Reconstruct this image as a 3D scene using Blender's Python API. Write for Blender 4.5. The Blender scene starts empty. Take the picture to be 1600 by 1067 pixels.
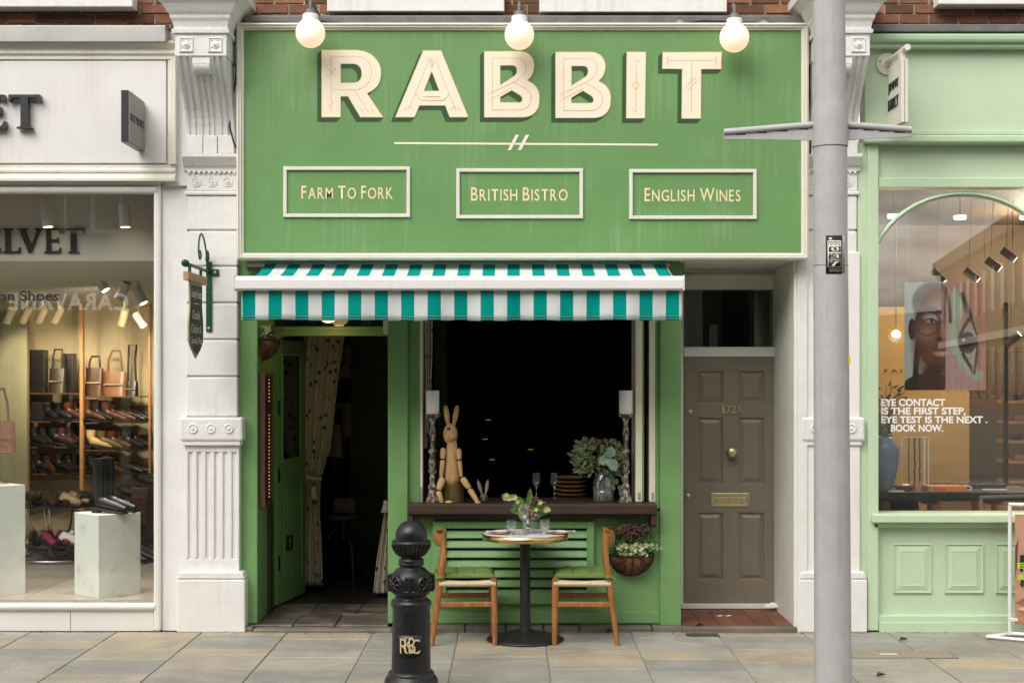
import bpy, math, random
from mathutils import Vector, Matrix
random.seed(7)
S = bpy.context.scene
COL = S.collection
R = math.radians
PI = math.pi

# ------------------------------------------------------------ camera, sky, sun
F, D, H, HY = 2222.2, 10.68, 1.90, 593.0        # focal px, camera distance, eye height, horizon row of the 1600x1067 photo
cam = bpy.data.objects.new('camera', bpy.data.cameras.new('camera'))
COL.objects.link(cam); S.camera = cam
cam.location = (0, -D, H); cam.rotation_euler = (R(90), 0, 0)
cam.data.sensor_width = 36; cam.data.lens = 50
cam.data.shift_y = (HY - 533.5) / 1600
cam.data.clip_end = 2000

W = bpy.data.worlds.new('World'); S.world = W; W.use_nodes = True
wn, wl = W.node_tree.nodes, W.node_tree.links
wn.clear()
wo = wn.new('ShaderNodeOutputWorld'); bg = wn.new('ShaderNodeBackground')
sky = wn.new('ShaderNodeTexSky'); sky.sky_type = 'NISHITA'; sky.sun_disc = False
SUN_EL, SUN_AZ = 46, 210
sky.sun_elevation = R(SUN_EL); sky.sun_rotation = R(SUN_AZ); sky.dust_density = 3.0
hs = wn.new('ShaderNodeHueSaturation'); hs.inputs['Saturation'].default_value = 0.10
tc = wn.new('ShaderNodeTexCoord'); mp = wn.new('ShaderNodeMapping'); mp.inputs['Scale'].default_value = (1, 1, 3.2)
nz = wn.new('ShaderNodeTexNoise'); nz.inputs['Scale'].default_value = 8.0; nz.inputs['Detail'].default_value = 7; nz.inputs['Roughness'].default_value = 0.55
rp = wn.new('ShaderNodeValToRGB')
rp.color_ramp.elements[0].position = .36; rp.color_ramp.elements[0].color = (.45, .435, .42, 1)
rp.color_ramp.elements[1].position = .66; rp.color_ramp.elements[1].color = (1.6, 1.57, 1.49, 1)
mu = wn.new('ShaderNodeMix'); mu.data_type = 'RGBA'; mu.blend_type = 'MULTIPLY'; mu.inputs[0].default_value = 1
wl.new(sky.outputs[0], hs.inputs['Color']); wl.new(tc.outputs['Generated'], mp.inputs[0]); wl.new(mp.outputs[0], nz.inputs['Vector'])
wl.new(nz.outputs['Fac'], rp.inputs[0]); wl.new(hs.outputs[0], mu.inputs[6]); wl.new(rp.outputs[0], mu.inputs[7])
wl.new(mu.outputs[2], bg.inputs[0]); bg.inputs[1].default_value = 0.15
wl.new(bg.outputs[0], wo.inputs[0])

sd = bpy.data.lights.new('sun', 'SUN'); sun = bpy.data.objects.new('sun', sd); COL.objects.link(sun)
sd.energy = 1.25; sd.angle = R(55); sd.color = (1, .975, .93)
sun.rotation_euler = (R(90 - SUN_EL), 0, R(-30)); sun.location = (-3, -9, 14)

S.view_settings.view_transform = 'Standard'; S.view_settings.look = 'None'
S.view_settings.exposure = 0.66; S.view_settings.gamma = 1.0
S.cycles.use_denoising = True
S.cycles.max_bounces = 8; S.cycles.transparent_max_bounces = 16
S.cycles.caustics_reflective = False; S.cycles.caustics_refractive = False

# ------------------------------------------------------------ helpers
def k(y): return (D + y) / F
def X(px, y=0): return (px - 800) * k(y)
def Z(py, y=0): return H + (HY - py) * k(y)
def P(px, py, y): return (X(px, y), y, Z(py, y))

def bez(p0, p1, p2, p3, n=8):
    return [tuple(((1-t)**3)*a + 3*((1-t)**2)*t*b + 3*(1-t)*t*t*c + t**3*d for a, b, c, d in zip(p0, p1, p2, p3)) for t in [i/n for i in range(n+1)]]

class MB:
    def __init__(s): s.v = []; s.f = []; s.sm = []
    def add(s, vs, fs, smooth=False):
        b = len(s.v); s.v += [tuple(v) for v in vs]
        for f in fs: s.f.append(tuple(i + b for i in f)); s.sm.append(smooth)
        return s
    def box(s, x0, x1, y0, y1, z0, z1):
        return s.add([(x0,y0,z0),(x1,y0,z0),(x1,y1,z0),(x0,y1,z0),(x0,y0,z1),(x1,y0,z1),(x1,y1,z1),(x0,y1,z1)],
              [(0,3,2,1),(4,5,6,7),(0,1,5,4),(1,2,6,5),(2,3,7,6),(3,0,4,7)])
    def pbox(s, px0, px1, py0, py1, y0, y1, yr=None):
        """box whose front face (at depth y0) covers the pixel rectangle"""
        yr = y0 if yr is None else yr
        return s.box(X(px0, yr), X(px1, yr), y0, y1, Z(py1, yr), Z(py0, yr))
    def prism(s, poly, a0, a1, axis='y'):
        n = len(poly)
        if axis == 'y': m = lambda p, a: (p[0], a, p[1])
        elif axis == 'x': m = lambda p, a: (a, p[0], p[1])
        else: m = lambda p, a: (p[0], p[1], a)
        vs = [m(p, a0) for p in poly] + [m(p, a1) for p in poly]
        fs = [tuple(range(n)), tuple(range(2*n-1, n-1, -1))] + [(i, i+n, (i+1) % n + n, (i+1) % n) for i in range(n)]
        return s.add(vs, fs)
    def lathe(s, prof, c=(0,0,0), seg=24, smooth=True, ax=None, arc=None):
        n = len(prof); vs = []; fs = []
        M = Matrix.Identity(3) if ax is None else Vector((0,0,1)).rotation_difference(Vector(ax)).to_matrix()
        full = arc is None; a0, a1 = (0, 2*PI) if full else arc
        m = seg if full else seg + 1
        for j in range(m):
            a = a0 + (a1-a0)*j/seg
            for r, z in prof:
                p = M @ Vector((r*math.cos(a), r*math.sin(a), z)); vs.append((p.x+c[0], p.y+c[1], p.z+c[2]))
        for j in range(seg):
            j2 = (j+1) % m
            for i in range(n-1): fs.append((j*n+i, j2*n+i, j2*n+i+1, j*n+i+1))
        return s.add(vs, fs, smooth)
    def ell(s, c, r, seg=14, rings=9, rot=None):
        vs = []; fs = []
        for i in range(rings+1):
            t = PI*i/rings
            for j in range(seg):
                a = 2*PI*j/seg
                p = Vector((r[0]*math.sin(t)*math.cos(a), r[1]*math.sin(t)*math.sin(a), -r[2]*math.cos(t)))
                if rot is not None: p = rot @ p
                vs.append((p.x+c[0], p.y+c[1], p.z+c[2]))
        for i in range(rings):
            for j in range(seg): fs.append((i*seg+j, i*seg+(j+1) % seg, (i+1)*seg+(j+1) % seg, (i+1)*seg+j))
        return s.add(vs, fs, True)
    def tube(s, path, rad, seg=10, cap=True, flat=None, smooth=True):
        """path of points, radius per point (or one), flat=(a,b) squashes the section"""
        path = [Vector(p) for p in path]; n = len(path)
        if not isinstance(rad, (list, tuple)): rad = [rad]*n
        vs = []; fs = []; up = None
        for i, p in enumerate(path):
            t = (path[min(i+1, n-1)] - path[max(i-1, 0)])
            t = t.normalized() if t.length > 1e-9 else Vector((0,0,1))
            if up is None: up = Vector((0,0,1)) if abs(t.z) < .9 else Vector((1,0,0))
            a = t.cross(up); a = a.normalized() if a.length > 1e-6 else Vector((1,0,0))
            b = a.cross(t).normalized(); up = b
            fa, fb = flat if flat else (1, 1)
            for j in range(seg):
                w = 2*PI*j/seg; q = p + a*(rad[i]*fa*math.cos(w)) + b*(rad[i]*fb*math.sin(w)); vs.append(q)
        for i in range(n-1):
            for j in range(seg): fs.append((i*seg+j, i*seg+(j+1) % seg, (i+1)*seg+(j+1) % seg, (i+1)*seg+j))
        s.add(vs, fs, smooth)
        if cap: s.add(vs[:seg], [tuple(range(seg-1, -1, -1))]); s.add(vs[-seg:], [tuple(range(seg))])
        return s
    def rect_loft(s, x0, x1, z0, z1, prof, cap=False):
        vs = []; fs = []
        for o, y in prof: vs += [(x0+o,y,z0+o),(x1-o,y,z0+o),(x1-o,y,z1-o),(x0+o,y,z1-o)]
        for i in range(len(prof)-1):
            for j in range(4): fs.append((i*4+j, i*4+(j+1) % 4, i*4+4+(j+1) % 4, i*4+4+j))
        if cap: b = (len(prof)-1)*4; fs.append((b, b+1, b+2, b+3))
        return s.add(vs, fs)
    def grid(s, fn, nu, nv, smooth=True):
        vs = [fn(i/nu, j/nv) for j in range(nv+1) for i in range(nu+1)]
        fs = [(j*(nu+1)+i, j*(nu+1)+i+1, (j+1)*(nu+1)+i+1, (j+1)*(nu+1)+i) for j in range(nv) for i in range(nu)]
        return s.add(vs, fs, smooth)
    def leaf(s, p, d, n, L, w, fold=.25):
        p = Vector(p); d = Vector(d).normalized(); n = Vector(n)
        sd_ = d.cross(n); sd_ = sd_.normalized() if sd_.length > 1e-6 else Vector((1,0,0)); n = sd_.cross(d)
        q = lambda a, b, c: p + d*(L*a) + sd_*(w*b) + n*(w*c)
        return s.add([q(0,0,0), q(.35,.5,fold), q(.75,.38,fold*.6), q(1,0,0), q(.75,-.38,fold*.6), q(.35,-.5,fold), q(.5,0,0)],
                     [(0,1,6),(1,2,6),(2,3,6),(3,4,6),(4,5,6),(5,0,6)], False)
    def ribbon(s, pts, w, y, closed=False):
        """flat stroke of width w through (x,z) points in the plane y"""
        for i in range(len(pts)-1):
            a, b = Vector(pts[i]), Vector(pts[i+1]); d = b - a
            if d.length < 1e-6: continue
            n = Vector((-d.y, d.x)).normalized()*w/2; e = d.normalized()*w*.3
            a = a - e; b = b + e; yy = y - 2e-5*i
            s.add([(a.x+n.x,yy,a.y+n.y),(a.x-n.x,yy,a.y-n.y),(b.x-n.x,yy,b.y-n.y),(b.x+n.x,yy,b.y+n.y)], [(0,1,2,3)])
        return s
    def mesh(s, name):
        m = bpy.data.meshes.new(name); m.from_pydata(s.v, [], s.f); m.polygons.foreach_set('use_smooth', s.sm); m.update(); return m
    def to(s, name, mat, root=None, bev=0, **kw): return put(name, s.mesh(name), mat, root, bev, **kw)

LOCAL = set()
def props(o, label=None, cat=None, group=None, kind=None):
    if label: o['label'] = label
    if cat: o['category'] = cat
    if group: o['group'] = group
    if kind: o['kind'] = kind
    return o
def put(name, mesh, mat, root=None, bev=0, label=None, cat=None, group=None, kind=None, subsurf=0, solid=0, seg=2):
    if mat is not None:
        mesh.materials.clear(); mesh.materials.append(mat)
    o = bpy.data.objects.new(name, mesh); COL.objects.link(o)
    if root is not None:
        o.parent = root
        r = root
        off = Vector((0,0,0)); loc = False
        while r is not None:
            if r.name in LOCAL: loc = True; break
            off += r.location; r = r.parent
        if not loc: mesh.transform(Matrix.Translation(-off))
    elif kind is None or cat:
        if len(mesh.vertices):
            lo = Vector((min(v.co.x for v in mesh.vertices), min(v.co.y for v in mesh.vertices), min(v.co.z for v in mesh.vertices)))
            hi = Vector((max(v.co.x for v in mesh.vertices), max(v.co.y for v in mesh.vertices), max(v.co.z for v in mesh.vertices)))
            c = Vector(((lo.x+hi.x)/2, (lo.y+hi.y)/2, lo.z)); mesh.transform(Matrix.Translation(-c)); o.location = c
    if solid:
        m = o.modifiers.new('solidify', 'SOLIDIFY'); m.thickness = solid; m.offset = 0
    if bev:
        m = o.modifiers.new('bevel', 'BEVEL'); m.width = bev; m.segments = seg; m.limit_method = 'ANGLE'; m.angle_limit = R(35)
    if subsurf:
        m = o.modifiers.new('sub', 'SUBSURF'); m.levels = m.render_levels = subsurf
    return props(o, label, cat, group, kind)
def thing(name, label, cat, loc=(0,0,0), rz=0, group=None, local=False, kind=None):
    o = bpy.data.objects.new(name, None); COL.objects.link(o); o.location = loc; o.rotation_euler.z = rz; o.empty_display_size = .1
    if local: LOCAL.add(o.name)
    return props(o, label, cat, group, kind)
def clone(root, loc, rz=None, label=None, group=None):
    def cp(o, parent):
        c = o.copy(); COL.objects.link(c); c.parent = parent
        for ch in list(o.children): cp(ch, c)
        return c
    r = cp(root, None); r.location = loc
    if rz is not None: r.rotation_euler.z = rz
    return props(r, label, None, group)

def fill2d(loops, depth=0, offset=0):
    """filled polygon with holes; loops of (u,v); returns mesh in (u,v,w)"""
    cu = bpy.data.curves.new('c', 'CURVE'); cu.dimensions = '2D'; cu.fill_mode = 'BOTH'; cu.extrude = depth/2; cu.offset = offset
    for lp in loops:
        sp = cu.splines.new('POLY'); sp.points.add(len(lp)-1); sp.use_cyclic_u = True
        for q, p in zip(sp.points, lp): q.co = (p[0], p[1], 0, 1)
    ob = bpy.data.objects.new('c', cu); m = bpy.data.meshes.new_from_object(ob)
    bpy.data.objects.remove(ob); bpy.data.curves.remove(cu); return m
def text2d(s, depth=0, offset=0, space=1, shear=0, align='LEFT', line=1):
    cu = bpy.data.curves.new('t', 'FONT'); cu.body = s; cu.extrude = depth/2; cu.offset = offset; cu.space_character = space
    cu.shear = shear; cu.align_x = align; cu.space_line = line; cu.resolution_u = 4
    ob = bpy.data.objects.new('t', cu); m = bpy.data.meshes.new_from_object(ob)
    bpy.data.objects.remove(ob); bpy.data.curves.remove(cu); return m
def fit(m, u0, u1, v0, v1, w=None):
    """scale a (u,v,w) mesh into the rectangle"""
    us = [v.co.x for v in m.vertices]; vs = [v.co.y for v in m.vertices]; ws = [v.co.z for v in m.vertices]
    a, b, c, d = min(us), max(us), min(vs), max(vs); wm = max(ws)-min(ws)
    for v in m.vertices:
        v.co.x = u0 + (v.co.x-a)/(b-a)*(u1-u0); v.co.y = v0 + (v.co.y-c)/(d-c)*(v1-v0)
        if w is not None and wm > 0: v.co.z *= w/wm
    return m
def islands(m):
    """split a mesh into one mesh per connected piece"""
    par = list(range(len(m.vertices)))
    def fd(i):
        while par[i] != i: par[i] = par[par[i]]; i = par[i]
        return i
    for p in m.polygons:
        a = fd(p.vertices[0])
        for i in p.vertices[1:]: par[fd(i)] = a
    gr = {}
    for p in m.polygons: gr.setdefault(fd(p.vertices[0]), []).append(p)
    out = []
    for ps in gr.values():
        ids = sorted({i for p in ps for i in p.vertices}); mp_ = {j: i for i, j in enumerate(ids)}
        q = bpy.data.meshes.new('letter'); q.from_pydata([m.vertices[j].co[:] for j in ids], [], [[mp_[j] for j in p.vertices] for p in ps]); q.update(); out.append(q)
    return out
FRONT = lambda y: Matrix(((1,0,0,0),(0,0,-1,y),(0,1,0,0),(0,0,0,1)))      # (u,v,w) -> (u, y-w, v)
def wall(m, y): m.transform(FRONT(y)); return m
def ptext(s, px0, px1, py0, py1, y, depth=.002, offset=0, space=1, shear=0, align='LEFT', line=1):
    m = text2d(s, .01 if depth else 0, offset, space, shear, align, line)
    return wall(fit(m, X(px0,y), X(px1,y), Z(py1,y), Z(py0,y), depth), y)
def pfill(loops, y, depth=0, offset=0):
    return wall(fill2d([[(X(a,y), Z(b,y)) for a, b in lp] for lp in loops], depth, offset), y)

# ------------------------------------------------------------ materials
def nm(name):
    m = bpy.data.materials.new(name); m.use_nodes = True; nt = m.node_tree
    return m, nt.nodes, nt.links, nt.nodes['Principled BSDF']
def mat(name, col, rough=.5, var=.08, scale=6, bump=.1, metal=0, bscale=None, streak=0, streakcol=(.25,.21,.16), spec=.5, rand=0, cols=None, stretch=(1,1,1), emit=None, estr=0, trans=0, coat=0, edge=0):
    m, n, l, b = nm(name)
    b.inputs['Roughness'].default_value = rough; b.inputs['Metallic'].default_value = metal
    b.inputs['Specular IOR Level'].default_value = spec
    if coat: b.inputs['Coat Weight'].default_value = coat; b.inputs['Coat Roughness'].default_value = .15
    tcn = n.new('ShaderNodeTexCoord'); mpn = n.new('ShaderNodeMapping'); mpn.inputs['Scale'].default_value = stretch
    l.new(tcn.outputs['Object'], mpn.inputs[0])
    ns = n.new('ShaderNodeTexNoise'); ns.inputs['Scale'].default_value = scale; ns.inputs['Detail'].default_value = 6; ns.inputs['Roughness'].default_value = .6
    l.new(mpn.outputs[0], ns.inputs['Vector'])
    r = n.new('ShaderNodeValToRGB'); e = r.color_ramp.elements
    e[0].position = .28; e[1].position = .72
    if cols:
        e[0].color = (*cols[0], 1); e[1].color = (*cols[-1], 1)
        for i, c in enumerate(cols[1:-1]):
            q = e.new(.28 + .44*(i+1)/(len(cols)-1)); q.color = (*c, 1)
    else:
        e[0].color = (*[max(0, c*(1-var)) for c in col], 1); e[1].color = (*[min(1, c*(1+var)) for c in col], 1)
    l.new(ns.outputs['Fac'], r.inputs[0]); out = r.outputs[0]
    if rand:
        oi = n.new('ShaderNodeObjectInfo'); hv = n.new('ShaderNodeHueSaturation'); mr = n.new('ShaderNodeMapRange')
        mr.inputs[3].default_value = 1-rand; mr.inputs[4].default_value = 1+rand
        l.new(oi.outputs['Random'], mr.inputs[0]); l.new(mr.outputs[0], hv.inputs['Value']); l.new(out, hv.inputs['Color']); out = hv.outputs[0]
    if streak:
        m2 = n.new('ShaderNodeMapping'); m2.inputs['Scale'].default_value = (26, 26, .9); l.new(tcn.outputs['Object'], m2.inputs[0])
        n2 = n.new('ShaderNodeTexNoise'); n2.inputs['Scale'].default_value = 1; n2.inputs['Detail'].default_value = 5; l.new(m2.outputs[0], n2.inputs['Vector'])
        n3 = n.new('ShaderNodeTexNoise'); n3.inputs['Scale'].default_value = 2.1; n3.inputs['Detail'].default_value = 4; l.new(tcn.outputs['Object'], n3.inputs['Vector'])
        ml = n.new('ShaderNodeMath'); ml.operation = 'MULTIPLY'; l.new(n2.outputs['Fac'], ml.inputs[0]); l.new(n3.outputs['Fac'], ml.inputs[1])
        r2 = n.new('ShaderNodeMapRange'); r2.inputs[1].default_value = .27; r2.inputs[2].default_value = .48; r2.inputs[4].default_value = streak; l.new(ml.outputs[0], r2.inputs[0])
        mx = n.new('ShaderNodeMix'); mx.data_type = 'RGBA'; l.new(r2.outputs[0], mx.inputs[0]); l.new(out, mx.inputs[6]); mx.inputs[7].default_value = (*streakcol, 1); out = mx.outputs[2]
    if edge:                                             # chipped paint and grime caught on edges
        g = n.new('ShaderNodeNewGeometry'); r3 = n.new('ShaderNodeMapRange'); r3.inputs[1].default_value = .53; r3.inputs[2].default_value = .62; r3.inputs[4].default_value = edge
        l.new(g.outputs['Pointiness'], r3.inputs[0]); mx = n.new('ShaderNodeMix'); mx.data_type = 'RGBA'
        l.new(r3.outputs[0], mx.inputs[0]); l.new(out, mx.inputs[6]); mx.inputs[7].default_value = (.5,.47,.42,1); out = mx.outputs[2]
    l.new(out, b.inputs['Base Color'])
    if bump:
        nb = n.new('ShaderNodeTexNoise'); nb.inputs['Scale'].default_value = bscale or scale*6; nb.inputs['Detail'].default_value = 5; l.new(mpn.outputs[0], nb.inputs['Vector'])
        bp = n.new('ShaderNodeBump'); bp.inputs['Strength'].default_value = bump; bp.inputs['Distance'].default_value = .006
        l.new(nb.outputs['Fac'], bp.inputs['Height']); l.new(bp.outputs[0], b.inputs['Normal'])
        rr = n.new('ShaderNodeMapRange'); rr.inputs[3].default_value = max(.02, rough-.1); rr.inputs[4].default_value = min(1, rough+.12)
        l.new(ns.outputs['Fac'], rr.inputs[0]); l.new(rr.outputs[0], b.inputs['Roughness'])
    if emit: b.inputs['Emission Color'].default_value = (*emit, 1); b.inputs['Emission Strength'].default_value = estr
    return m
def glassmat(name, ior=1.5, tint=(1,1,1), rough=0, gain=1, milky=0):
    m, n, l, b = nm(name); n.remove(b)
    t = n.new('ShaderNodeBsdfTransparent'); t.inputs[0].default_value = (*tint, 1)
    g = n.new('ShaderNodeBsdfGlossy'); g.inputs['Roughness'].default_value = rough
    # Schlick reflectance, the same from both sides of a thin pane
    r0 = ((ior-1)/(ior+1))**2*gain; ge = n.new('ShaderNodeNewGeometry'); dt = n.new('ShaderNodeVectorMath'); dt.operation = 'DOT_PRODUCT'
    l.new(ge.outputs['Incoming'], dt.inputs[0]); l.new(ge.outputs['Normal'], dt.inputs[1])
    def mt(op, a, v=None):
        q = n.new('ShaderNodeMath'); q.operation = op; q.use_clamp = True; l.new(a, q.inputs[0])
        if v is not None: q.inputs[1].default_value = v
        return q
    ab_ = mt('ABSOLUTE', dt.outputs['Value']); sb = n.new('ShaderNodeMath'); sb.operation = 'SUBTRACT'; sb.inputs[0].default_value = 1; l.new(ab_.outputs[0], sb.inputs[1])
    pw = mt('POWER', sb.outputs[0], 5); mu_ = mt('MULTIPLY', pw.outputs[0], 1-r0); mm = mt('ADD', mu_.outputs[0], r0)
    mx = n.new('ShaderNodeMixShader'); l.new(mm.outputs[0], mx.inputs[0]); l.new(t.outputs[0], mx.inputs[1]); l.new(g.outputs[0], mx.inputs[2])
    if milky:                                                # a little white scatter added to stand in for highlights on clear glass
        df = n.new('ShaderNodeBsdfTranslucent'); df.inputs[0].default_value = (.95,.95,.95,1); d2 = n.new('ShaderNodeBsdfDiffuse'); d2.inputs[0].default_value = (.95,.95,.95,1)
        m0 = n.new('ShaderNodeMixShader'); l.new(df.outputs[0], m0.inputs[1]); l.new(d2.outputs[0], m0.inputs[2])
        m1 = n.new('ShaderNodeMixShader'); m1.inputs[0].default_value = milky; l.new(mx.outputs[0], m1.inputs[1]); l.new(m0.outputs[0], m1.inputs[2]); mx = m1
    l.new(mx.outputs[0], n['Material Output'].inputs[0]); return m

M = {}
M['white'] = mat('white_masonry_paint', (.77,.76,.74), .6, .05, 7, .5, bscale=38, streak=.36, streakcol=(.50,.46,.40), edge=.0)
M['whitewood'] = mat('white_gloss_paint', (.75,.735,.70), .38, .03, 4, .08, streak=.12, streakcol=(.55,.5,.42))
M['cream'] = mat('cream_paint', (.80,.74,.60), .42, .04, 5, .1, streak=.15, streakcol=(.5,.42,.28))
M['ivory'] = mat('ivory_frame_paint', (.74,.71,.62), .45, .04, 5, .1, streak=.3, streakcol=(.40,.31,.20))
M['panel'] = mat('pale_metal_fascia', (.76,.745,.72), .35, .03, 3, .03, streak=.3, streakcol=(.55,.47,.38))
M['green'] = mat('green_shopfront_paint', (.165,.325,.118), .42, .10, 3.5, .18, bscale=60, streak=.16, streakcol=(.22,.32,.16))
M['signgreen'] = mat('green_sign_paint', (.134,.282,.094), .5, .07, 1.6, .12, bscale=50, streak=.75, streakcol=(.235,.355,.175))
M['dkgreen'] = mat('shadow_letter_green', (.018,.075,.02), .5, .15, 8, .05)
M['gold'] = mat('gold_leaf', (.74,.54,.20), .4, .15, 40, .05, metal=.35)
M['lettercream'] = mat('sign_letter_cream', (.88,.77,.62), .55, .05, 70, .06)
M['textcream'] = mat('sign_text_cream', (.85,.70,.40), .5, .06, 30, .03)
M['mint'] = mat('mint_paint', (.52,.655,.46), .45, .04, 3, .1, bscale=50, streak=.12, streakcol=(.42,.52,.34))
M['mintdk'] = mat('mint_cornice_paint', (.36,.53,.33), .45, .05, 3, .1)
M['greydoor'] = mat('taupe_door_paint', (.210,.176,.134), .32, .07, 4, .06, spec=.5, stretch=(2,2,.5))
M['greige'] = mat('greige_frame_paint', (.80,.78,.735), .5, .04, 5, .12, streak=.15, streakcol=(.42,.38,.32))
M['brass'] = mat('aged_brass', (.66,.55,.34), .38, .2, 30, .05, metal=1)
M['brassband'] = mat('polished_brass', (.70,.47,.18), .22, .15, 14, .06, metal=1, stretch=(1,1,.3))
M['lead'] = mat('lead_flashing', (.16,.155,.15), .6, .25, 7, .3, metal=.3)
M['zinc'] = mat('zinc_capping', (.42,.41,.39), .45, .12, 4, .1, metal=.5)
M['castiron'] = mat('black_bollard_paint', (.009,.009,.010), .34, .3, 14, .25, bscale=60, edge=.0)
M['black'] = mat('black_metal', (.012,.012,.012), .45, .2, 12, .08)
M['blackplastic'] = mat('black_cable', (.01,.01,.01), .6, .1, 8, 0)
M['post'] = mat('grey_column_paint', (.46,.455,.455), .5, .08, 9, .35, bscale=60, streak=.6, streakcol=(.32,.305,.285))
M['chairwood'] = mat('oiled_oak', (.33,.12,.028), .42, .2, 7, .1, stretch=(6,6,1), cols=[(.19,.075,.020),(.30,.125,.034),(.40,.185,.06)])
M['cord'] = mat('paper_cord', (.60,.49,.33), .8, .12, 30, .5, bscale=160, stretch=(1,12,1))
M['cushion'] = mat('green_cushion_fabric', (.115,.18,.042), .9, .15, 12, .3, bscale=200)
M['marble'] = mat('white_marble_top', (.78,.77,.75), .25, .06, 9, .02)
M['plaque'] = mat('veined_marble', (.60,.63,.585), .4, .06, 5, .03, cols=[(.52,.54,.50),(.74,.77,.72),(.77,.80,.75),(.80,.83,.79)])
M['glass'] = glassmat('shop_glass', 1.70, (.97,.975,.965))
M['mintglass'] = glassmat('coated_shop_glass', 2.30, (.96,.965,.955))
M['darkglass'] = glassmat('fanlight_glass', 1.6, (.75,.78,.75))
M['tableglass'] = glassmat('drinking_glass', 1.5, (.93,.95,.94), .02, 3, .07)
M['water'] = glassmat('water_in_glass', 1.4, (.88,.90,.90), .04, 4, .14)
M['sillwood'] = mat('dark_stained_wood', (.045,.024,.016), .5, .3, 6, .15, stretch=(1,8,8))
M['brownwood'] = mat('brown_wood', (.09,.042,.022), .5, .3, 6, .1, stretch=(8,8,1))
M['figwood'] = mat('pale_carved_wood', (.50,.30,.135), .6, .18, 8, .1, stretch=(4,4,1), cols=[(.34,.19,.08),(.50,.30,.13),(.58,.37,.18)])
M['distress'] = mat('distressed_white_wood', (.5,.45,.36), .7, .1, 42, .5, cols=[(.03,.02,.014),(.05,.034,.024),(.10,.08,.06),(.50,.45,.37),(.60,.55,.46)], stretch=(1,1,.6))
M['wax'] = mat('white_candle_wax', (.82,.80,.76), .5, .02, 5, .03)
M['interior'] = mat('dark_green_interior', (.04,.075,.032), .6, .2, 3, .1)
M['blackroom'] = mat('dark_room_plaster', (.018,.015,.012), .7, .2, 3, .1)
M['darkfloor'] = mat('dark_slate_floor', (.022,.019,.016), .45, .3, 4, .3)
M['threshold'] = mat('worn_threshold_stone', (.16,.135,.11), .55, .35, 5, .6, bscale=18)
M['darkslab'] = mat('dark_riven_slab', (.075,.062,.05), .38, .35, 5, 1.0, bscale=13, stretch=(1,1.6,1), rand=.2, cols=[(.05,.042,.034),(.11,.092,.074),(.25,.215,.175)])
M['flag'] = None
M['joint'] = mat('pavement_bedding', (.27,.245,.20), .9, .3, 12, .5)
M['asphalt'] = mat('asphalt', (.05,.05,.05), .85, .2, 30, .6)
M['redtile'] = mat('red_quarry_tile', (.165,.062,.036), .5, .2, 9, .2, rand=.22)
M['mortar'] = mat('lime_mortar', (.36,.33,.27), .9, .2, 20, .4)
M['brick'] = mat('red_brick', (.21,.085,.045), .85, .35, 14, .7, rand=.5, streak=.8, streakcol=(.07,.05,.035))
M['teal'] = None
M['awnwhite'] = mat('white_awning_bar', (.78,.765,.75), .4, .03, 3, .03, streak=.1)
M['globe'] = mat('opal_globe_lit', (.85,.80,.74), .3, .02, 3, 0, emit=(1.0,.64,.40), estr=.50)
M['bulb'] = mat('warm_bulb', (1,.9,.7), .3, 0, 3, 0, emit=(1,.66,.28), estr=2.2)
M['spotlit'] = mat('spot_lens_lit', (1,.95,.85), .3, 0, 3, 0, emit=(1,.82,.55), estr=5)
M['leaf'] = mat('green_leaves', (.06,.13,.03), .5, .4, 9, 0, cols=[(.03,.07,.02),(.07,.15,.035),(.14,.24,.06)])
M['leafpale'] = mat('pale_variegated_leaves', (.42,.47,.25), .55, .3, 25, 0, cols=[(.16,.24,.07),(.45,.50,.26),(.66,.68,.45)])
M['euca'] = mat('eucalyptus_leaves', (.10,.15,.09), .55, .35, 10, 0, cols=[(.05,.085,.030),(.10,.145,.060),(.18,.23,.115)])
M['lime'] = mat('lime_petals', (.38,.46,.12), .5, .3, 20, 0)
M['burgundy'] = mat('burgundy_flower_buds', (.085,.022,.020), .7, .5, 60, .3, cols=[(.03,.012,.012),(.10,.028,.024),(.20,.09,.055)])
M['dusty'] = mat('dusty_pink_blossom', (.36,.16,.115), .7, .4, 60, .3)
M['stem'] = mat('plant_stems', (.20,.20,.075), .6, .3, 12, 0)
M['coir'] = mat('coir_liner', (.20,.085,.03), .9, .45, 22, .8)
M['rust'] = mat('dark_iron_scrolls', (.028,.018,.014), .6, .4, 20, .2)
M['terracotta'] = mat('terracotta_plate', (.42,.20,.13), .5, .1, 10, .05)
M['napkin'] = mat('white_napkin', (.80,.79,.77), .85, .04, 10, .1)
M['steel'] = mat('steel', (.55,.55,.55), .25, .1, 10, 0, metal=1)
M['bracketgreen'] = mat('dark_green_iron', (.006,.07,.035), .38, .15, 10, .1)
M['chalk'] = mat('chalkboard', (.085,.08,.078), .8, .25, 5, .1)
M['chalkwhite'] = mat('chalk_writing', (.80,.80,.77), .9, .1, 30, 0)
M['palewood'] = mat('pale_wood', (.48,.29,.17), .6, .12, 6, .1, stretch=(1,1,8))
M['sage'] = mat('sage_edge_paint', (.32,.42,.22), .6, .06, 6, 0)
M['charcoal'] = mat('charcoal_letters', (.055,.055,.06), .35, .06, 6, 0, metal=.4)
M['greyface'] = mat('grey_sign_face', (.27,.255,.235), .5, .06, 4, .03)
M['vinylblack'] = mat('black_vinyl', (.01,.01,.01), .5, 0, 3, 0)
M['vinylwhite'] = mat('white_vinyl', (.82,.81,.79), .5, 0, 3, 0)
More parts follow.
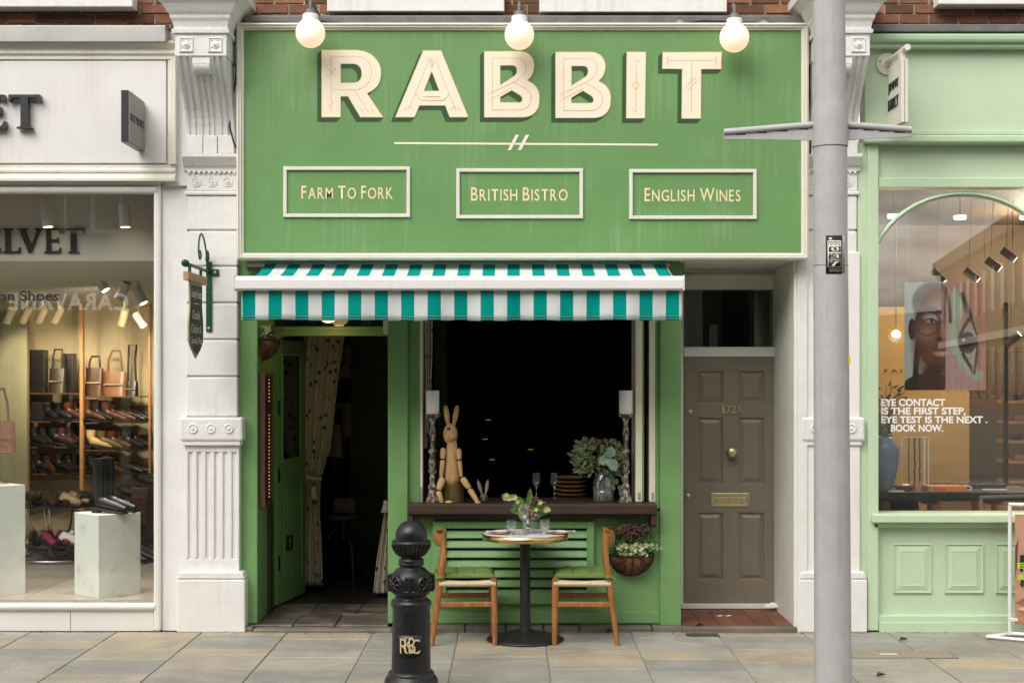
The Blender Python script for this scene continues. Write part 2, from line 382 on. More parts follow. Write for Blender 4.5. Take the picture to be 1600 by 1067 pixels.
# flagstone material: one of several york-stone tints per slab
def flagmat():
    m, n, l, b = nm('york_flagstone')
    oi = n.new('ShaderNodeObjectInfo'); r = n.new('ShaderNodeValToRGB'); e = r.color_ramp.elements
    tint = [(.345,.33,.295),(.39,.38,.345),(.305,.305,.285),(.40,.36,.295),(.365,.36,.335),(.425,.37,.28),(.33,.325,.30)]
    r.color_ramp.interpolation = 'CONSTANT'
    e[0].position = 0; e[0].color = (*tint[0], 1); e[1].position = 1/7; e[1].color = (*tint[1], 1)
    for i in range(2, 7): q = e.new(i/7); q.color = (*tint[i], 1)
    l.new(oi.outputs['Random'], r.inputs[0])
    t = n.new('ShaderNodeTexCoord'); mp_ = n.new('ShaderNodeMapping'); mp_.inputs['Scale'].default_value = (1, 1.35, 1); l.new(t.outputs['Object'], mp_.inputs[0])
    ad = n.new('ShaderNodeVectorMath'); l.new(mp_.outputs[0], ad.inputs[0]); l.new(oi.outputs['Location'], ad.inputs[1])
    n1 = n.new('ShaderNodeTexNoise'); n1.inputs['Scale'].default_value = 2.2; n1.inputs['Detail'].default_value = 8; n1.inputs['Roughness'].default_value = .65; n1.inputs['Distortion'].default_value = .6; l.new(ad.outputs[0], n1.inputs['Vector'])
    r2 = n.new('ShaderNodeValToRGB'); r2.color_ramp.elements[0].position = .3; r2.color_ramp.elements[0].color = (.74,.72,.69,1); r2.color_ramp.elements[1].position = .7; r2.color_ramp.elements[1].color = (1.14,1.12,1.07,1)
    l.new(n1.outputs['Fac'], r2.inputs[0])
    mx = n.new('ShaderNodeMix'); mx.data_type = 'RGBA'; mx.blend_type = 'MULTIPLY'; mx.inputs[0].default_value = 1; l.new(r.outputs[0], mx.inputs[6]); l.new(r2.outputs[0], mx.inputs[7])
    # dark spots of chewing gum and lichen
    vo = n.new('ShaderNodeTexVoronoi'); vo.inputs['Scale'].default_value = 9; l.new(ad.outputs[0], vo.inputs['Vector'])
    mr = n.new('ShaderNodeMapRange'); mr.inputs[1].default_value = .03; mr.inputs[2].default_value = .07; mr.inputs[3].default_value = .4; mr.inputs[4].default_value = 0; l.new(vo.outputs['Distance'], mr.inputs[0])
    m3 = n.new('ShaderNodeMix'); m3.data_type = 'RGBA'; l.new(mr.outputs[0], m3.inputs[0]); l.new(mx.outputs[2], m3.inputs[6]); m3.inputs[7].default_value = (.16,.15,.13,1)
    # broad damp stains and fine speckle
    n5 = n.new('ShaderNodeTexNoise'); n5.inputs['Scale'].default_value = 1.1; n5.inputs['Detail'].default_value = 6; n5.inputs['Distortion'].default_value = 1.2; l.new(ad.outputs[0], n5.inputs['Vector'])
    m5 = n.new('ShaderNodeMapRange'); m5.inputs[1].default_value = .54; m5.inputs[2].default_value = .68; m5.inputs[4].default_value = .5; l.new(n5.outputs['Fac'], m5.inputs[0])
    x5 = n.new('ShaderNodeMix'); x5.data_type = 'RGBA'; l.new(m5.outputs[0], x5.inputs[0]); l.new(m3.outputs[2], x5.inputs[6]); x5.inputs[7].default_value = (.23,.205,.165,1)
    n6 = n.new('ShaderNodeTexNoise'); n6.inputs['Scale'].default_value = 55; n6.inputs['Detail'].default_value = 4; l.new(ad.outputs[0], n6.inputs['Vector'])
    m6 = n.new('ShaderNodeMapRange'); m6.inputs[1].default_value = .3; m6.inputs[2].default_value = .7; m6.inputs[3].default_value = .86; m6.inputs[4].default_value = 1.1; l.new(n6.outputs['Fac'], m6.inputs[0])
    x6 = n.new('ShaderNodeMix'); x6.data_type = 'RGBA'; x6.blend_type = 'MULTIPLY'; x6.inputs[0].default_value = 1; l.new(x5.outputs[2], x6.inputs[6]); l.new(m6.outputs[0], x6.inputs[7])
    l.new(x6.outputs[2], b.inputs['Base Color'])
    n2 = n.new('ShaderNodeTexNoise'); n2.inputs['Scale'].default_value = 16; n2.inputs['Detail'].default_value = 8; l.new(ad.outputs[0], n2.inputs['Vector'])
    bp = n.new('ShaderNodeBump'); bp.inputs['Strength'].default_value = .6; bp.inputs['Distance'].default_value = .012; l.new(n2.outputs['Fac'], bp.inputs['Height']); l.new(bp.outputs[0], b.inputs['Normal'])
    rr = n.new('ShaderNodeMapRange'); rr.inputs[3].default_value = .45; rr.inputs[4].default_value = .8; l.new(n1.outputs['Fac'], rr.inputs[0]); l.new(rr.outputs[0], b.inputs['Roughness'])
    return m
M['flag'] = flagmat()

# ------------------------------------------------------------ the ground
MB().box(-400, 400, -600, 400, -.32, -.16).to('ground', M['asphalt'], kind='structure')
MB().box(-60, 60, -13.2, -3.3, -.15, -.12).to('road', M['asphalt'], kind='structure')
pav = MB().box(-30, 30, -3.16, 5, -.14, -.008).to('pavement', M['joint'], kind='structure')
MB().box(-30, 30, -3.32, -3.165, -.15, .002).to('kerb', M['threshold'], kind='structure', bev=.015)
MB().box(-60, 60, -16, -13.2, -.15, .0).to('far_pavement', M['joint'], kind='structure')
rnd = random.Random(11)
colx = [-2.98 + .645*i for i in range(-6, 15)]
for i in range(len(colx)-1):
    y = .05 if rnd.random() < .5 else .05
    first = True
    while y > -3.1:
        L = rnd.choice([.22,.27,.33,.40,.47,.58]) * (rnd.uniform(.5, 1) if first else 1); first = False
        y1 = max(y - L, -3.16)
        if y1 < -2.95: y1 = -3.16
        g = rnd.uniform(.0028,.0055); x0, x1 = colx[i]+g, colx[i+1]-g
        c = ((x0+x1)/2, (y+y1)/2)
        o = MB().box(x0-c[0], x1-c[0], y1+g-c[1], y-g-c[1], -.03, rnd.uniform(-.002, .002)).to('flagstone', M['flag'], None, bev=.006, kind='structure')
        del o['kind']; o.parent = pav; o.location = (c[0], c[1], 0); o.rotation_euler = (rnd.uniform(-.003,.003), rnd.uniform(-.003,.003), 0)
        y = y1

# ------------------------------------------------------------ brick wall over the shops
YW = .06
up = thing('upper_wall', 'red brick upper wall above the shop signs with white painted window sills', 'wall', (0, YW, Z(40, YW)))
MB().box(-8, 8, YW+.012, YW+.35, Z(45, YW), 6.6).to('mortar_bed', M['mortar'], up)
bm = MB().box(-.1055, .1055, 0, .05, -.031, .031).mesh('brick')
bm.materials.append(M['brick'])
zb = Z(38, YW) - .035
for r_ in range(6):
    for c_ in range(-22, 22):
        x = c_*.225 + (.1125 if r_ % 2 else 0)
        if abs(x) > 4.2: continue
        o = bpy.data.objects.new('brick', bm); COL.objects.link(o); o.parent = up
        o.location = (x + rnd.uniform(-.003,.003), rnd.uniform(-.004,.003), zb + r_*.075 - up.location.z)
        o.scale.x = rnd.uniform(.97, 1.0)
for a, b_, t in [(-150,207,11),(511,788,18),(843,1136,19),(1467,1750,7)]:
    s_ = MB().box(X(a,-.08), X(b_,-.08), -.08, .07, Z(t,-.08), Z(t,-.08)+.16).to('window_sill', M['white'], up, bev=.006)
for a, b_ in [(-110,190),(535,770),(865,1115),(1490,1730)]:
    MB().box(X(a,.05), X(b_,.05), .04, .1, Z(t-40,-.08)+.2, 6.4).to('window', M['darkglass'], up)
MB().box(X(-150,.0), X(262,.0), -.06, .07, Z(66,-.06), Z(40,-.06)).to('zinc_capping', M['zinc'], up, bev=.006)
MB().box(X(385,-.02), X(1262,-.02), -.09, .055, Z(44,-.09), Z(24,-.09)).to('lead_flashing', M['lead'], up, bev=.012)
MB().box(X(1362,-.06), X(1750,-.06), -.07, .055, Z(50,-.07), Z(38,-.07)).to('lead_flashing', M['lead'], up, bev=.008)

# ------------------------------------------------------------ white pilasters with console brackets
def pilaster():
    t = thing('pilaster', 'x', 'pilaster', (-2.262, 0, 0), local=True)
    w = M['white']; zz = lambda py, y=0: Z(py, y)
    hw = lambda a, b, y=0: (b - a)/2*k(y)
    a = .257
    MB().box(-a, a, 0, .3, 0, zz(905)).prism([(-a,zz(905)),(a,zz(905)),(a-.02,zz(893)),(-a+.02,zz(893))], .0, .3).to('plinth', w, t, bev=.012)
    b = .205
    # fluted shaft: ground with ribs standing proud
    MB().box(-b, b, .062, .3, zz(900), zz(690)).to('shaft', w, t, bev=.004)
    m = MB(); n = 6; fl = .031; gap = (2*b - .05 - n*fl)/(n-1)
    z0, z1 = zz(873,.05), zz(706,.05)
    xs = -b
    for i in range(n+1):
        e0 = -b if i == 0 else -b+.025+i*fl+(i-1)*gap
        e1 = -b+.025 if i == 0 else (b if i == n else e0+gap)
        MB().box(e0, e1, .045, .066, z0, z1).to('flute_rib', w, t, bev=.006)
    MB().box(-b, b, .045, .066, zz(893,.05), z0).to('shaft_foot', w, t, bev=.004)
    MB().box(-b, b, .045, .066, z1, zz(690,.05)).to('shaft_head', w, t, bev=.004)
    c = .238
    MB().box(-c, c, 0, .3, zz(689), zz(652)).to('block', w, t, bev=.018)
    MB().box(-c+.02, c-.02, .014, .3, zz(696), zz(688.5)).to('block_moulding', w, t, bev=.006)
    for i in (-1, 0, 1):
        MB().lathe([(.0,-.004),(.008,-.008),(.014,-.002),(.020,.004),(.027,-.005),(.034,-.007),(.038,.002)], (i*.135, -.002, zz(669.5)), 20, ax=(0,1,0)).to('roundel', w, t)
    js = [652, 588.5, 530.5, 473, 415.5, 359.5, 304]
    d = .19
    for i in range(6):
        MB().box(-d, d, .05, .3, zz(js[i])+.008, zz(js[i+1])-.004).to('rusticated_block', w, t, bev=.009)
    MB().box(-d+.012, d-.012, .068, .3, zz(652), zz(304)).to('core', w, t)
    MB().box(-d-.015, d+.015, .035, .3, zz(304), zz(297.5)).to('astragal', w, t, bev=.01)
    MB().box(-d-.002, d+.002, .045, .3, zz(297), zz(266)).to('necking', w, t, bev=.003)
    for i in (-1, 0, 1):
        MB().lathe([(.0,-.01),(.009,-.009),(.012,-.001),(.019,-.001),(.023,-.008),(.028,-.001),(.034,-.001),(.038,-.006),(.04,.004)], (i*.118, .045, zz(283)), 20, ax=(0,1,0)).to('roundel', w, t)
    for i in range(10):
        x0 = -d + i*.038
        MB().prism([(x0,zz(266)),(x0+.038,zz(266)),(x0+.019,zz(271))], .028, .06).to('dentil', w, t)
    MB().prism([(.04,zz(266)),(.3,zz(266)),(.3,zz(241)),(-.03,zz(241)),(-.03,zz(246)),(-.015,zz(250)),(.015,zz(258)),(.035,zz(261))], -d-.022, d+.022, 'x').to('necking_cornice', w, t, bev=.003)
    # console: S profile in (y, z)
    zt, zb_ = Z(88,-.34), zz(241)
    def prof(o):
        f = bez((-.33-o, zt), (-.20-o, zt-.20), (-.02-o, zt-.30), (0-o, zt-.52), 10) + [(0-o, zb_+.001)]
        return [(.3, zb_+.001)] + [(.3, zt)] + f
    MB().prism(prof(0), -.165, .165, 'x').to('console', w, t)
    for x0, x1 in [(-.18,-.155),(-.133,-.108),(-.088,-.055),(-.028,-.008),(.012,.032),(.058,.088),(.108,.133),(.155,.18)]:
        MB().prism(prof(.012), x0, x1, 'x').to('console_rib', w, t, bev=.004)
    for x0, x1 in [(-.178,-.058),(-.052,.052),(.058,.178)]:
        MB().box(x0, x1, -.022, .05, zb_+.002, zb_+.135).to('console_foot', w, t, bev=.004)
    MB().lathe([(.0,-.062),(.058,-.062),(.058,.062),(.0,.062)], (0,-.275, zt-.055), 20, smooth=False, ax=(1,0,0)).to('scroll', w, t, bev=.004)
    MB().box(-.064, .064, -.335, -.2, zt-.055, zt-.001).to('scroll_cap', w, t, bev=.004)
    e = .188
    zc0, zc1 = zt, Z(53,-.35)
    MB().box(-e, e, -.345, .3, zc0, zc1).to('capital_block', w, t, bev=.004)
    for s_ in (-1, 1):
        MB().rect_loft(s_*.105-.052, s_*.105+.052, (zc0+zc1)/2-.055, (zc0+zc1)/2+.055, [(0,-.346),(0,-.352),(.008,-.356),(.014,-.348),(.02,-.35),(.026,-.345)]).to('rosette_frame', w, t)
        MB().lathe([(0,-.02),(.008,-.018),(.012,-.008),(.02,-.012),(.028,-.006),(.034,.002)], (s_*.105, -.345, (zc0+zc1)/2), 12, ax=(0,1,0)).to('rosette', w, t)
    def crown(name, pts):
        vs = []; fs = []
        for o, z in pts: vs += [(-e-o,.3,z),(-e-o,-.345-o,z),(e+o,-.345-o,z),(e+o,.3,z)]
        for i in range(len(pts)-1):
            for j in range(3): fs.append((i*4+j, i*4+j+1, i*4+5+j, i*4+4+j))
        fs.append((0,3,2,1)); q = (len(pts)-1)*4; fs.append((q,q+1,q+2,q+3))
        MB().add(vs, fs).to(name, w, t)
    crown('capital_moulding', [(.001,zc1),(.018,zc1+.004),(.02,zc1+.03),(.008,zc1+.034),(.008,zc1+.05),(.016,zc1+.085),(.03,zc1+.11),(.032,zc1+.135)])
    zc2 = zc1+.135
    crown('cornice', [(.035,zc2),(.05,zc2+.02),(.075,zc2+.07),(.115,zc2+.11),(.14,zc2+.125),(.14,zc2+.19),(.06,zc2+.22)])
    return t
pl = pilaster(); pl['label'] = 'white pilaster holding the chalkboard bracket, between white shop and green shopfront'; pl['group'] = 'white pilasters'
p2 = clone(pl, (2.413, 0, 0), label='white pilaster behind the grey lamp post, beside the mint shop', group='white pilasters')

# ------------------------------------------------------------ big green fascia sign
YS = -.10
fs_ = thing('fascia_sign', 'large green fascia sign with cream RABBIT lettering and three outlined captions', 'sign', (X(816,YS), YS, Z(406,YS)))
for a, b_ in ((377,909.92),(910,1159.92),(1160,1258)): MB().pbox(a, b_, 44, 402, YS, .04).to('board', M['signgreen'], fs_)
MB().rect_loft(X(371,YS), X(1262,YS), Z(406,YS), Z(38,YS), [(0,.04),(0,YS-.035),(.014,YS-.045),(.019,YS-.03),(.031,YS-.034),(.039,YS-.016),(.048,YS-.014),(.05,YS+.004)]).to('frame', M['ivory'], fs_)
def rgl(pts, ox, oy, s): return [(ox + a/s, oy + b/s) for a, b in pts]
c8, c7 = 8.206, 6.957
Rl = rgl([(100,68)] + bez((540,68),(760,75),(868,220),(868,365)) + bez((866,400),(860,520),(790,580),(690,628)) + [(897,935),(597,935),(440,668),(350,668),(350,935),(100,935)], 490, 70, c8)
Rh = rgl([(350,250)] + bez((510,250),(580,255),(614,310),(614,368)) + bez((612,400),(605,450),(570,488),(510,488)) + [(350,488)], 490, 70, c8)
Al = rgl([(500,75),(735,75),(1087,935),(840,935),(783,785),(455,785),(395,935),(140,935)], 600, 70, c8)
Ah = rgl([(612,350),(704,592),(518,592)], 600, 70, c8)
Bo = [(113,72)] + bez((515,72),(610,80),(662,150),(662,235)) + bez((658,270),(655,310),(630,355),(590,388)) + bez((640,420),(700,460),(722,520),(720,585)) + bez((718,620),(715,730),(640,792),(530,794)) + [(113,794)]
Bh1 = [(292,230)] + bez((420,230),(450,232),(468,250),(468,280)) + bez((466,295),(465,320),(450,335),(430,348)) + [(292,435)]
Bh2 = [(292,572),(415,500)] + bez((490,545),(515,560),(528,580),(526,598)) + bez((524,610),(520,622),(505,626),(495,626)) + [(292,626)]
B1 = [rgl(q, 740, 70, c7) for q in (Bo, Bh1, Bh2)]
B2 = [[(a+111.3, b+1) for a, b in lp] for lp in B1]
Il = rgl([(155,92),(408,92),(395,948),(148,948)], 960, 70, c8)
Tl = rgl([(615,95),(1380,93),(1372,320),(1115,320),(1112,952),(858,952),(865,318),(610,315)], 960, 70, c8)
inl = {
 'R': [rgl(q, 490, 70, c8) for q in ([(228,860),(228,155),(560,155)] + bez((560,155),(680,160),(745,260),(745,365)) + bez((745,365),(740,500),(640,580),(520,585)) + [(240,582)], [(525,590),(705,870)], [(175,305),(285,412)], [(285,305),(175,412)], [(185,810),(265,735)], [(610,825),(655,885)], [(735,820),(780,880)])],
 'A': [rgl(q, 600, 70, c8) for q in ([(590,170),(335,790),(255,840)], [(335,790),(310,850)], [(335,790),(370,835)], [(660,190),(900,790),(985,845)], [(900,790),(860,840)], [(900,790),(920,850)], [(400,625),(470,718),(770,718),(830,640)], [(510,670),(720,670)], [(615,180),(590,240),(615,290),(640,240),(615,180)])],
 'B': [rgl(q, 740, 70, c7) for q in ([(205,710),(205,150),(460,150)] + bez((460,150),(540,152),(572,200),(572,250)) + bez((572,250),(565,330),(520,365),(430,415)) + [(160,540)], [(160,610),(420,470)], bez((430,415),(560,470),(628,500),(628,590)) + bez((628,590),(620,680),(560,712),(480,712)) + [(205,712)])],
 'I': [rgl(q, 960, 70, c8) for q in ([(335,240),(283,190),(275,865),(215,815)], [(272,475),(330,520),(272,580),(218,520),(272,475)])],
 'T': [rgl(q, 960, 70, c8) for q in ([(690,208),(1290,208)], [(990,215),(985,870)], [(705,155),(670,185),(690,208),(670,230),(705,265)], [(1295,155),(1312,185),(1290,208),(1312,232),(1295,262)], [(920,540),(1045,415)], [(930,605),(1052,468)])]}
inl['B2'] = [[(a+111.3, b+1) for a, b in lp] for lp in inl['B']]
for key, loops in [('R',[Rl,Rh]),('A',[Al,Ah]),('B',B1),('B2',B2),('I',[Il]),('T',[Tl])]:
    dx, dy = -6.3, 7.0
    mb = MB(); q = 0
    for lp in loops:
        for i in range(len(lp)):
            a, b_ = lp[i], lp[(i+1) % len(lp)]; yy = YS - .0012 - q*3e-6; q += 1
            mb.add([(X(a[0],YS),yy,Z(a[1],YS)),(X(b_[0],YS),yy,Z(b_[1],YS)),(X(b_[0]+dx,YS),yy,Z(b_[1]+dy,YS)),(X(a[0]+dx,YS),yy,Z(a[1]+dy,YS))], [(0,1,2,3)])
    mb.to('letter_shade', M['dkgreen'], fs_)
    L_ = put('letter', pfill(loops, YS-.004, .003), M['gold'], fs_)
    put('letter_face', pfill(loops, YS-.0058, .0, -.0045), M['lettercream'], L_)
    mb = MB()
    for j, st in enumerate(inl[key]): mb.ribbon([(X(a,YS), Z(b_,YS)) for a, b_ in st], .0042, YS-.0064-.0002*j)
    mb.to('inline_stroke', M['gold'], L_)
MB().ribbon([(X(617,YS),Z(224,YS)),(X(1027,YS),Z(226.5,YS))], .015, YS-.002).to('rule', M['lettercream'], fs_)
for x in (793, 809):
    put('slash', pfill([[(x,235),(x+5.5,235),(x+18,211),(x+12.5,211)]], YS-.004, .002), M['lettercream'], fs_)
def caption(x0, x1, y0, y1, words, tx0, tx1, ty0, ty1):
    fr_ = MB().rect_loft(X(x0,YS), X(x1,YS), Z(y1,YS), Z(y0,YS), [(0,YS+.002),(0,YS-.016),(.003,YS-.019),(.023,YS-.019),(.026,YS-.016),(.026,YS+.002)]).to('caption_frame', M['ivory'], fs_)
    # small caps: first letters taller
    gl = []; x = 0
    for wd in words:
        for i, ch in enumerate(wd):
            m = text2d(ch, 0, .008); us = [v.co.x for v in m.vertices]; vs = [v.co.y for v in m.vertices]
            s_ = 1.0 if i == 0 else .86
            wdt = (max(us)-min(us))*s_*.62
            gl.append((m, x, wdt, s_)); x += wdt + .085
        x += .16
    tot = x - .16 - .085
    sc = (X(tx1,YS)-X(tx0,YS))/tot
    for m, gx, wdt, s_ in gl:
        u0 = X(tx0,YS)+gx*sc
        put('caption_letter', wall(fit(m, u0, u0+wdt*sc, Z(ty1,YS), Z(ty1,YS)+(Z(ty0,YS)-Z(ty1,YS))*s_), YS-.003), M['textcream'], fs_)
caption(443, 641, 261, 340, ['FARM','TO','FORK'], 471, 614, 290.5, 311)
caption(713, 911, 264, 342, ['BRITISH','BISTRO'], 736, 887, 293, 314)
caption(983, 1182, 265, 343, ['ENGLISH','WINES'], 1007, 1157, 294, 315)
# ------------------------------------------------------------ globe lamps over the sign
for px, py, lab in [(485,52,'lit opal globe lamp above the letter R of the green sign'),(811.5,55,'lit opal globe lamp above the middle of the green sign'),(1147.5,59,'lit opal globe lamp above the letter T of the green sign')]:
    yl = -.30; c = Vector(P(px, py, yl))
    g = thing('globe_lamp', lab, 'lamp', (c.x, yl, c.z-.107), group='globe lamps along the green sign')
    MB().ell(c, (.108,.108,.108), 24, 14).to('globe', M['globe'], g)
    MB().lathe([(0,.135),(.055,.135),(.058,.128),(.058,.098),(.062,.094),(.062,.086),(.05,.08)], c, 24).to('collar', M['whitewood'], g)
    MB().lathe([(0,.175),(.03,.172),(.042,.155),(.044,.134)], c, 20).to('lamp_cap', M['lead'], g)
    MB().tube([c+Vector((.0,0,.17)), c+Vector((0,.0,.215)), c+Vector((0,.03,.245)), c+Vector((0,.08,.25)), c+Vector((.015,.17,.21)), c+Vector((.03,.28,.19))], .0125, 10).to('arm', M['lead'], g)
    MB().box(c.x-.01, c.x+.07, -.03, .058, c.z+.08, c.z+.21).to('mount_plate', M['green'], g, bev=.003)
def cable(pts, lab, r_=.006):
    MB().tube(pts, r_, 6).to('cable', M['blackplastic'], label=lab, cat='cable')
cable([P(a, b_, -.10) for a, b_ in [(376,40),(400,35),(440,36),(470,37),(500,34),(560,38),(700,39),(790,37),(850,38),(960,39),(1060,38),(1100,33),(1150,35),(1200,36),(1255,40)]], 'thin black cable running along the top edge of the green sign')
cable([P(a, b_, -.02) for a, b_ in [(371,45),(370,90),(368,130),(361,170),(359,200),(366,225),(373,240)]], 'black cable sagging beside the left edge of the green sign', .007)
cable([P(a, b_, -.03) for a, b_ in [(1264,45),(1266,90),(1264,130),(1267,190),(1266,240)]], 'black cable down the right edge of the green sign, behind the lamp post', .007)
for px, lab in [(1062,'small grey cable clamp on the ledge left of the right-hand globe lamp'),(1193,'small grey cable clamp on the ledge right of the right-hand globe lamp')]:
    c = thing('cable_clamp', lab, 'clamp', P(px, 38, -.11))
    MB().pbox(px-7, px+7, 31, 39, -.12, -.06).to('body', M['zinc'], c, bev=.004)
    MB().tube([P(px-9,35,-.13), P(px-4,28,-.13), P(px+4,28,-.13), P(px+9,36,-.13)], .005, 6).to('clip', M['lead'], c)

# ------------------------------------------------------------ green shopfront
YF = .12
sf = thing('shopfront', 'green painted bistro shopfront with open doorway, serving window and louvred panel', 'shopfront', (X(720,YF), YF, .05))
G = M['green']; ZS = .05
zt = Z(404, YF)+.02
MB().box(X(373,YF), X(402,YF), YF, .92, ZS, zt).to('pier', G, sf, bev=.006)
MB().box(X(606,YF), X(637,YF), YF, .95, ZS, zt).to('pier', G, sf, bev=.006)
MB().box(X(1031,YF), X(1064,YF), YF-.012, .95, ZS-.02, zt).to('pier', G, sf, bev=.006)
MB().box(X(402,YF), X(606,YF), .86, .95, Z(525,.86), Z(510,.86)).to('door_lintel', G, sf, bev=.006)
MB().box(X(402,YF), X(606,YF), .845, .87, Z(516,.845), Z(511.5,.845)).to('lintel_bead', G, sf, bev=.004)
MB().box(X(402,YF), X(606,YF), .90, .905, Z(510,.9)+.001, zt).to('transom_pane', M['darkglass'], sf)
MB().box(X(637,YF), X(1031,YF), YF, .30, Z(440,YF), zt).to('header_board', G, sf)
MB().box(X(402,YF), X(606,YF), YF, .30, Z(440,YF), zt).to('header_board', G, sf)
MB().box(X(402,YF), X(606,YF), .30, .93, zt-.05, zt).to('porch_ceiling', G, sf)
MB().box(X(1064,YF), X(1070,YF), YF, .16, Z(404,YF)-.1, zt).to('filler_strip', G, sf)
# window surround
MB().box(X(637,YF), X(655,YF), YF+.05, .30, Z(795,YF), Z(440,YF)).to('window_jamb', G, sf, bev=.004)
MB().box(X(1024,YF), X(1031,YF), YF+.03, .30, Z(795,YF), Z(440,YF)).to('window_jamb', G, sf, bev=.004)
MB().box(X(655,YF+.06), X(660.5,YF+.06), YF+.06, .27, .968, Z(440,YF)).to('window_stile', M['cream'], sf, bev=.004)
for a, b_ in [(993,1003.5),(1014.5,1024)]:
    MB().box(X(a,YF+.03), X(b_,YF+.03), YF+.03, .52, .97, Z(440,YF)).to('folded_window', M['cream'], sf, bev=.004)
    MB().box(X(b_,YF+.03)+.0005, X(b_,YF+.03)+.014, YF+.04, .5, .98, Z(440,YF)).to('folded_window_edge', G, sf)
    MB().box(X(a+4,YF+.03), X(b_-2.5,YF+.03), YF+.026, YF+.031, .985, 1.04).to('hinge', M['zinc'], sf)
MB().box(X(656,.17), X(660,.17), .172, .181, .985, 1.08).to('hinge', M['zinc'], sf)
# riser under the window
MB().box(X(637,YF), X(1031,YF), YF+.02, .24, ZS, .90).to('riser', G, sf)
MB().box(X(637,YF), X(1031,YF), YF+.004, YF+.03, ZS, Z(955,YF)).to('skirting', G, sf, bev=.004)
yl = YF+.004
for a, b_, c_, d_ in ((676.5,697.5,942,813.5),(916.5,928,942,813.5)):
    MB().box(X(a,yl), X(b_,yl), yl-.034, YF+.03, Z(c_,yl), Z(d_,yl)).to('louvre_stile', G, sf, bev=.004)
for c_, d_ in ((942,931),(824.5,813.5)):
    MB().box(X(697.5,yl)+.001, X(916.5,yl)-.001, yl-.033, YF+.03, Z(c_,yl), Z(d_,yl)).to('louvre_rail', G, sf, bev=.004)
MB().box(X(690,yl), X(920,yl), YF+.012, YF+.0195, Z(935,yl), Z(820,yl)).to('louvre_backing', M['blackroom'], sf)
zt_, zb2 = Z(824.5,yl), Z(931,yl); n = 7; pt = (zt_-zb2)/n
for i in range(n):
    z1 = zt_ - i*pt; z0 = z1 - pt
    MB().prism([(YF+.010, z1-.019),(YF+.003, z1-.022),(YF-.022, z0+.006),(YF-.022, z0-.001),(YF-.014, z0-.001)], X(696.5,yl), X(917.5,yl), 'x').to('louvre_slat', G, sf)
# brown sill shelf with brackets
ss = MB().box(X(636.5,-.02), X(1027,-.02), -.02, .62, .967-.075, .967).to('sill_shelf', M['sillwood'], sf, bev=.006)
MB().box(X(652,.06), X(1000,.06), .06, .14, .967-.115, .967-.076).to('sill_batten', M['sillwood'], sf, bev=.004)
for a, b_ in [(637,645),(1017.5,1026)]:
    MB().prism([(.13,.891),(.0,.891),(.0,.81),(.03,.79),(.13,.74 if a < 700 else .79)], X(a,0), X(b_,0), 'x').to('sill_bracket', M['sillwood'], sf, bev=.004)
# door leaf standing open
hx, hy, ang = X(430,.93), .93, R(80)
dr = thing('door', 'x', 'y', (hx, hy, .06), local=True); del dr['label']; del dr['category']
dr.parent = sf; dr.location = Vector((hx, hy, .06)) - sf.location; dr.rotation_euler.z = ang
dw, dh = .72, Z(528,.93)-.07
MB().box(0, dw, -.022, .022, 0, .16).box(0, .1, -.022, .022, .1602, dh).box(dw-.1, dw, -.022, .022, .1602, dh).box(.1002, dw-.1002, -.022, .022, dh-.1, dh).box(.1002, dw-.1002, -.022, .022, 1.0, 1.15).to('door_frame', G, dr, bev=.004)
nb = 6; bw = (dw-.2)/nb
for i in range(nb):
    MB().box(.1+i*bw+.003, .1+(i+1)*bw-.003, -.014, .014, .16, 1.0).to('plank', G, dr, bev=.004)
MB().box(.1, dw-.1, -.003, .003, 1.15, dh-.1).to('pane', M['darkglass'], dr)
MB().box(.1, dw-.1, .004, .007, 1.15, dh-.1).to('pane_lining', M['blackroom'], dr)
MB().rect_loft(.1, dw-.1, 1.15, dh-.1, [(0,-.02),(.012,-.03),(.03,-.024),(.03,-.006)]).to('bead', G, dr)
MB().box(.22, .36, -.030, -.0225, .42, .54).to('letter_flap', M['black'], dr, bev=.003)
MB().box(.27, .33, -.036, -.0305, .44, .52).to('letter_flap_plate', M['steel'], dr, bev=.003)
for z in (.28, 1.0, 1.55):
    MB().box(.0, .05, -.0265, -.0225, z, z+.12).to('hinge', M['steel'], dr)
MB().box(hx-.045, hx-.002, .86, .95, ZS, Z(525,.86)).to('door_post', G, sf, bev=.004)
MB().box(X(404,.2), X(404,.2)+.03, .55, .70, .05, .95).to('drainpipe_board', M['sillwood'], sf)
# ------------------------------------------------------------ thresholds
MB().box(X(395,0), X(612,0), -.0, .1, -.02, .03).to('threshold', M['threshold'], kind='structure', bev=.012)
for i, (a, b_) in enumerate([(383,455.5),(457,522),(523.5,606)]):
    MB().box(X(a,.05), X(b_,.05), .1035, .6, -.02, .045+.003*(i % 2)).to('threshold_slab', M['darkslab'], kind='structure', bev=.01)
for i, (a, b_) in enumerate([(402,470),(471,545),(546,610)]):
    MB().box(X(a,.1), X(b_,.1), .6045, 1.1, -.02, .047).to('threshold_slab', M['darkslab'], kind='structure', bev=.008)
xs = [612, 668, 727, 790, 849, 905, 962, 1018, 1068]
for i in range(8):
    MB().box(X(xs[i],.05)+.003, X(xs[i+1],.05)-.003, .018, .2, -.02, .044+rnd.uniform(-.004,.004)).to('plinth_stone', M['threshold'], kind='structure', bev=.01)
MB().box(X(1066,0)+.004, X(1246,0), .0, .072, -.02, .045).to('threshold', M['threshold'], kind='structure', bev=.012)
MB().box(X(368,.0), X(394,.0), .02, .12, -.02, .04).to('threshold', M['threshold'], kind='structure', bev=.012)

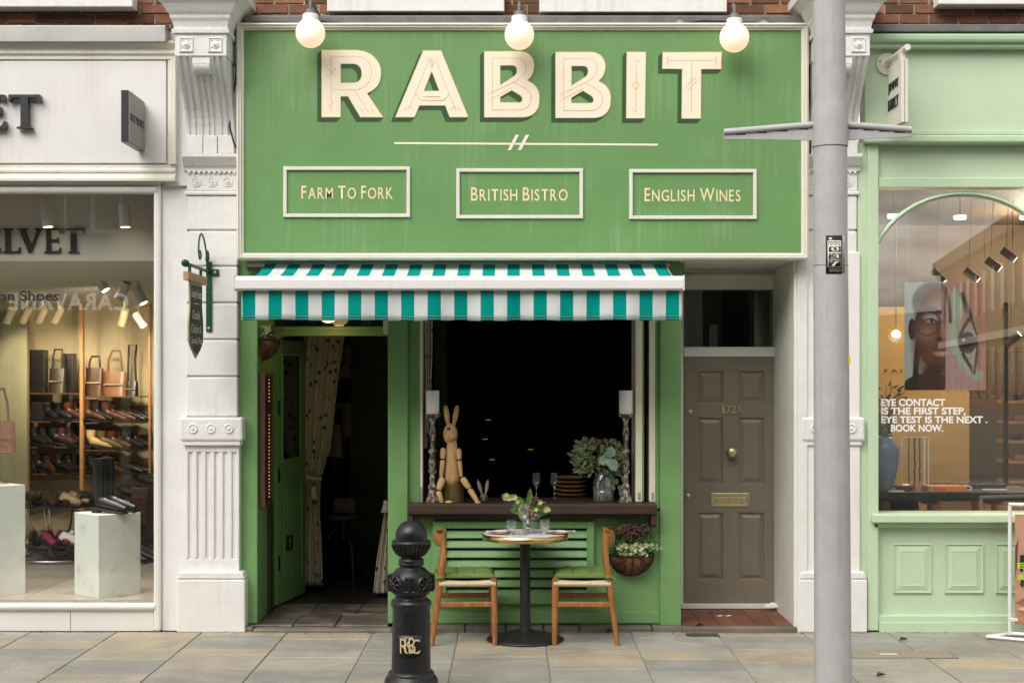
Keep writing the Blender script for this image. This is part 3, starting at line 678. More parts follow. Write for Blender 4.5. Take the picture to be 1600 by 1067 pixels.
# ------------------------------------------------------------ dark restaurant room
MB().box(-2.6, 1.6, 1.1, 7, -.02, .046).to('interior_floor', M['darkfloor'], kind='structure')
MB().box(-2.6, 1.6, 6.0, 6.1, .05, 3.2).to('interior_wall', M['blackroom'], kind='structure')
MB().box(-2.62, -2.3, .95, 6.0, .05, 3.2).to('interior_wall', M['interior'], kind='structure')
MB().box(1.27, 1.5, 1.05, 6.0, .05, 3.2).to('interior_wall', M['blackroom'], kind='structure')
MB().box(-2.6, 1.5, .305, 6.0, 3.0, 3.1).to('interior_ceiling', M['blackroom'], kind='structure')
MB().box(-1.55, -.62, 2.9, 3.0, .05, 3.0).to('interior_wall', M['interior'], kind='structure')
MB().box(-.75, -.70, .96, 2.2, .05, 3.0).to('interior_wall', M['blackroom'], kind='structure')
# ------------------------------------------------------------ awning
YA = -.83
m, n_, l_, b_ = nm('striped_awning_fabric'); M['awning'] = m
t_ = n_.new('ShaderNodeTexCoord'); sx = n_.new('ShaderNodeSeparateXYZ'); l_.new(t_.outputs['Object'], sx.inputs[0])
def mth(n_, l_, op, a, b=None):
    q = n_.new('ShaderNodeMath'); q.operation = op
    for i, v in enumerate((a, b)):
        if v is None: continue
        if isinstance(v, (int, float)): q.inputs[i].default_value = v
        else: l_.new(v, q.inputs[i])
    return q.outputs[0]
aw0 = X(378.3, YA)
aw = thing('awning', 'teal and white striped awning with white front bar over the window', 'awning', (aw0, YA, Z(500,YA)))
st = mth(n_, l_, 'LESS_THAN', mth(n_, l_, 'FRACT', mth(n_, l_, 'DIVIDE', mth(n_, l_, 'ADD', sx.outputs[0], 1.835), .1835)), .5)
nzz = n_.new('ShaderNodeTexNoise'); nzz.inputs['Scale'].default_value = 5; nzz.inputs['Detail'].default_value = 5; l_.new(t_.outputs['Object'], nzz.inputs['Vector'])
rw = n_.new('ShaderNodeMapRange'); rw.inputs[3].default_value = .88; rw.inputs[4].default_value = 1.1; l_.new(nzz.outputs['Fac'], rw.inputs[0])
mx = n_.new('ShaderNodeMix'); mx.data_type = 'RGBA'; l_.new(st, mx.inputs[0]); mx.inputs[6].default_value = (.72,.765,.745,1); mx.inputs[7].default_value = (.0,.315,.27,1)
mx2 = n_.new('ShaderNodeMix'); mx2.data_type = 'RGBA'; mx2.blend_type = 'MULTIPLY'; mx2.inputs[0].default_value = 1; l_.new(mx.outputs[2], mx2.inputs[6]); l_.new(rw.outputs[0], mx2.inputs[7])
l_.new(mx2.outputs[2], b_.inputs['Base Color']); b_.inputs['Roughness'].default_value = .85; b_.inputs['Specular IOR Level'].default_value = .1
wv = n_.new('ShaderNodeTexNoise'); wv.inputs['Scale'].default_value = 300; l_.new(t_.outputs['Object'], wv.inputs['Vector']); bpn = n_.new('ShaderNodeBump'); bpn.inputs['Strength'].default_value = .12; bpn.inputs['Distance'].default_value = .002; l_.new(wv.outputs['Fac'], bpn.inputs['Height']); l_.new(bpn.outputs[0], b_.inputs['Normal'])
tr = n_.new('ShaderNodeBsdfTranslucent'); l_.new(mx2.outputs[2], tr.inputs[0]); ms = n_.new('ShaderNodeMixShader'); ms.inputs[0].default_value = .18
l_.new(b_.outputs[0], ms.inputs[1]); l_.new(tr.outputs[0], ms.inputs[2]); l_.new(ms.outputs[0], n_['Material Output'].inputs[0])
ax0, ax1 = X(377,YA), X(1066,YA)
def canopy(u, v):
    y = YA + .05 + v*(YF-.01-YA-.05); z0, z1 = Z(436,YA), Z(411,YF)
    return (ax0+.012+u*(ax1-ax0-.024), y, z0 + (z1-z0)*v - .045*math.sin(PI*v)*(.75+.25*math.sin(PI*u)))
MB().grid(canopy, 60, 10).to('canopy', M['awning'], aw, solid=.003)
zv0, zv1 = Z(500,YA), Z(448,YA)
def val(u, v):
    x = ax0+u*(ax1-ax0)
    return (x, YA+.004+.013*math.sin(x*13+1+.6*math.sin(x*3))*(1-v)+.006*math.sin(x*37)*(1-v), zv0-.004*math.sin(PI*u)+.0025*math.sin(x*11)+.0015*math.sin(x*31) - .012*u*0 + (zv1-zv0)*v)
MB().grid(val, 160, 5).to('valance', M['awning'], aw, solid=.003)
for dz in (.010, .028, (zv1-zv0)-.045):
    MB().grid(lambda u, v: (ax0+u*(ax1-ax0), val(u, (dz+.0022*v)/(zv1-zv0))[1]-.0022, val(u, 0)[2]+dz+.0022*v), 160, 1).to('stitch_line', mat('stitching', (.25,.52,.47), .8, .1, 20, 0), aw)
z0, z1 = Z(453.5,YA-.05), Z(430.5,YA-.05)
MB().prism([(YA-.05,z0+.012),(YA-.05,z1-.03),(YA-.035,z1-.008),(YA-.005,z1),(YA+.05,z1),(YA+.05,z0),(YA-.038,z0)], X(366.5,YA-.05), X(1068,YA-.05), 'x').to('front_bar', M['awnwhite'], aw, bev=.004)
for a, b_2 in [(364.5,366.4),(1068.1,1070)]:
    MB().pbox(a, b_2, 430, 454, YA-.052, YA+.052).to('end_cap', M['whitewood'], aw, bev=.004)
MB().tube([(X(378,YF)+.03, YF-.03, Z(408,YF)-.02),(X(1046,YF), YF-.03, Z(408,YF)-.02)], .03, 12).to('roller', M['zinc'], aw)
for x, d_ in ((ax0+.5, .25),(ax1-.5, -.25)):
    MB().tube([(x, YF-.02, Z(425,YF)), (x+d_, (YF+YA)/2, Z(432,YF)-.1), (x+.0, YA+.06, z0+.03)], .016, 8).to('folding_arm', M['awnwhite'], aw)
# ------------------------------------------------------------ taupe door 172A in its recess
YD = .85
dw_ = thing('doorway', 'recessed white doorway with taupe panelled door numbered 172A', 'doorway', (X(1140,YD), YD, .05))
gr = M['greige']
MB().box(X(1240.5,.03), 2.62, .03, 1.05, 0, Z(404,0)+.05).to('reveal_wall', gr, dw_, bev=.006)
MB().box(X(1240,.0)+.03, X(1262,0), .012, .03, 0, Z(404,0)).to('corner_strip', M['white'], dw_, bev=.004)
MB().box(X(1040,YD), X(1067.5,YD), YD-.02, 1.05, .05, Z(430,YD)).to('jamb', M['whitewood'], dw_, bev=.004)
MB().box(X(1213.5,YD), X(1226,YD), YD-.02, 1.05, .05, Z(430,YD)).to('jamb', M['whitewood'], dw_, bev=.004)
MB().box(X(1064,.1)-.01, X(1240,.03)-.002, .035, 1.05, Z(404,.0)-.015, Z(404,0)+.1).to('soffit', gr, dw_)
MB().box(X(1040,YD), X(1226,YD), YD+.0, 1.05, Z(452,YD), Z(404,.0)-.016).to('head_panel', gr, dw_, bev=.004)
MB().box(X(1040,YD), X(1226,YD), YD-.03, YD-.001, Z(436,YD), Z(429,YD)).to('head_moulding', gr, dw_, bev=.006)
MB().box(X(1068,YD), X(1213,YD), YD-.025, 1.0, Z(558,YD)+.003, Z(542,YD)).to('transom_bar', M['whitewood'], dw_, bev=.006)
MB().box(X(1068,YD), X(1213,YD), YD+.05, YD+.056, Z(542,YD), Z(452,YD)).to('fanlight_pane', M['darkglass'], dw_)
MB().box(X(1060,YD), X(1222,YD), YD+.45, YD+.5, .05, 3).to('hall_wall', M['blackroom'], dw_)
dd = MB().box(X(1068.5,YD), X(1212.5,YD), YD+.004, YD+.05, Z(943,YD), Z(558,YD)).to('door', M['greydoor'], dw_, bev=.002)
# stiles and rails so that panels sit in recesses
zr = [(943,906.5),(799,756.5),(651,628.5),(578.5,558)]
for i, (a, b_) in enumerate(zr):
    MB().box(X(1068.5,YD), X(1212.5,YD), YD-.018, YD+.0035, Z(a,YD), Z(b_,YD)).to('rail', M['greydoor'], dd, bev=.003)
for a, b_ in ((1068.5,1088.5),(1130,1152.5),(1194.5,1212.5)):
    for (z0, z1) in ((906.5,799),(756.5,651),(628.5,578.5)):
        MB().box(X(a,YD), X(b_,YD), YD-.018, YD+.0035, Z(z0,YD)+.0004, Z(z1,YD)-.0004).to('stile', M['greydoor'], dd, bev=.003)
for a, b_ in ((1088.5,1130),(1152.5,1194.5)):
    for (z0, z1) in ((906.5,799),(756.5,651),(628.5,578.5)):
        MB().rect_loft(X(a,YD), X(b_,YD), Z(z0,YD), Z(z1,YD), [(0,YD-.016),(.008,YD-.016),(.014,YD+.0),(.024,YD+.0),(.05,YD-.012)], cap=True).to('panel', M['greydoor'], dd)
c = P(1142,706,YD-.018)
MB().lathe([(0,.0),(.04,.0),(.036,.008),(.016,.014),(.013,.03),(.03,.042),(.042,.058),(.04,.074),(.025,.084),(0,.086)], c, 24, ax=(0,-1,0)).to('knob', M['brass'], dd)
for px, py in ((1078,643),(1075,774)):
    MB().lathe([(0,.0),(.02,.0),(.02,.008),(.012,.011),(0,.011)], P(px,py,YD-.018), 16, ax=(0,-1,0)).to('lock', M['brass'], dd)
MB().pbox(1111,1171,770,791.5, YD-.025, YD-.018).to('letterbox', M['brass'], dd, bev=.003)
MB().rect_loft(X(1114,YD), X(1168,YD), Z(789,YD), Z(772.5,YD), [(0,YD-.025),(0,YD-.03),(.006,YD-.03),(.008,YD-.026),(.02,YD-.026),(.022,YD-.03)], cap=True).to('letter_flap', M['brass'], dd)
for i, ch in enumerate('172A'):
    x0 = 1126.5 + i*8.3
    put('number', ptext(ch, x0+(2 if ch == '1' else 0), x0+(5.5 if ch == '1' else 7), 633, 646, YD-.025, .008, .01), M['brass'], dd)
MB().box(X(1064,.83), X(1220,.83), YD-.05, YD+.06, .052, Z(943.3,YD-.05)).to('door_sill', M['whitewood'], dw_, bev=.004)
tl = MB().box(X(1068,.08), X(1240,.06), .074, YD-.05, -.02, .040).to('tile_bed', M['mortar'], dw_)
tx0, tx1 = X(1068,.08), X(1240,.06)
nx, ny = 6, 5
for i in range(nx):
    for j in range(ny):
        wx = (tx1-tx0)/nx; wy = (YD-.05-.078)/ny
        MB().box(tx0+i*wx+.003, tx0+(i+1)*wx-.003, .078+j*wy+.003, .078+(j+1)*wy-.003, .035, .049).to('floor_tile', M['redtile'], dw_, bev=.002)
MB().add([P(1192,948,.72), P(1202,949,.66), P(1219,948.5,.7), P(1216,944,.74), P(1206,941,.75), P(1198,944.5,.74)], [(0,1,2,3,4,5)]).to('paper_scrap', M['napkin'], solid=.006, label='crumpled scrap of white paper at the foot of the taupe door', cat='litter')
for i, (px, py, lab) in enumerate([(1124,957,'white paint-like scrap of litter on the left of the red doorstep tiles'),(1138,956,'white scrap of litter on the middle of the red doorstep tiles')]):
    MB().add([(X(px+a,.45), .45+b_, .052+q) for a, b_, q in ((-5,0,0),(0,-.02,.003),(6,.01,.0),(2,.03,.004))], [(0,1,2,3)]).to('litter', M['napkin'], solid=.002, label=lab, cat='litter')

# ------------------------------------------------------------ mint shop on the right
YM = .06
ms = thing('mint_shopfront', 'mint green optician shopfront with arched window and panelled riser', 'shopfront', (X(1500,YM), YM, 0))
mi = M['mint']; xr = 1900
MB().pbox(1350, xr, 52, 66, -.1, .2).to('cornice', M['mintdk'], ms, bev=.02)
MB().pbox(1352, xr, 65.5, 74.5, -.06, .2).to('cornice_band', mi, ms, bev=.008)
MB().pbox(1352, xr, 74.5, 203, .02, .2).to('fascia_board', mi, ms)
MB().pbox(1352, xr, 203, 211, -.01, .2).to('fascia_moulding', mi, ms, bev=.008)
MB().pbox(1352, xr, 211, 222.5, -.035, .2).to('fascia_ledge', mi, ms, bev=.012)
MB().pbox(1352, xr, 222.5, 280, .09, .2).to('frieze', mi, ms)
MB().pbox(1373, xr, 278, 293, .05, .2).to('window_head', mi, ms, bev=.006)
MB().pbox(1340, 1361, 222.7, 985, .06, .3).to('stile', M['mint'], ms, bev=.005)
MB().pbox(1356, 1373, 222.6, 985, .03, .3).to('stile', mi, ms, bev=.008)
MB().pbox(1364, xr, 803.5, 817, -.03, .3).to('sill', mi, ms, bev=.01)
MB().pbox(1366, xr, 817, 824, .03, .3).to('sill_moulding', mi, ms, bev=.006)
MB().pbox(1372, xr, 820, 962, .10, .3).to('riser', mi, ms)
MB().pbox(1366, xr, 961, 971, .05, .3).to('skirting_moulding', mi, ms, bev=.008)
MB().box(X(1374,.03), X(xr,.03), .035, .3, -.01, Z(970.5,.05)).to('skirting', mi, ms, bev=.006)
for a, b_ in ((1395,1455),(1475.5,1536),(1555,1617),(1636,1697),(1717,1778)):
    MB().rect_loft(X(a,.1), X(b_,.1), Z(926,.1), Z(848.5,.1), [(0,.1),(0,.085),(.008,.082),(.014,.096),(.06,.082),(.064,.086)], cap=True).to('panel', mi, ms)
MB().box(X(1372,.12), X(xr,.12), .118, .124, Z(804,.12), Z(292,.12)).to('pane', M['mintglass'], ms)
# arch inside the glass
ac = []
for i in range(25):
    t_ = PI*(1-i/24)
    ac.append(P(1505+148*math.cos(t_), 303+132*(1-math.sin(t_)), .108))
MB().tube(ac, .019, 8).to('arch', mi, ms)
MB().tube([(p[0],p[1]-.018,p[2]) for p in ac], .008, 6).to('arch_bead', mi, ms)
for s_, a, b_, c_, d_ in [('EYE CONTACT',1377,1477,623,634.3),('IS THE FIRST STEP,',1377,1509,636.3,649.5),('EYE TEST IS THE NEXT .',1377,1543,650,661),('BOOK NOW.',1392,1474,663,674.3)]:
    for q_ in islands(ptext(s_, a, b_, c_, d_, .1165, .0004, .03)): put('window_letter', q_, M['vinylwhite'], ms)
# interior of the mint shop
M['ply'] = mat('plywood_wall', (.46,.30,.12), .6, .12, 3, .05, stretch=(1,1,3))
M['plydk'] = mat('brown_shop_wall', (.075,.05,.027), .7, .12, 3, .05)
M['shopceil'] = mat('shop_ceiling', (.55,.52,.46), .8, .04, 3, .05)
M['shopfloor'] = mat('shop_floor_tile', (.42,.37,.30), .35, .08, 4, .05)
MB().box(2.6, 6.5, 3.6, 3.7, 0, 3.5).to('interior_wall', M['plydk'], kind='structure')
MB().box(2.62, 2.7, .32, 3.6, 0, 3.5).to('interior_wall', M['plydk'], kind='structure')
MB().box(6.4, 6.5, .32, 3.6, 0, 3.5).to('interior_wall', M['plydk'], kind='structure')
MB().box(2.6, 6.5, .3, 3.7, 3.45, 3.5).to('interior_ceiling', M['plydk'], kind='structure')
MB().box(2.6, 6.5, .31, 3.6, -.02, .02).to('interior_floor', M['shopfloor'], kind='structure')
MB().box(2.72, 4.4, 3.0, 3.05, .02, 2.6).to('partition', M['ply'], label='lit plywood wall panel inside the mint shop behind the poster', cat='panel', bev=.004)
put('wall_lettering', ptext('FAIRLY', 1382, 1448, 576.5, 582.5, 2.998, .003, 0, 1.5), M['black'], label='small dark wall lettering reading FAIRLY half hidden by the poster', cat='lettering')
tb = thing('display_bench', 'black topped display bench on pale wooden legs in the mint shop window', 'bench', (X(1600,.6), .6, .02))
MB().box(X(1372,.5)-.05, X(1900,.5), .45, 1.0, Z(783,.45), Z(769,.45)).to('bench_top', M['black'], tb, bev=.004)
zb_ = Z(769,.45)
for px in (1456, 1556, 1656):
    MB().pbox(px-2.5, px+2.5, 788, 830, .62, .70).to('leg', M['palewood'], tb)
    MB().box(X(px-2.5,.62), X(px+2.5,.62), .62, .70, .02, Z(830,.62)).to('leg', M['palewood'], tb)
    MB().pbox(px-10, px+10, 783.5, 787.5, .58, .74).to('bearer', M['palewood'], tb)
MB().box(X(1375,1.3), X(1392,1.3), 1.2, 1.5, .02, .95).to('cabinet', M['palewood'], label='pale wooden cabinet at the left below the mint shop bench', cat='cabinet', bev=.01)
MB().box(X(1470,1.8), X(1518,1.8), 1.8, 2.1, .02, .97).to('cabinet', M['palewood'], label='pale wooden drawer cabinet under the middle of the mint shop bench', cat='cabinet', bev=.01)
MB().box(X(1540,1.6), X(1620,1.6), 1.6, 2.0, .02, .95).to('cabinet', M['palewood'], label='pale wooden drawer cabinet under the right of the mint shop bench', cat='cabinet', bev=.01)
MB().prism([(X(1392,1.2),.6),(X(1440,1.2),.68),(X(1432,1.2),1.0),(X(1390,1.2),1.02)], 1.15, 1.5).to('dark_chair', M['black'], label='dark upholstered chair below the mint shop bench', cat='chair', bev=.05)
M['bluevase'] = mat('speckled_blue_glaze', (.16,.24,.36), .3, .2, 90, .15, bscale=120, cols=[(.09,.14,.22),(.17,.25,.37),(.28,.36,.47)])
vc = (X(1384,.62), .66, zb_)
v_ = thing('vase', 'tall speckled blue ceramic vase at the left of the mint shop window', 'vase', vc)
MB().lathe([(0,0),(.062,0),(.07,.02),(.098,.15),(.115,.27),(.112,.33),(.09,.385),(.06,.41),(.058,.425),(.05,.425),(.05,.38)], vc, 28).to('body', M['bluevase'], v_)
mb = MB()
for i in range(130):
    a = rnd.uniform(0, 2*PI); h = rnd.uniform(.0, .42); r_ = (.03+.13*h/.4)*rnd.uniform(.3,1.1)
    mb.leaf((vc[0]+r_*math.cos(a), vc[1]+r_*math.sin(a)*.6, vc[2]+.42+h), (math.cos(a), rnd.uniform(-.4,.4), rnd.uniform(-.2,1)), (rnd.uniform(-1,1),-1,rnd.uniform(-1,1)), .055, .02)
mb.to('leaves', M['euca'], v_, kind='stuff')
mb = MB()
for i in range(14):
    a = rnd.uniform(0, 2*PI); mb.tube([(vc[0],vc[1],vc[2]+.3), (vc[0]+.05*math.cos(a),vc[1]+.03*math.sin(a),vc[2]+.6), (vc[0]+.16*math.cos(a),vc[1]+.08*math.sin(a),vc[2]+rnd.uniform(.7,.85))], .003, 4)
mb.to('stems', M['stem'], v_)
js_ = thing('jewellery_stand', 'clear acrylic frame stand hung with bead necklaces in mint shop window', 'stand', P(1430,767,.7))
y_ = .7
for a in (1409, 1451):
    MB().tube([P(a,767,y_), P(a,683,y_)], .004, 6).to('upright', M['vinylwhite'], js_)
MB().tube([P(1444,767,y_), P(1444,683,y_)], .009, 6).to('upright', M['vinylwhite'], js_)
MB().tube([P(1409,683,y_), P(1451,683,y_)], .004, 6).to('crossbar', M['vinylwhite'], js_)
for px, n, cl in ((1420,26,'euca'),(1429,30,'black'),(1437,26,'leaf')):
    mb = MB()
    for i in range(n):
        mb.ell(P(px+rnd.uniform(-.6,.6), 685+i*2.75, y_-.012), (.008,.008,.009), 6, 4)
    mb.to('bead_string', M[cl], js_)
bk = thing('book', 'orange hardback book lying on the black bench in mint shop window', 'book', P(1481,768,.5))
M['orange'] = mat('orange_cover', (.72,.22,.06), .5, .04, 4, 0)
MB().pbox(1450, 1511, 759.3, 768, .5, .68).to('cover', M['orange'], bk, bev=.002)
MB().pbox(1450, 1455, 760, 767.5, .4985, .4999).to('label_patch', M['greyface'], bk)
put('spine_lettering', ptext('dieter rams', 1458, 1478, 761, 766, .4993, .0004), M['black'], bk)
MB().tube([P(1511+9*math.cos(a*PI/6)-2, 763+4.5*math.sin(a*PI/6), .62) for a in range(13)], .008, 6).to('bangle', M['napkin'], label='white bangle standing behind the orange book', cat='bangle')
MB().tube([P(1535,765.5,.5), P(1573,765.5,.5)], .011, 8).to('roll', mat('lilac_roll', (.55,.52,.62), .6, .1, 20, 0), label='pale lilac twisted roll on the bench right of the orange book', cat='roll')
MB().lathe([(.0,0),(.05,.0),(.085,.035),(.09,.05),(.084,.05),(.05,.01)], P(1413,767,.66), 20).to('bowl', mat('red_glass_bowl', (.22,.05,.04), .3, .4, 30, 0), label='dark red glass bowl on the bench beside the blue vase', cat='bowl')
MB().box(X(1388,.5), X(1412,.5), .47, .5, zb_+.001, zb_+.012).to('white_tray', M['napkin'], label='thin white strip lying on the bench in front of the red bowl', cat='tray')
for i, (px, lab) in enumerate([(1462,'pair of dark glasses on the bench behind the left end of the orange book'),(1482,'pair of dark glasses on the bench behind the middle of the orange book'),(1522,'pair of dark glasses on the bench right of the white bangle'),(1550,'pair of dark glasses on the bench behind the lilac roll')]):
    g = thing('glasses', lab, 'glasses', P(px, 762, .85), group='glasses on the mint shop bench')
    for s_ in (-1, 1):
        MB().tube([P(px+s_*4.6+3.6*math.cos(q*PI/6), 757+3.4*math.sin(q*PI/6), .85) for q in range(13)], .0035, 5).to('rim', M['black'], g)
    MB().tube([P(px-1.2,756,.85), P(px,755.5,.85), P(px+1.2,756,.85)], .003, 5).to('bridge', M['black'], g)
    MB().tube([P(px-8,757,.85), (X(px-8,.85), .97, zb_+.01)], .003, 5).to('temple', M['black'], g)
MB().box(X(1455,.9), X(1570,.9), .86, .99, zb_-.0005, zb_+.035).to('glasses_tray', M['black'], label='low black tray carrying dark glasses at the back of the bench', cat='tray', bev=.004)
sh = thing('shelf_rack', 'black metal shelf rack with wooden boards at the right of mint shop window', 'shelf', P(1600,760,2.2))
for px in (1573, 1668):
    MB().box(X(px-2.5,2.2), X(px+2.5,2.2), 2.2, 2.26, .02, 2.6).to('upright', M['black'], sh)
for py in (545, 625, 657, 687.5, 719, 750):
    MB().box(X(1575,2.2), X(1667,2.2), 2.18, 2.5, Z(py,2.2)-.028, Z(py,2.2)).to('board', M['palewood'], sh)
i = 0
for py, nm_ in ((625,'second'),(657,'third'),(687.5,'fourth'),(719,'fifth')):
    MB().box(X(1584,2.25), X(1598,2.25), 2.22, 2.36, Z(py,2.2)+.001, Z(py,2.2)+.05).to('spectacle_box', M['terracotta'] if i % 2 else M['charcoal'], label=f'small display box on the {nm_} shelf down of the black rack', cat='box', bev=.01); i += 1
# lights of the mint shop
def point(root, loc, e, col=(1,.82,.58), r_=.06, kind='POINT', aim=None, cone=70):
    ld = bpy.data.lights.new('light', kind); ld.energy = e; ld.color = col if e < 100 or e > 130 else (1,.93,.84); ld.shadow_soft_size = r_
    lo = bpy.data.objects.new('bulb_light', ld); COL.objects.link(lo); lo.parent = root; lo.location = Vector(loc) - root.location
    if kind == 'SPOT':
        ld.spot_size = R(cone if e < 50 or loc[1] > 1 else 40); ld.spot_blend = .6
        lo.rotation_euler = (Vector(aim)-Vector(loc)).to_track_quat('-Z', 'Y').to_euler()
    return lo
def spot(lab, px, py, y, dirv, ceil, on=True, e=0, aim=None, grp='track spotlights', L=.17, r_=.045, lit='spotlit', colr='whitewood'):
    c = Vector(P(px, py, y)); d = Vector(dirv).normalized()
    s = thing('spotlight', lab, 'spotlight', tuple(c), group=grp)
    MB().tube([c-d*L/2, c+d*L/2], r_, 18).to('can', M[colr], s, bev=.003)
    MB().tube([c+d*(L/2-.003), c+d*(L/2+.002)], r_*.78, 16).to('lens', M[lit] if on else M['black'], s)
    MB().tube([c-d*L*.2+Vector((0,0,r_*.5)), (c.x, c.y, ceil)], .008 if r_ > .04 else .003, 6).to('stem', M[colr], s)
    if e: point(s, c+d*(L/2+.03), e, kind='SPOT', aim=aim or tuple(c+d), r_=.04)
    return s
for px, py, lab in ((1396,341,'left round ceiling light seen through the mint arch'),(1500,343,'middle round ceiling light seen through the mint arch'),(1603,343,'right round ceiling light at the edge of the mint shop window')):
    c = P(px, py, 1.2); s = thing('downlight', lab, 'ceiling light', c, group='ceiling lights in the mint shop')
    MB().lathe([(0,0),(.045,0),(.05,.01),(.05,.03)], c, 20).to('lens', M['spotlit'], s)
    MB().tube([c, (c[0],c[1],3.45)], .006, 6).to('stem', M['black'], s)
for i, (px, py, dv, lab) in enumerate([(1518,430,(.6,-.2,-.5),'first mint shop track spotlight from the poster corner'),(1552,413,(.6,-.2,-.5),'second mint shop track spotlight from the poster corner'),(1576,398,(.6,-.2,-.5),'third mint shop track spotlight from the poster corner'),(1466,432,(.5,-.2,-.6),'mint shop track spotlight just above the poster'),(1583,530,(.5,-.3,.5),'low mint shop spotlight right of the poster')]):
    spot(lab, px, py, 1.6, dv, 3.45, True, 0, None, 'mint shop spotlights', .14, .035, 'spotlit', 'plydk')
gl = thing('globe_bulb', 'round warm bulb glowing beside the poster in mint shop', 'lamp', P(1400,522,1.8))
MB().ell(P(1400,522,1.8), (.035,.035,.035)).to('bulb', M['spotlit'], gl)
MB().tube([P(1400,517,1.8), (X(1400,1.8),1.8,3.45)], .004, 6).to('cord', M['black'], gl)
point(gl, P(1400,525,1.75), 26)
c5 = thing('ceiling_lamp', 'flat warm ceiling lamp deep inside the mint shop', 'lamp', (4.9, 2.3, 3.3))
MB().lathe([(0,0),(.1,0),(.12,.03),(.12,.15)], (4.9,2.3,3.3), 20).to('shade', M['spotlit'], c5)
point(c5, (4.9,2.3,3.2), 150)
# window poster: face on the left half, close-up of an eye on the right half
YP = .36
po = thing('poster', 'hanging photo poster of a face with glasses beside a close-up eye', 'poster', P(1477,609,YP))
def pc(pts): return [(1380+a/5.082, 430+b_/5.082) for a, b_ in pts]
def colm(name, c, rough=.55, var=.05, scale=20): return mat(name, c, rough, var, scale, 0)
MB().pbox(1413.5, 1540.3, 441, 609.5, YP, YP+.004).to('sheet', colm('poster_paper', (.56,.62,.62)), po)
def sstep(a, b, x): t = max(0, min(1, (x-a)/(b-a))); return t*t*(3-2*t)
def seg_d(x, y, pl):
    best = 1e9
    for (ax, ay), (bx, by) in zip(pl, pl[1:]):
        dx, dy = bx-ax, by-ay; t = max(0, min(1, ((x-ax)*dx+(y-ay)*dy)/(dx*dx+dy*dy)))
        best = min(best, math.hypot(x-ax-t*dx, y-ay-t*dy))
    return best
def print_face(x, y):
    c = [.56,.62,.62]
    def E(cx, cy, rx, ry, col, soft=.15, op=1):
        e = math.hypot((x-cx)/rx, (y-cy)/ry); a = (1-sstep(1-soft, 1+soft, e))*op
        for i in range(3): c[i] += (col[i]-c[i])*a
    def L(pl, w, col, soft=.5, op=1):
        a = (1-sstep(w*(1-soft), w*(1+soft), seg_d(x, y, pl)))*op
        for i in range(3): c[i] += (col[i]-c[i])*a
    if x < 493:
        E(395,215,165,165,(.17,.145,.125),.06); E(340,900,190,120,(.03,.022,.02),.05); L([(275,560),(262,700),(255,830)],24,(.025,.018,.016),.25)
        E(400,870,130,150,(.075,.03,.018),.2); E(228,430,30,85,(.035,.022,.018),.08)
        E(440,430,190,330,(.20,.078,.042),.05); E(290,520,60,220,(.085,.032,.02),.7,.8); E(470,205,95,75,(.42,.20,.115),.8,.8); E(420,700,120,60,(.12,.045,.026),.8,.8)
        E(345,470,62,60,(.42,.20,.125),.9,.75); E(380,330,95,55,(.10,.04,.026),.7,.85); L([(285,305),(330,272),(400,262),(455,290)],12,(.035,.02,.015),.6)
        E(388,335,66,26,(.52,.48,.44),.6,.9); E(375,363,46,15,(.45,.40,.36),.3); E(384,363,15,14,(.025,.018,.015),.2); L([(325,368),(350,350),(385,345),(425,368)],5,(.02,.014,.012),.5)
        E(480,430,26,95,(.40,.19,.115),.8,.8); E(452,505,32,17,(.045,.02,.014),.5); E(480,490,18,18,(.36,.16,.10),.7,.7)
        E(450,585,66,22,(.19,.065,.05),.3); E(458,620,56,24,(.56,.24,.19),.35); L([(390,600),(450,602),(492,598)],4,(.06,.02,.018),.6); E(455,618,25,7,(.72,.42,.36),.8,.7)
        E(430,745,110,38,(.045,.018,.012),.5,.8)
        a = 1-sstep(3, 8, abs(math.hypot(x-352, y-380)-98))
        for i in range(3): c[i] += ((.04,.028,.024)[i]-c[i])*a
        E(330,430,70,60,(.5,.4,.36),.9,.15)
    else:
        t = sstep(.2, .9, ((815-x)/320*.55+(y-57)/855*.55)); q_ = ((.56,.25,.16),(.56,.34,.36))
        for i in range(3): c[i] = q_[0][i]*(1-t)+q_[1][i]*t
        E(780,500,60,330,(.46,.22,.16),.9,.6); E(640,90,160,60,(.56,.29,.2),.9,.7)
        L([(575,150),(590,260),(560,430),(565,560),(640,700),(750,800)],38,(.42,.56,.43),.8,.95)
        L([(500,110),(520,220),(532,370)],13,(.07,.045,.04),.7); L([(625,150),(655,230),(690,330),(660,400)],20,(.055,.035,.035),.6)
        L([(640,180),(700,330),(738,470),(744,600),(724,775)],9,(.05,.03,.028),.6); L([(650,395),(612,470),(602,530),(640,640),(722,775)],13,(.04,.028,.026),.6)
        inside = False; pg = [(682,372),(728,450),(732,560),(718,745),(660,645),(626,595),(620,490),(655,425)]
        for (ax, ay), (bx, by) in zip(pg, pg[1:]+pg[:1]):
            if (ay > y) != (by > y) and x < (bx-ax)*(y-ay)/(by-ay)+ax: inside = not inside
        if inside: c[:] = [.52,.44,.43]; E(690,420,30,60,(.40,.30,.29),.9,.6)
        E(668,535,70,85,(.04,.028,.022),.08); E(668,540,38,46,(.008,.006,.006),.3); E(638,515,10,11,(.8,.78,.75),.4); E(712,735,10,28,(.50,.22,.2),.5)
    return c
GX, GY = 104, 138
gm = bpy.data.meshes.new('print'); gv = []; gf = []; gc = []
for j in range(GY+1):
    for i in range(GX+1):
        a, b_ = 170+645*i/GX, 57+855*j/GY; (px_, py_), = pc([(a, b_)]); gv.append((X(px_,YP), YP-.002, Z(py_,YP))); gc.append(print_face(a, b_))
for j in range(GY):
    for i in range(GX): n0 = j*(GX+1)+i; gf.append((n0, n0+GX+1, n0+GX+2, n0+1))
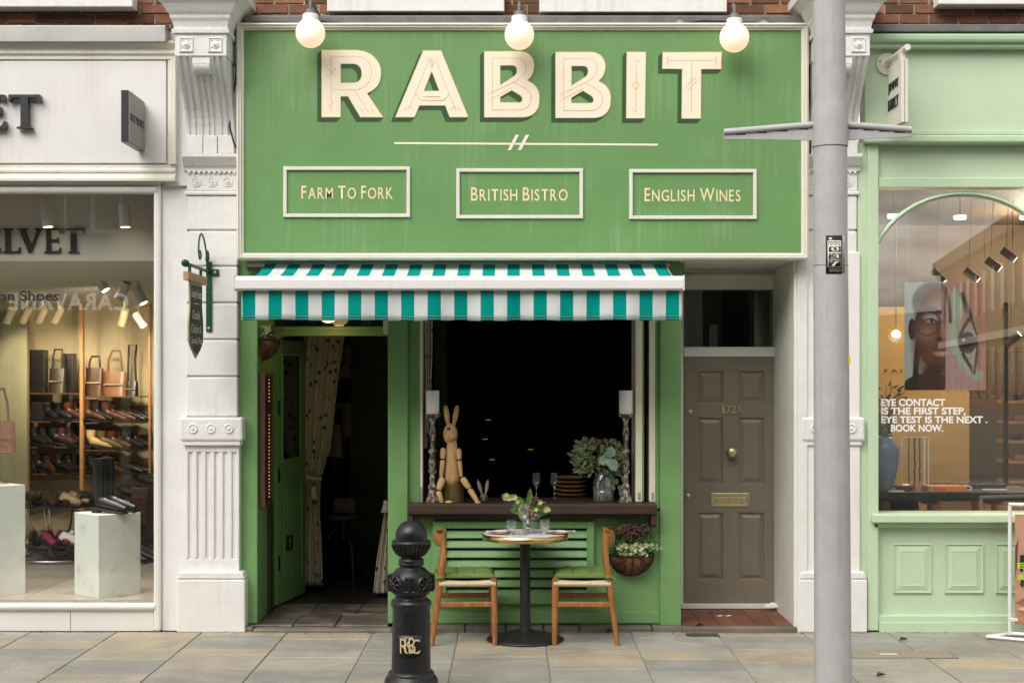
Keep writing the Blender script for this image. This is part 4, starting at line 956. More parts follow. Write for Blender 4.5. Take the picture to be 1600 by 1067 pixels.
gm.from_pydata(gv, [], gf); gm.update()
ca = gm.color_attributes.new('ink', 'FLOAT_COLOR', 'POINT')
for i, c_ in enumerate(gc): ca.data[i].color = (*c_, 1)
m, n_, l_, b_ = nm('poster_print'); an = n_.new('ShaderNodeVertexColor'); an.layer_name = 'ink'; l_.new(an.outputs[0], b_.inputs['Base Color']); b_.inputs['Roughness'].default_value = .45
put('print', gm, m, po)
mb = MB()
for i in range(26):
    t_ = i/25; a, b_ = 600-25*math.sin(PI*t_)+t_*95, 370+t_*330
    mb.ribbon([(X(u,YP), Z(v,YP)) for u, v in pc([(a,b_),(a-rnd.uniform(25,45),b_+rnd.uniform(-12,14))])], .0018, YP-.003-i*3e-5)
    a, b_ = 735+10*math.sin(PI*t_)-t_*5, 370+t_*330
    mb.ribbon([(X(u,YP), Z(v,YP)) for u, v in pc([(a,b_),(a+rnd.uniform(20,45),b_+rnd.uniform(-20,6))])], .0014, YP-.004-i*3e-5)
mb.to('lash_strokes', M['black'], po)
for px in (1418, 1538):
    MB().tube([P(px,443,YP), (X(px,YP), YP, 3.44)], .0015, 5).to('hanging_wire', M['steel'], po)

# ------------------------------------------------------------ projecting sign of the mint shop
xb = 2.785
bs = thing('blade_sign', 'white projecting blade sign on a round tube bracket over the mint shop', 'sign', (2.82, .02, Z(190,-.5)))
MB().lathe([(0,0),(.082,0),(.082,.02),(.0,.024)], (2.82,.02,Z(101,.02)), 28, smooth=False, ax=(0,-1,0)).to('wall_plate', M['ivory'], bs, bev=.003)
for a in (40, 160, 280):
    MB().lathe([(0,0),(.009,0),(.007,.005),(0,.006)], (2.82+.06*math.cos(R(a)),-.003,Z(101,.02)+.06*math.sin(R(a))), 10, ax=(0,-1,0)).to('screw', M['steel'], bs)
MB().tube([(2.82,0,Z(101,.02)), (2.82,-.54,Z(101,.02))], .023, 16).to('bracket_tube', M['ivory'], bs)
zt2, zb3 = Z(92,-.5), Z(191,-.5)
for dx in (0, .028):
    MB().box(xb+dx, xb+dx+.024, -.5, -.13, zb3, zt2).to('face_plate', M['ivory'], bs, bev=.002)
MB().box(xb+.008, xb+.044, -.46, -.4, zt2, Z(101,.02)-.01).to('hanger', M['ivory'], bs)
SIDE = lambda x: Matrix(((0,0,-1,x),(-1,0,0,0),(0,1,0,0),(0,0,0,1)))          # (u,v,w)->(x-w,-u,v) reads from the left
for s_, z0, z1 in (('JIMMY',zt2-.22,zt2-.14),('FAIRLY',zt2-.34,zt2-.26)):
    m = fit(text2d(s_, .01, 0), .17, .44, z0+.02, z1+.02, .008); m.transform(SIDE(xb-.004)); put('lettering', m, M['black'], bs)
# ------------------------------------------------------------ grey blade sign of the white shop
yb0, yb1, xb = -.42, .01, -2.761
zb0, zb1 = Z(222,yb0), Z(141,yb0)
lb = thing('blade_sign', 'square dark grey projecting blade sign on the white shop fascia', 'sign', (xb, yb1, zb0))
MB().box(xb-.06, xb-.006, yb0, yb1, zb0, zb1).to('edge_box', M['charcoal'], lb, bev=.003)
MB().box(xb-.0055, xb, yb0+.004, yb1-.004, zb0+.004, zb1-.004).to('face', M['greyface'], lb)
MB().box(xb-.05, xb-.016, yb1, .05, zb0+.05, zb1-.12).to('bracket', M['charcoal'], lb)
RS = lambda x: Matrix(((0,0,1,x),(1,0,0,0),(0,1,0,0),(0,0,0,1)))
m = fit(text2d('BLUE VELVET', .01, 0), yb0+.03, yb1-.03, zb0+.16, zb0+.215, .004); m.transform(RS(xb+.002)); put('lettering', m, M['charcoal'], lb)

# ------------------------------------------------------------ white shoe shop on the left
YL = .02
ls = thing('shoe_shopfront', 'white shoe shop front with big display window and pale fascia', 'shopfront', (X(100,YL), YL, 0))
xl = -330
MB().pbox(xl, 262, 66, 285, YL+.03, .3).to('fascia_backing', M['ivory'], ls)
MB().pbox(xl, 259.5, 95.5, 255, YL+.005, YL+.029).to('fascia_panel', M['panel'], ls, bev=.003)
def hmould(py0, py1, y, x1, prof, name, xx0=xl):
    z0, z1 = Z(py1,y), Z(py0,y)
    MB().prism([(y+.05, z0)] + [(y-a, z0+(z1-z0)*t) for a, t in prof] + [(y+.05, z1)], X(xx0,y), X(x1,y), 'x').to(name, M['ivory'], ls)
stp = [(.0,0),(.012,.02),(.012,.2),(.03,.32),(.03,.45),(.018,.5),(.022,.62),(.045,.8),(.05,.85),(.05,1)]
hmould(66, 94, YL+.01, 275, stp, 'top_moulding')
hmould(258, 284, YL+.01, 275, [(a, 1-t) for a, t in reversed(stp)], 'bottom_moulding')
for a, b_, yy in ((262,267,.0),(267.2,271,-.022),(271.2,276,-.035)):
    MB().box(X(a,YL), X(b_,YL), YL+yy, .3, Z(258,YL)+.001, Z(94,YL)-.001).to('side_moulding', M['ivory'], ls, bev=.004)
MB().box(X(258,.05), X(294,.05), .055, .3, Z(290,.05), Z(50,.05)).to('wall_strip', M['white'], ls)
SER = {'T': [(0,1),(1,1),(1,.78),(.95,.78),(.9,.9),(.62,.92),(.62,.07),(.75,.04),(.75,0),(.25,0),(.25,.04),(.38,.07),(.38,.92),(.1,.9),(.05,.78),(0,.78)],
 'E': [(0,0),(1,0),(1,.22),(.95,.22),(.88,.08),(.42,.07),(.42,.48),(.75,.48),(.8,.40),(.85,.40),(.85,.64),(.8,.64),(.75,.56),(.42,.56),(.42,.93),(.85,.92),(.92,.8),(.97,.8),(.97,1),(0,1),(0,.96),(.14,.93),(.14,.07),(0,.04)],
 'L': [(0,0),(1,0),(1,.24),(.95,.24),(.88,.08),(.45,.07),(.45,.93),(.62,.96),(.62,1),(0,1),(0,.96),(.16,.93),(.16,.07),(0,.04)],
 'V': [(0,1),(.42,1),(.42,.96),(.32,.93),(.56,.28),(.76,.93),(.66,.96),(.66,1),(1,1),(1,.96),(.9,.93),(.55,0),(.45,0),(.1,.93),(0,.96)]}
def serif(ch, x0, x1, y0, y1, y, dep, m_, root, name):
    put(name, pfill([[(x0+(x1-x0)*a, y1-(y1-y0)*b_) for a, b_ in SER[ch]]], y, dep), m_, root, .004)
for ch, a, b_ in (('T',15,64),('E',-42,10.5),('V',-110,-46),('L',-158,-115),('E',-208,-162),('V',-275,-212)):
    serif(ch, a, b_, 149, 202, YL-.03, .05, M['charcoal'], ls, 'fascia_letter')
yw = .07
wz0, wz1 = Z(941,yw), Z(303,yw)
MB().box(X(xl,yw), X(251,yw), .03, .3, Z(290,yw), Z(285,yw)+.01).to('head_board', M['whitewood'], ls)
MB().tube([(X(xl,yw), .07, wz1+.03),(X(246,yw), .07, wz1+.03)], .032, 14).to('frame_head', M['whitewood'], ls)
MB().tube([(X(xl,yw), .07, wz0-.03),(X(243,yw), .07, wz0-.03)], .03, 14).to('frame_foot', M['whitewood'], ls)
MB().box(X(240.5,yw), X(252,yw), .05, .3, 0, Z(289,yw)).to('frame_stile', M['whitewood'], ls, bev=.018)
MB().box(X(252.5,yw), X(292,yw), .085, .3, 0, Z(284,yw)).to('wall_strip', M['white'], ls, bev=.004)
for a, b_ in ((xl,-118),(-117.6,109.6),(110,240)):
    MB().box(X(a,yw)+.001, X(b_,yw)-.001, .075, .3, 0, wz0-.05).to('riser_panel', M['whitewood'], ls, bev=.003)
MB().box(X(xl,.11), X(241,.11), .108, .114, wz0-.02, wz1+.02).to('pane', M['glass'], ls)
for q_ in islands(ptext('Italian Shoes', -36, 92, 454, 470.5, .1065, .0004, .022)): put('window_letter', q_, M['vinylblack'], ls)
# interior: bulkhead, ceiling, walls, floor
M['bulk'] = mat('pale_bulkhead', (.78,.77,.69), .7, .03, 3, .03)
M['shopwall'] = mat('beige_shop_wall', (.50,.42,.26), .7, .05, 3, .03)
M['olive'] = mat('olive_panel', (.30,.30,.19), .7, .05, 3, .03)
zc = 2.84
bk_ = MB().box(-8, -2.14, .60, .66, zc, 3.6).to('bulkhead', M['bulk'], label='pale inner bulkhead across the top of the shoe shop window', cat='bulkhead')
for ch, a, b_ in (('T',97,133),('E',69,95),('V',26.5,68),('L',4,32),('E',-28,1)):
    serif(ch, a, b_, 357, 395.5, .588, .02, M['charcoal'], bk_, 'bulkhead_letter')
MB().prism([(.66,zc),(5.0,zc-.15),(5.0,zc-.1),(.66,zc+.05)], -8, -2.14, 'x').to('interior_ceiling', M['bulk'], kind='structure')
MB().box(-8, -2.14, .3, .6, 3.55, 3.6).to('interior_ceiling', M['bulk'], kind='structure')
MB().box(-8, -2.12, 4.9, 5.0, .15, zc-.12).to('interior_wall', M['shopwall'], kind='structure')
MB().box(-2.13, -2.08, .3, 5.0, .15, 3.6).to('interior_wall', M['shopwall'], kind='structure')
MB().box(-8.1, -8, .3, 5.0, .15, 3.6).to('interior_wall', M['shopwall'], kind='structure')
fl_ = MB().box(-8, -2.1, .3, 5.0, .1, .195).to('interior_floor', M['mortar'], kind='structure')
for i in range(10):
    for j in range(8):
        o = MB().box(-8+i*.6+.003, -8+i*.6+.597, .31+j*.6, .31+j*.6+.594, .19, .2).to('floor_tile', M['shopfloor'], fl_)
MB().box(X(-160,4.2), X(42,4.2), 4.2, 4.25, .2, zc).to('olive_partition', M['olive'], label='olive panelled partition at the left of the shoe shop', cat='partition')
for px in (-20, 0, 20):
    pass
def Sp(px, py): return P(px, py, 4.3)
su = thing('shelving_unit', 'lit shoe shelving with thin shelves against the back wall of shoe shop', 'shelving', P(130,870,4.3))
M['litwood'] = mat('orange_wood_upright', (.40,.21,.085), .5, .12, 5, .05)
MB().box(X(124.5,4.3), X(129.5,4.3), 4.3, 4.36, .2, zc-.14).to('upright', M['litwood'], su)
MB().box(X(41,4.3), X(44,4.3), 4.3, 4.34, .2, zc-.14).to('upright', M['litwood'], su)
MB().box(X(232,4.3), X(235,4.3), 4.3, 4.34, .2, zc-.14).to('upright', M['litwood'], su)
SH = {}
for bay, (a, b_), ys in (('l',(45,124),(614,658,698,740)),('r',(130,219),(619,660,703,742))):
    for j, py in enumerate(ys):
        z = Z(py, 4.3); SH[bay, j] = z
        MB().box(X(a,4.3), X(b_,4.3), 4.32, 4.7, z-.012, z).to('shelf', M['brownwood'], su)
def leathers(nm_, c): return mat(nm_, c, .35, .25, 12, .1)
LB, LBR, LCR, LTAN, LOL = leathers('black_leather', (.012,.011,.011)), leathers('brown_leather', (.06,.022,.010)), leathers('cream_suede', (.50,.34,.17)), leathers('tan_suede', (.19,.085,.032)), leathers('olive_leather', (.10,.08,.03))
def boot(name, loc, h, L, m_, rz, lab, heel=.03, cat='boot', sole=None, grp='footwear in the shoe shop', sc=1):
    t = thing(name, lab, cat, loc, rz, grp, local=True)
    for i, dy in enumerate((-.065, .065)):
        path = [(-.02,dy,h),(-.02,dy,h*.6+.03),(-.015,dy,.13 if h > .14 else h*.8),(.0,dy,.09),(.06,dy,.065+heel*.5),(L*.55,dy,.045+heel*.2),(L*.78,dy,.035)]
        rads = [.052,.050,.045,.048,.042,.038,.022]
        if h < .12: path = path[2:]; rads = [.042,.045,.042,.036,.02]
        MB().tube(path, rads, 12, flat=(.85,1)).to('upper', m_, t)
        MB().prism([(-.06,0),(-.01,0),(.0,heel),(L*.3,.0),(L*.8,.0),(L*.8,.014),(-.06,heel+.02)], dy-.036, dy+.036).to('sole', sole or M['black'], t, bev=.004)
    t.scale = (sc,)*3
    return t
def on(bay, j, px): return (X(px,4.45), 4.45, SH[bay, j])
bo_ = [('l',1,97,.12,.24,LB,-.4,'black ankle boots in the middle of second shelf, left bay'),('l',1,114,.2,.25,LBR,-.3,'brown ankle boots at the right of second shelf, left bay'),
 ('l',2,62,.2,.27,LB,-.6,'wide black ankle boots at the left of third shelf, left bay'),('l',2,92,.2,.27,LB,-.2,'black ankle boots in the middle of third shelf, left bay'),('l',2,117,.2,.2,LB,-.8,'black ankle boots at the right of third shelf, left bay'),
 ('l',3,66,.2,.27,LB,-.3,'black ankle boots at the left of fourth shelf, left bay'),('l',3,100,.2,.27,LB,-.6,'black ankle boots at the right of fourth shelf, left bay'),
 ('r',1,143,.24,.28,LBR,-.3,'tall dark brown ankle boots on the second shelf, right bay'),('r',1,172,.22,.28,LBR,-.2,'dark brown heeled boots in the middle of second shelf, right bay'),('r',1,202,.08,.27,LB,-.2,'low black shoes at the right of second shelf, right bay'),
 ('r',2,148,.21,.33,LCR,-.1,'cream suede lace-up boots on the third shelf, right bay'),('r',2,182,.2,.28,LBR,-.3,'dark brown boots in the middle of third shelf, right bay'),('r',2,206,.19,.26,LB,-.4,'black boots at the right of third shelf, right bay'),
 ('r',3,198,.1,.27,LB,-.2,'low black shoes on the fourth shelf, right bay')]
bo_ += [('l',1,84,.19,.22,LB,-.7,'small black ankle boots beside the box on second shelf, left bay'),('l',3,83,.19,.25,LBR,-.9,'brown ankle boots in the middle of fourth shelf, left bay'),('l',3,117,.19,.22,LB,-.9,'black ankle boots at the far right of fourth shelf, left bay'),
 ('l',2,77,.2,.24,LB,-.8,'black ankle boots second from the left of third shelf, left bay'),('l',2,105,.2,.24,LBR,-.5,'brown ankle boots second from the right of third shelf, left bay'),
 ('r',1,158,.23,.26,LB,-.4,'black heeled boots second from the left of second shelf, right bay'),('r',1,188,.1,.27,LBR,-.2,'low brown shoes second from the right of second shelf, right bay'),
 ('r',2,165,.2,.30,LOL,-.2,'olive lace-up boots beside the cream boots on third shelf, right bay'),('r',3,150,.2,.27,LB,-.4,'black ankle boots at the left of fourth shelf, right bay'),('r',3,174,.2,.27,LBR,-.4,'brown ankle boots in the middle of fourth shelf, right bay')]
for bay, j, px, h, L, m_, rz, lab in bo_: boot('boots', on(bay, j, px), h, L, m_, rz, 'pair of '+lab, .035)
def bag(loc, w, h, d, m_, lab, hh=.2, slouch=.7, cat='handbag'):
    t = thing('handbag', lab, cat, loc, 0, 'handbags in the shoe shop', local=True)
    MB().grid(lambda u, v: ((.5*w)*(1-.25*(1-slouch)*v)*math.cos(2*PI*u)*(abs(math.cos(2*PI*u))**-.35 if abs(math.cos(2*PI*u)) > .05 else 1), .5*d*math.sin(2*PI*u)*(1-.6*v), h*v), 24, 5).to('body', m_, t)
    MB().box(-w*.42, w*.42, -d*.34, d*.34, 0, .012).to('base', m_, t, bev=.005)
    MB().tube([(-w*.3,0,h*.95),(-w*.26,0,h+hh*.6),(-.03,0,h+hh),(.05,0,h+hh),(w*.26,0,h+hh*.6),(w*.3,0,h*.95)], .012, 8).to('handle', m_, t)
    MB().box(-w*.4, w*.4, -d*.56, -d*.50, h*.45, h*.5).to('seam', M['brass'], t)
    return t
bag(on('l',0,90), .18, .26, .12, leathers('dark_patent', (.03,.028,.014)), 'shiny dark handbag on the top shelf of the left bay')
bag(on('r',0,180), .26, .26, .14, LTAN, 'slouchy tan suede handbag on the top shelf of the right bay', .22)
bag(on('r',0,206), .14, .16, .1, LB, 'small black crossbody bag with long strap at the right of top shelf', .38)
bag((X(-4,.75), .75, Z(707,.75)), .30, .25, .09, mat('dusty_tan_suede', (.24,.115,.075), .8, .1, 20, .1), 'dusty pink suede handbag raised over the left marble pedestal', .26)
st_ = thing('bag_stand', 'slim metal bag stand on the left marble pedestal', 'stand', (X(-4,.75), .75, Z(757,.6)))
MB().tube([(X(-4,.75),.75,Z(757,.6)+.01),(X(-4,.75),.75,Z(707,.75)-.005)], .012, 10).to('rod', M['steel'], st_)
MB().box(X(-4,.75)-.09, X(-4,.75)+.09, .68, .82, Z(707,.75)-.006, Z(707,.75)-.001).to('tray', M['steel'], st_)
MB().lathe([(0,0),(.08,0),(.08,.012),(0,.014)], (X(-4,.75),.75,Z(757,.6)+.001), 20).to('foot', M['steel'], st_)
for px, w, h, lab in ((58,.19,.46,'tall black boot box standing on the top shelf of left bay, leftmost'),(107,.13,.42,'tall black boot box behind the dark handbag on top shelf')):
    MB().box(X(px,4.6)-w/2, X(px,4.6)+w/2, 4.55, 4.68, SH['l',0], SH['l',0]+h).to('boot_box', LB, label=lab, cat='box', bev=.006)
bag(on('r',0,148), .2, .30, .12, LBR, 'tall dark brown handbag at the left of top shelf, right bay', .12)
bag((X(205,3.2), 3.2, .2), .3, .3, .16, LBR, 'large brown bag on the floor right of the marble pedestal', .1)
for i, (px, y_, lab) in enumerate(((205,2.6,'black boots on the shop floor at the right of the window'),(228,2.9,'brown boots on the shop floor beside the window frame'),(60,3.4,'black boots on the floor behind the hoop table, left'),(110,3.5,'brown boots on the floor behind the hoop table, right'))):
    boot('boots', (X(px,y_), y_, .201), .2, .28, (LB, LBR)[i % 2], -.4, 'pair of '+lab, .03)
for i, (px, h, lab) in enumerate(((195,.5,'low brown shoe display block behind the right pedestal'),(222,.62,'tall brown shoe display block at the right of the shop'))):
    MB().box(X(px-13,3.7), X(px+13,3.7), 3.6, 3.95, .2, .2+h).to('display_block', M['brownwood'], label=lab, cat='display block', bev=.01)
    boot('boots', (X(px,3.7), 3.75, .2+h), .12, .28, LB, -.3, 'pair of black shoes on the %s display block' % ('lower','taller')[i], .02, 'shoes')
MB().box(X(50,4.45), X(78,4.45), 4.4, 4.6, SH['l',1], SH['l',1]+.2).to('shoe_box', LB, label='black box bag at the left of second shelf, left bay', cat='box', bev=.01)
for px, w, h, lab, rz in ((168,.30,.0,'white veined marble pedestal carrying tall black boots',R(46)),(-17,.38,.0,'white veined marble pedestal at the left edge of the shop window',R(48))):
    top = Z(800 if px > 100 else 757, .62); s_ = .185 if px > 100 else .2
    o = MB().box(-s_, s_, -s_, s_, 0, top-.2).to('pedestal', M['plaque'], label=lab, cat='pedestal', group='marble pedestals', bev=.003)
    o.location = (X(px,.62), .62, .2); o.rotation_euler.z = rz
boot('tall_boots', (X(165,.62), .62, Z(800,.62)), .43, .3, LB, -.35, 'pair of tall black leather boots on the right marble pedestal', .025)
# tiered round shoe table with crossing metal hoops
tt = thing('shoe_table', 'tiered round metal table of shoes with crossing hoops', 'table', P(88,905,2.6), group=None)
cx, cy = X(88,2.6), 2.75
for j, (py, r_) in enumerate(((789,.36),(850,.36))):
    z = Z(py,2.6)
    MB().lathe([(0,0),(r_,0),(r_,.015),(0,.015)], (cx,cy,z-.015), 32, smooth=False).to('table_tier', M['charcoal'], tt)
MB().tube([(cx+.36*math.cos(a*PI/16), cy+.36*math.sin(a*PI/16), .225) for a in range(33)], .014, 8).to('base_ring', M['steel'], tt)
for a0 in (0, PI/2, PI/4, -PI/4):
    for zz0, zz1 in ((.23, Z(850,2.6)-.02),(Z(850,2.6)+.005, Z(789,2.6)-.02)):
        MB().tube([(cx+.35*math.cos(a0)*t, cy+.35*math.sin(a0)*t, zz0+(zz1-zz0)*(1-math.sqrt(max(0,1-t*t)))) for t in [x/8 for x in range(-8,9)]], .009, 6).to('hoop', M['steel'], tt)
for j, py in enumerate((789,850)):
    for i in range(5):
        a = -PI*.15 - i*PI*.18
        m_ = [LB, LCR, LBR, LB, LOL][i] if j == 0 else [LBR, M['napkin'], mat('magenta_leather', (.25,.02,.06), .5, .1, 9, 0), LB, LCR][i]
        boot('shoes', (cx+.24*math.cos(a), cy+.22*math.sin(a), Z(py,2.6)+.001), .075, .23, m_, a+PI/2-.8, 'low shoes on the %s tier of the hoop table, number %s from right' % (('upper','lower')[j], ('one','two','three','four','five')[i]), .01, 'shoes')
# spotlights of the shoe shop
tk = MB().box(X(-200,.45), X(199,.45), .43, .47, 3.50, 3.53).to('lighting_track', M['whitewood'], label='white lighting track above the shoe shop window letters', cat='track')
spot('white hanging spotlight above the letters, left of two', 73, 338, .45, (.12,0,-1), 3.5, True, 110, (-3.7,.62,.4))
spot('white hanging spotlight above the letters, right of two', 195, 338, .45, (.05,0,-1), 3.5, True, 120, (-3.1,.62,.4))
spot('first tilted white spotlight on the sloping ceiling track', 158, 441, 2.2, (.5,-.1,-.85), zc, True, 60, (X(90,4.5),4.5,1.4))
spot('second tilted white spotlight on the sloping ceiling track, turned left', 192, 454, 2.2, (-.5,.3,-.8), zc, False, 40, (X(60,4.6),4.6,1.8))
spot('third tilted white spotlight on the sloping ceiling track', 218, 461, 2.2, (.45,-.1,-.85), zc, True, 60, (X(185,4.5),4.5,1.5))
for i, px in enumerate((15, 40, 65, 90)):
    spot('dim ceiling spotlight deep in the shoe shop, number %s from the left' % ('one','two','three','four')[i], px, 492, 3.4, (-.5,.3,-.8), zc-.1, False, 30 if i in (1,3) else 0, (X(40+px,4.8),4.85,1.6), L=.17, r_=.041, colr='shopwall')
spot('ceiling spotlight deep in the shoe shop right of the orange upright', 193, 496, 3.4, (-.3,.3,-.85), zc-.1, False, 40, (X(190,4.8),4.85,1.7), L=.17, r_=.041, colr='shopwall')
spot('lit rear spotlight at the right end of shoe shop', 218, 500, 3.4, (.5,-.1,-.7), zc-.1, True, 20, (X(205,4.4),4.5,1.0), L=.15, r_=.04)
MB().box(X(100,2.2), X(245,2.2), 2.18, 2.22, zc-.03, zc-.001).to('lighting_track', M['whitewood'], label='white ceiling track carrying the tilted spotlights in shoe shop', cat='track')
# ------------------------------------------------------------ bistro table
yt = -.29
tx = X(820.5, yt); zt_ = Z(833, yt)
ta = thing('bistro_table', 'round marble bistro table with brass rim and black pedestal base', 'table', (tx, yt, 0))
MB().lathe([(0,0),(.308,0),(.308,-.004),(0,-.004)], (tx,yt,zt_), 48, smooth=False).to('marble_top', M['marble'], ta)
MB().lathe([(.3085,.0015),(.3125,.0015),(.3125,-.042),(.3085,-.042),(.3085,.0015)], (tx,yt,zt_), 48).to('brass_rim', M['brassband'], ta)
MB().lathe([(0,-.0045),(.307,-.0045),(.307,-.04),(0,-.04)], (tx,yt,zt_), 48, smooth=False).to('underside', M['black'], ta)
MB().lathe([(.045,.05),(.037,.09),(.037,zt_-.041)], (tx,yt,0), 24).to('column', M['black'], ta)
MB().lathe([(0,0),(.278,0),(.285,.008),(.28,.016),(.24,.03),(.14,.052),(.075,.066),(.05,.078),(.044,.085)], (tx,yt,0), 48).to('base', M['black'], ta)
# ------------------------------------------------------------ two chairs
def chair(lab, loc, rz):
    t = thing('chair', lab, 'chair', loc, rz, 'wooden chairs at the bistro table', local=True)
    w = M['chairwood']
    for s_ in (-1, 1):
        MB().tube([(.205,s_*.225,0),(.203,s_*.222,.2),(.198,s_*.215,.44),(.197,s_*.214,.478)], [.017,.021,.024,.023], 12).to('leg', w, t, bev=.003)
        pth = bez((-.245,s_*.215,0),(-.215,s_*.215,.22),(-.195,s_*.215,.38),(-.178,s_*.215,.52), 6) + bez((-.176,s_*.215,.54),(-.158,s_*.213,.62),(-.152,s_*.212,.67),(-.172,s_*.21,.80), 6)
        MB().tube(pth, [.016,.019,.021,.022,.023,.024,.024,.024,.024,.023,.022,.021,.02,.019], 12).to('back_leg', w, t, bev=.003)
        MB().box(-.205, .20, s_*.215-.011, s_*.215+.011, .275, .312).to('side_rail', w, t, bev=.006)
        MB().tube([(-.18,s_*.215,.442),(.195,s_*.215,.442)], .014, 10).to('seat_rail', w, t)
    MB().box(.190, .212, -.21, .21, .33, .36).to('front_rail', w, t, bev=.005)
    MB().box(-.212, -.192, -.21, .21, .33, .36).to('back_rail', w, t, bev=.005)
    MB().grid(lambda u, v: (-.178-.05*math.sin(PI*u)+(.012 if v in (0,1) else 0), -.215+.43*u, .705+.085*v), 14, 4).to('backrest', w, t, solid=.018, bev=.004)
    nc = 22
    sc_ = MB()
    def seat(u, v):
        x = -.195+.405*v; a = 2*PI*u
        cs, sn = math.cos(a), math.sin(a); cs = math.copysign(abs(cs)**.3, cs); sn = math.copysign(abs(sn)**.7, sn)
        return (x, .243*cs, .442+.028*sn-.012*(1-math.cos(a)**2)*math.sin(PI*v)*(math.sin(a) > 0)+.0012*math.sin(v*PI*2*24))
    sc_.grid(seat, 24, 96)
    sc_.to('cord_seat', M['cord'], t)
    return t
def cushion(lab, loc, rz, seed):
    rr = random.Random(seed)
    t = thing('seat_cushion', lab, 'cushion', loc, rz, 'green seat cushions', local=True)
    ph = [rr.uniform(-.006,.006) for _ in range(40)]
    def prof(u, v):
        e = min(u, 1-u, v, 1-v); ed = min(1, e/.09)
        puff = (abs(math.sin(PI*3*u))*abs(math.sin(PI*3*v)))**.35*1.9-.5
        return (.012+.013*math.sqrt(ed)) + .008*puff*ed + ph[int(u*4.9)*5+int(v*4.9)]*ed*.8
    def top(u, v): return (-.19+.39*u, -.205+.41*v, .013+prof(u,v))
    def bot(u, v): return (-.19+.39*v, -.205+.41*u, .013-.010*min(1,min(u,1-u,v,1-v)/.08))
    MB().grid(top, 36, 36).grid(bot, 10, 10).grid(lambda u, v: (-.19+.39*u, -.205, .013+v*.012), 36, 1).grid(lambda u, v: (-.19+.39*u, .205, .013+v*.012), 36, 1).grid(lambda u, v: (-.19, -.205+.41*u, .013+v*.012), 36, 1).grid(lambda u, v: (.20, -.205+.41*u, .013+v*.012), 36, 1).to('pad', M['cushion'], t)
    for i in (1, 2):
        for j in (1, 2):
            MB().ell((-.19+.39*i/3, -.205+.41*j/3, .030), (.006,.006,.003), 8, 5).to('tuft', M['cushion'], t)
    for s_ in (-1, 1):
        MB().tube([(-.17,s_*.19,.02),(-.155,s_*.214,.022),(-.16,s_*.242,.022),(-.195,s_*.246,.018),(-.217,s_*.222,.016),(-.21,s_*.19,.018),(-.19,s_*.18,.02)], .011, 8, flat=(.5,1)).to('tie', M['cushion'], t)
        MB().tube([(-.20,s_*.24,.02),(-.225,s_*.25,.005),(-.235,s_*.245,-.02)], .008, 6, flat=(.4,1)).to('tie_end', M['cushion'], t)
    return t
cl_, cr_ = X(727.5, -.29), X(910.5, -.29)
chair('oak chair with cord seat left of the bistro table, behind the bollard', (cl_, -.29, 0), R(3))
chair('oak chair with cord seat right of the bistro table, below the wall basket', (cr_, -.29, 0), R(178))
cushion('tufted green cushion tied on the left chair', (cl_, -.29, .470), R(3), 1)
cushion('tufted green cushion tied on the right chair', (cr_, -.29, .470), R(178), 2)
# ------------------------------------------------------------ table setting
def wine(px, dy, lab, s=1.0):
    t = thing('wine_glass', lab, 'glass', (X(px,yt+dy), yt+dy, zt_+.001), group='wine glasses on the bistro table')
    c = t.location
    MB().lathe([(0,.0),(.034*s,.0),(.034*s,.003),(.006,.008),(.004,.02),(.004,.085*s),(.007,.092*s),(.02*s,.102*s),(.038*s,.13*s),(.042*s,.15*s),(.037*s,.19*s),(.032*s,.215*s)], c, 28).to('bowl', M['tableglass'], t)
    return t
wine(818, -.10, 'stemmed wine glass left of the table flowers', 1.05)
wine(838, .06, 'stemmed wine glass right of the table flowers', .98)
for px, dy, lab in ((799,-.10,'short cut-glass tumbler at the left of the bistro table'),(851,-.05,'short cut-glass tumbler at the right of the bistro table')):
    c = (X(px,yt+dy), yt+dy, zt_+.001)
    t = thing('tumbler', lab, 'glass', c, group='water tumblers on the bistro table')
    MB().lathe([(0,.0),(.027,.0),(.028,.004),(.012,.010),(.016,.018),(.030,.034),(.036,.055),(.038,.105)], c, 28).to('bowl', M['tableglass'], t)
    MB().lathe([(.0,.02),(.014,.020),(.028,.035),(.034,.054),(.0,.054)], c, 24).to('water', M['water'], t)
    MB().lathe([(.0375,.052),(.0385,.056),(.0375,.06)], c, 24).to('cut_band', M['water'], t)
for px, lab, side in ((785,'terracotta side plate at the left of the bistro table',-1),(874,'terracotta side plate at the right of the bistro table',1)):
    yy = yt-.03; c = (X(px,yy), yy, zt_+.001)
    MB().lathe([(0,.004),(.055,.004),(.085,.014),(.088,.012),(.058,0),(0,0)], c, 32).to('side_plate', M['terracotta'], label=lab, cat='plate', group='side plates')
    s_ = side
    MB().grid(lambda u, v: (c[0]+(u-.5)*.2+s_*.015, yy-.045+.09*v, c[2]+.017+.003*math.sin(9*u+4*v)), 12, 6).to('napkin', M['napkin'], solid=.007, label='folded white napkin lying on the %s side plate' % ('left' if s_ < 0 else 'right'), cat='napkin', group='napkins on the side plates')
    MB().tube([(c[0]-.11,yy-.052,c[2]+.026),(c[0]+.05,yy-.052,c[2]+.0275),(c[0]+.10,yy-.052,c[2]+.0265)], [.004,.005,.007], 8, flat=(1,.35)).to('knife', M['steel'], label='table knife resting on the %s napkin' % ('left' if s_ < 0 else 'right'), cat='knife', group='table knives')
c = Vector((X(826.5,yt), yt, zt_+.001))
fv = thing('flower_vase', 'small glass vase of mixed leaves and dusky flowers on bistro table', 'vase', c)
MB().lathe([(0,.0),(.042,.0),(.046,.006),(.046,.07),(.04,.085),(.028,.1),(.026,.115),(.031,.122)], c, 28).to('glass_body', M['tableglass'], fv)
MB().lathe([(0,.003),(.043,.003),(.043,.055),(0,.055)], c, 24).to('water', M['water'], fv)
rf = random.Random(5)
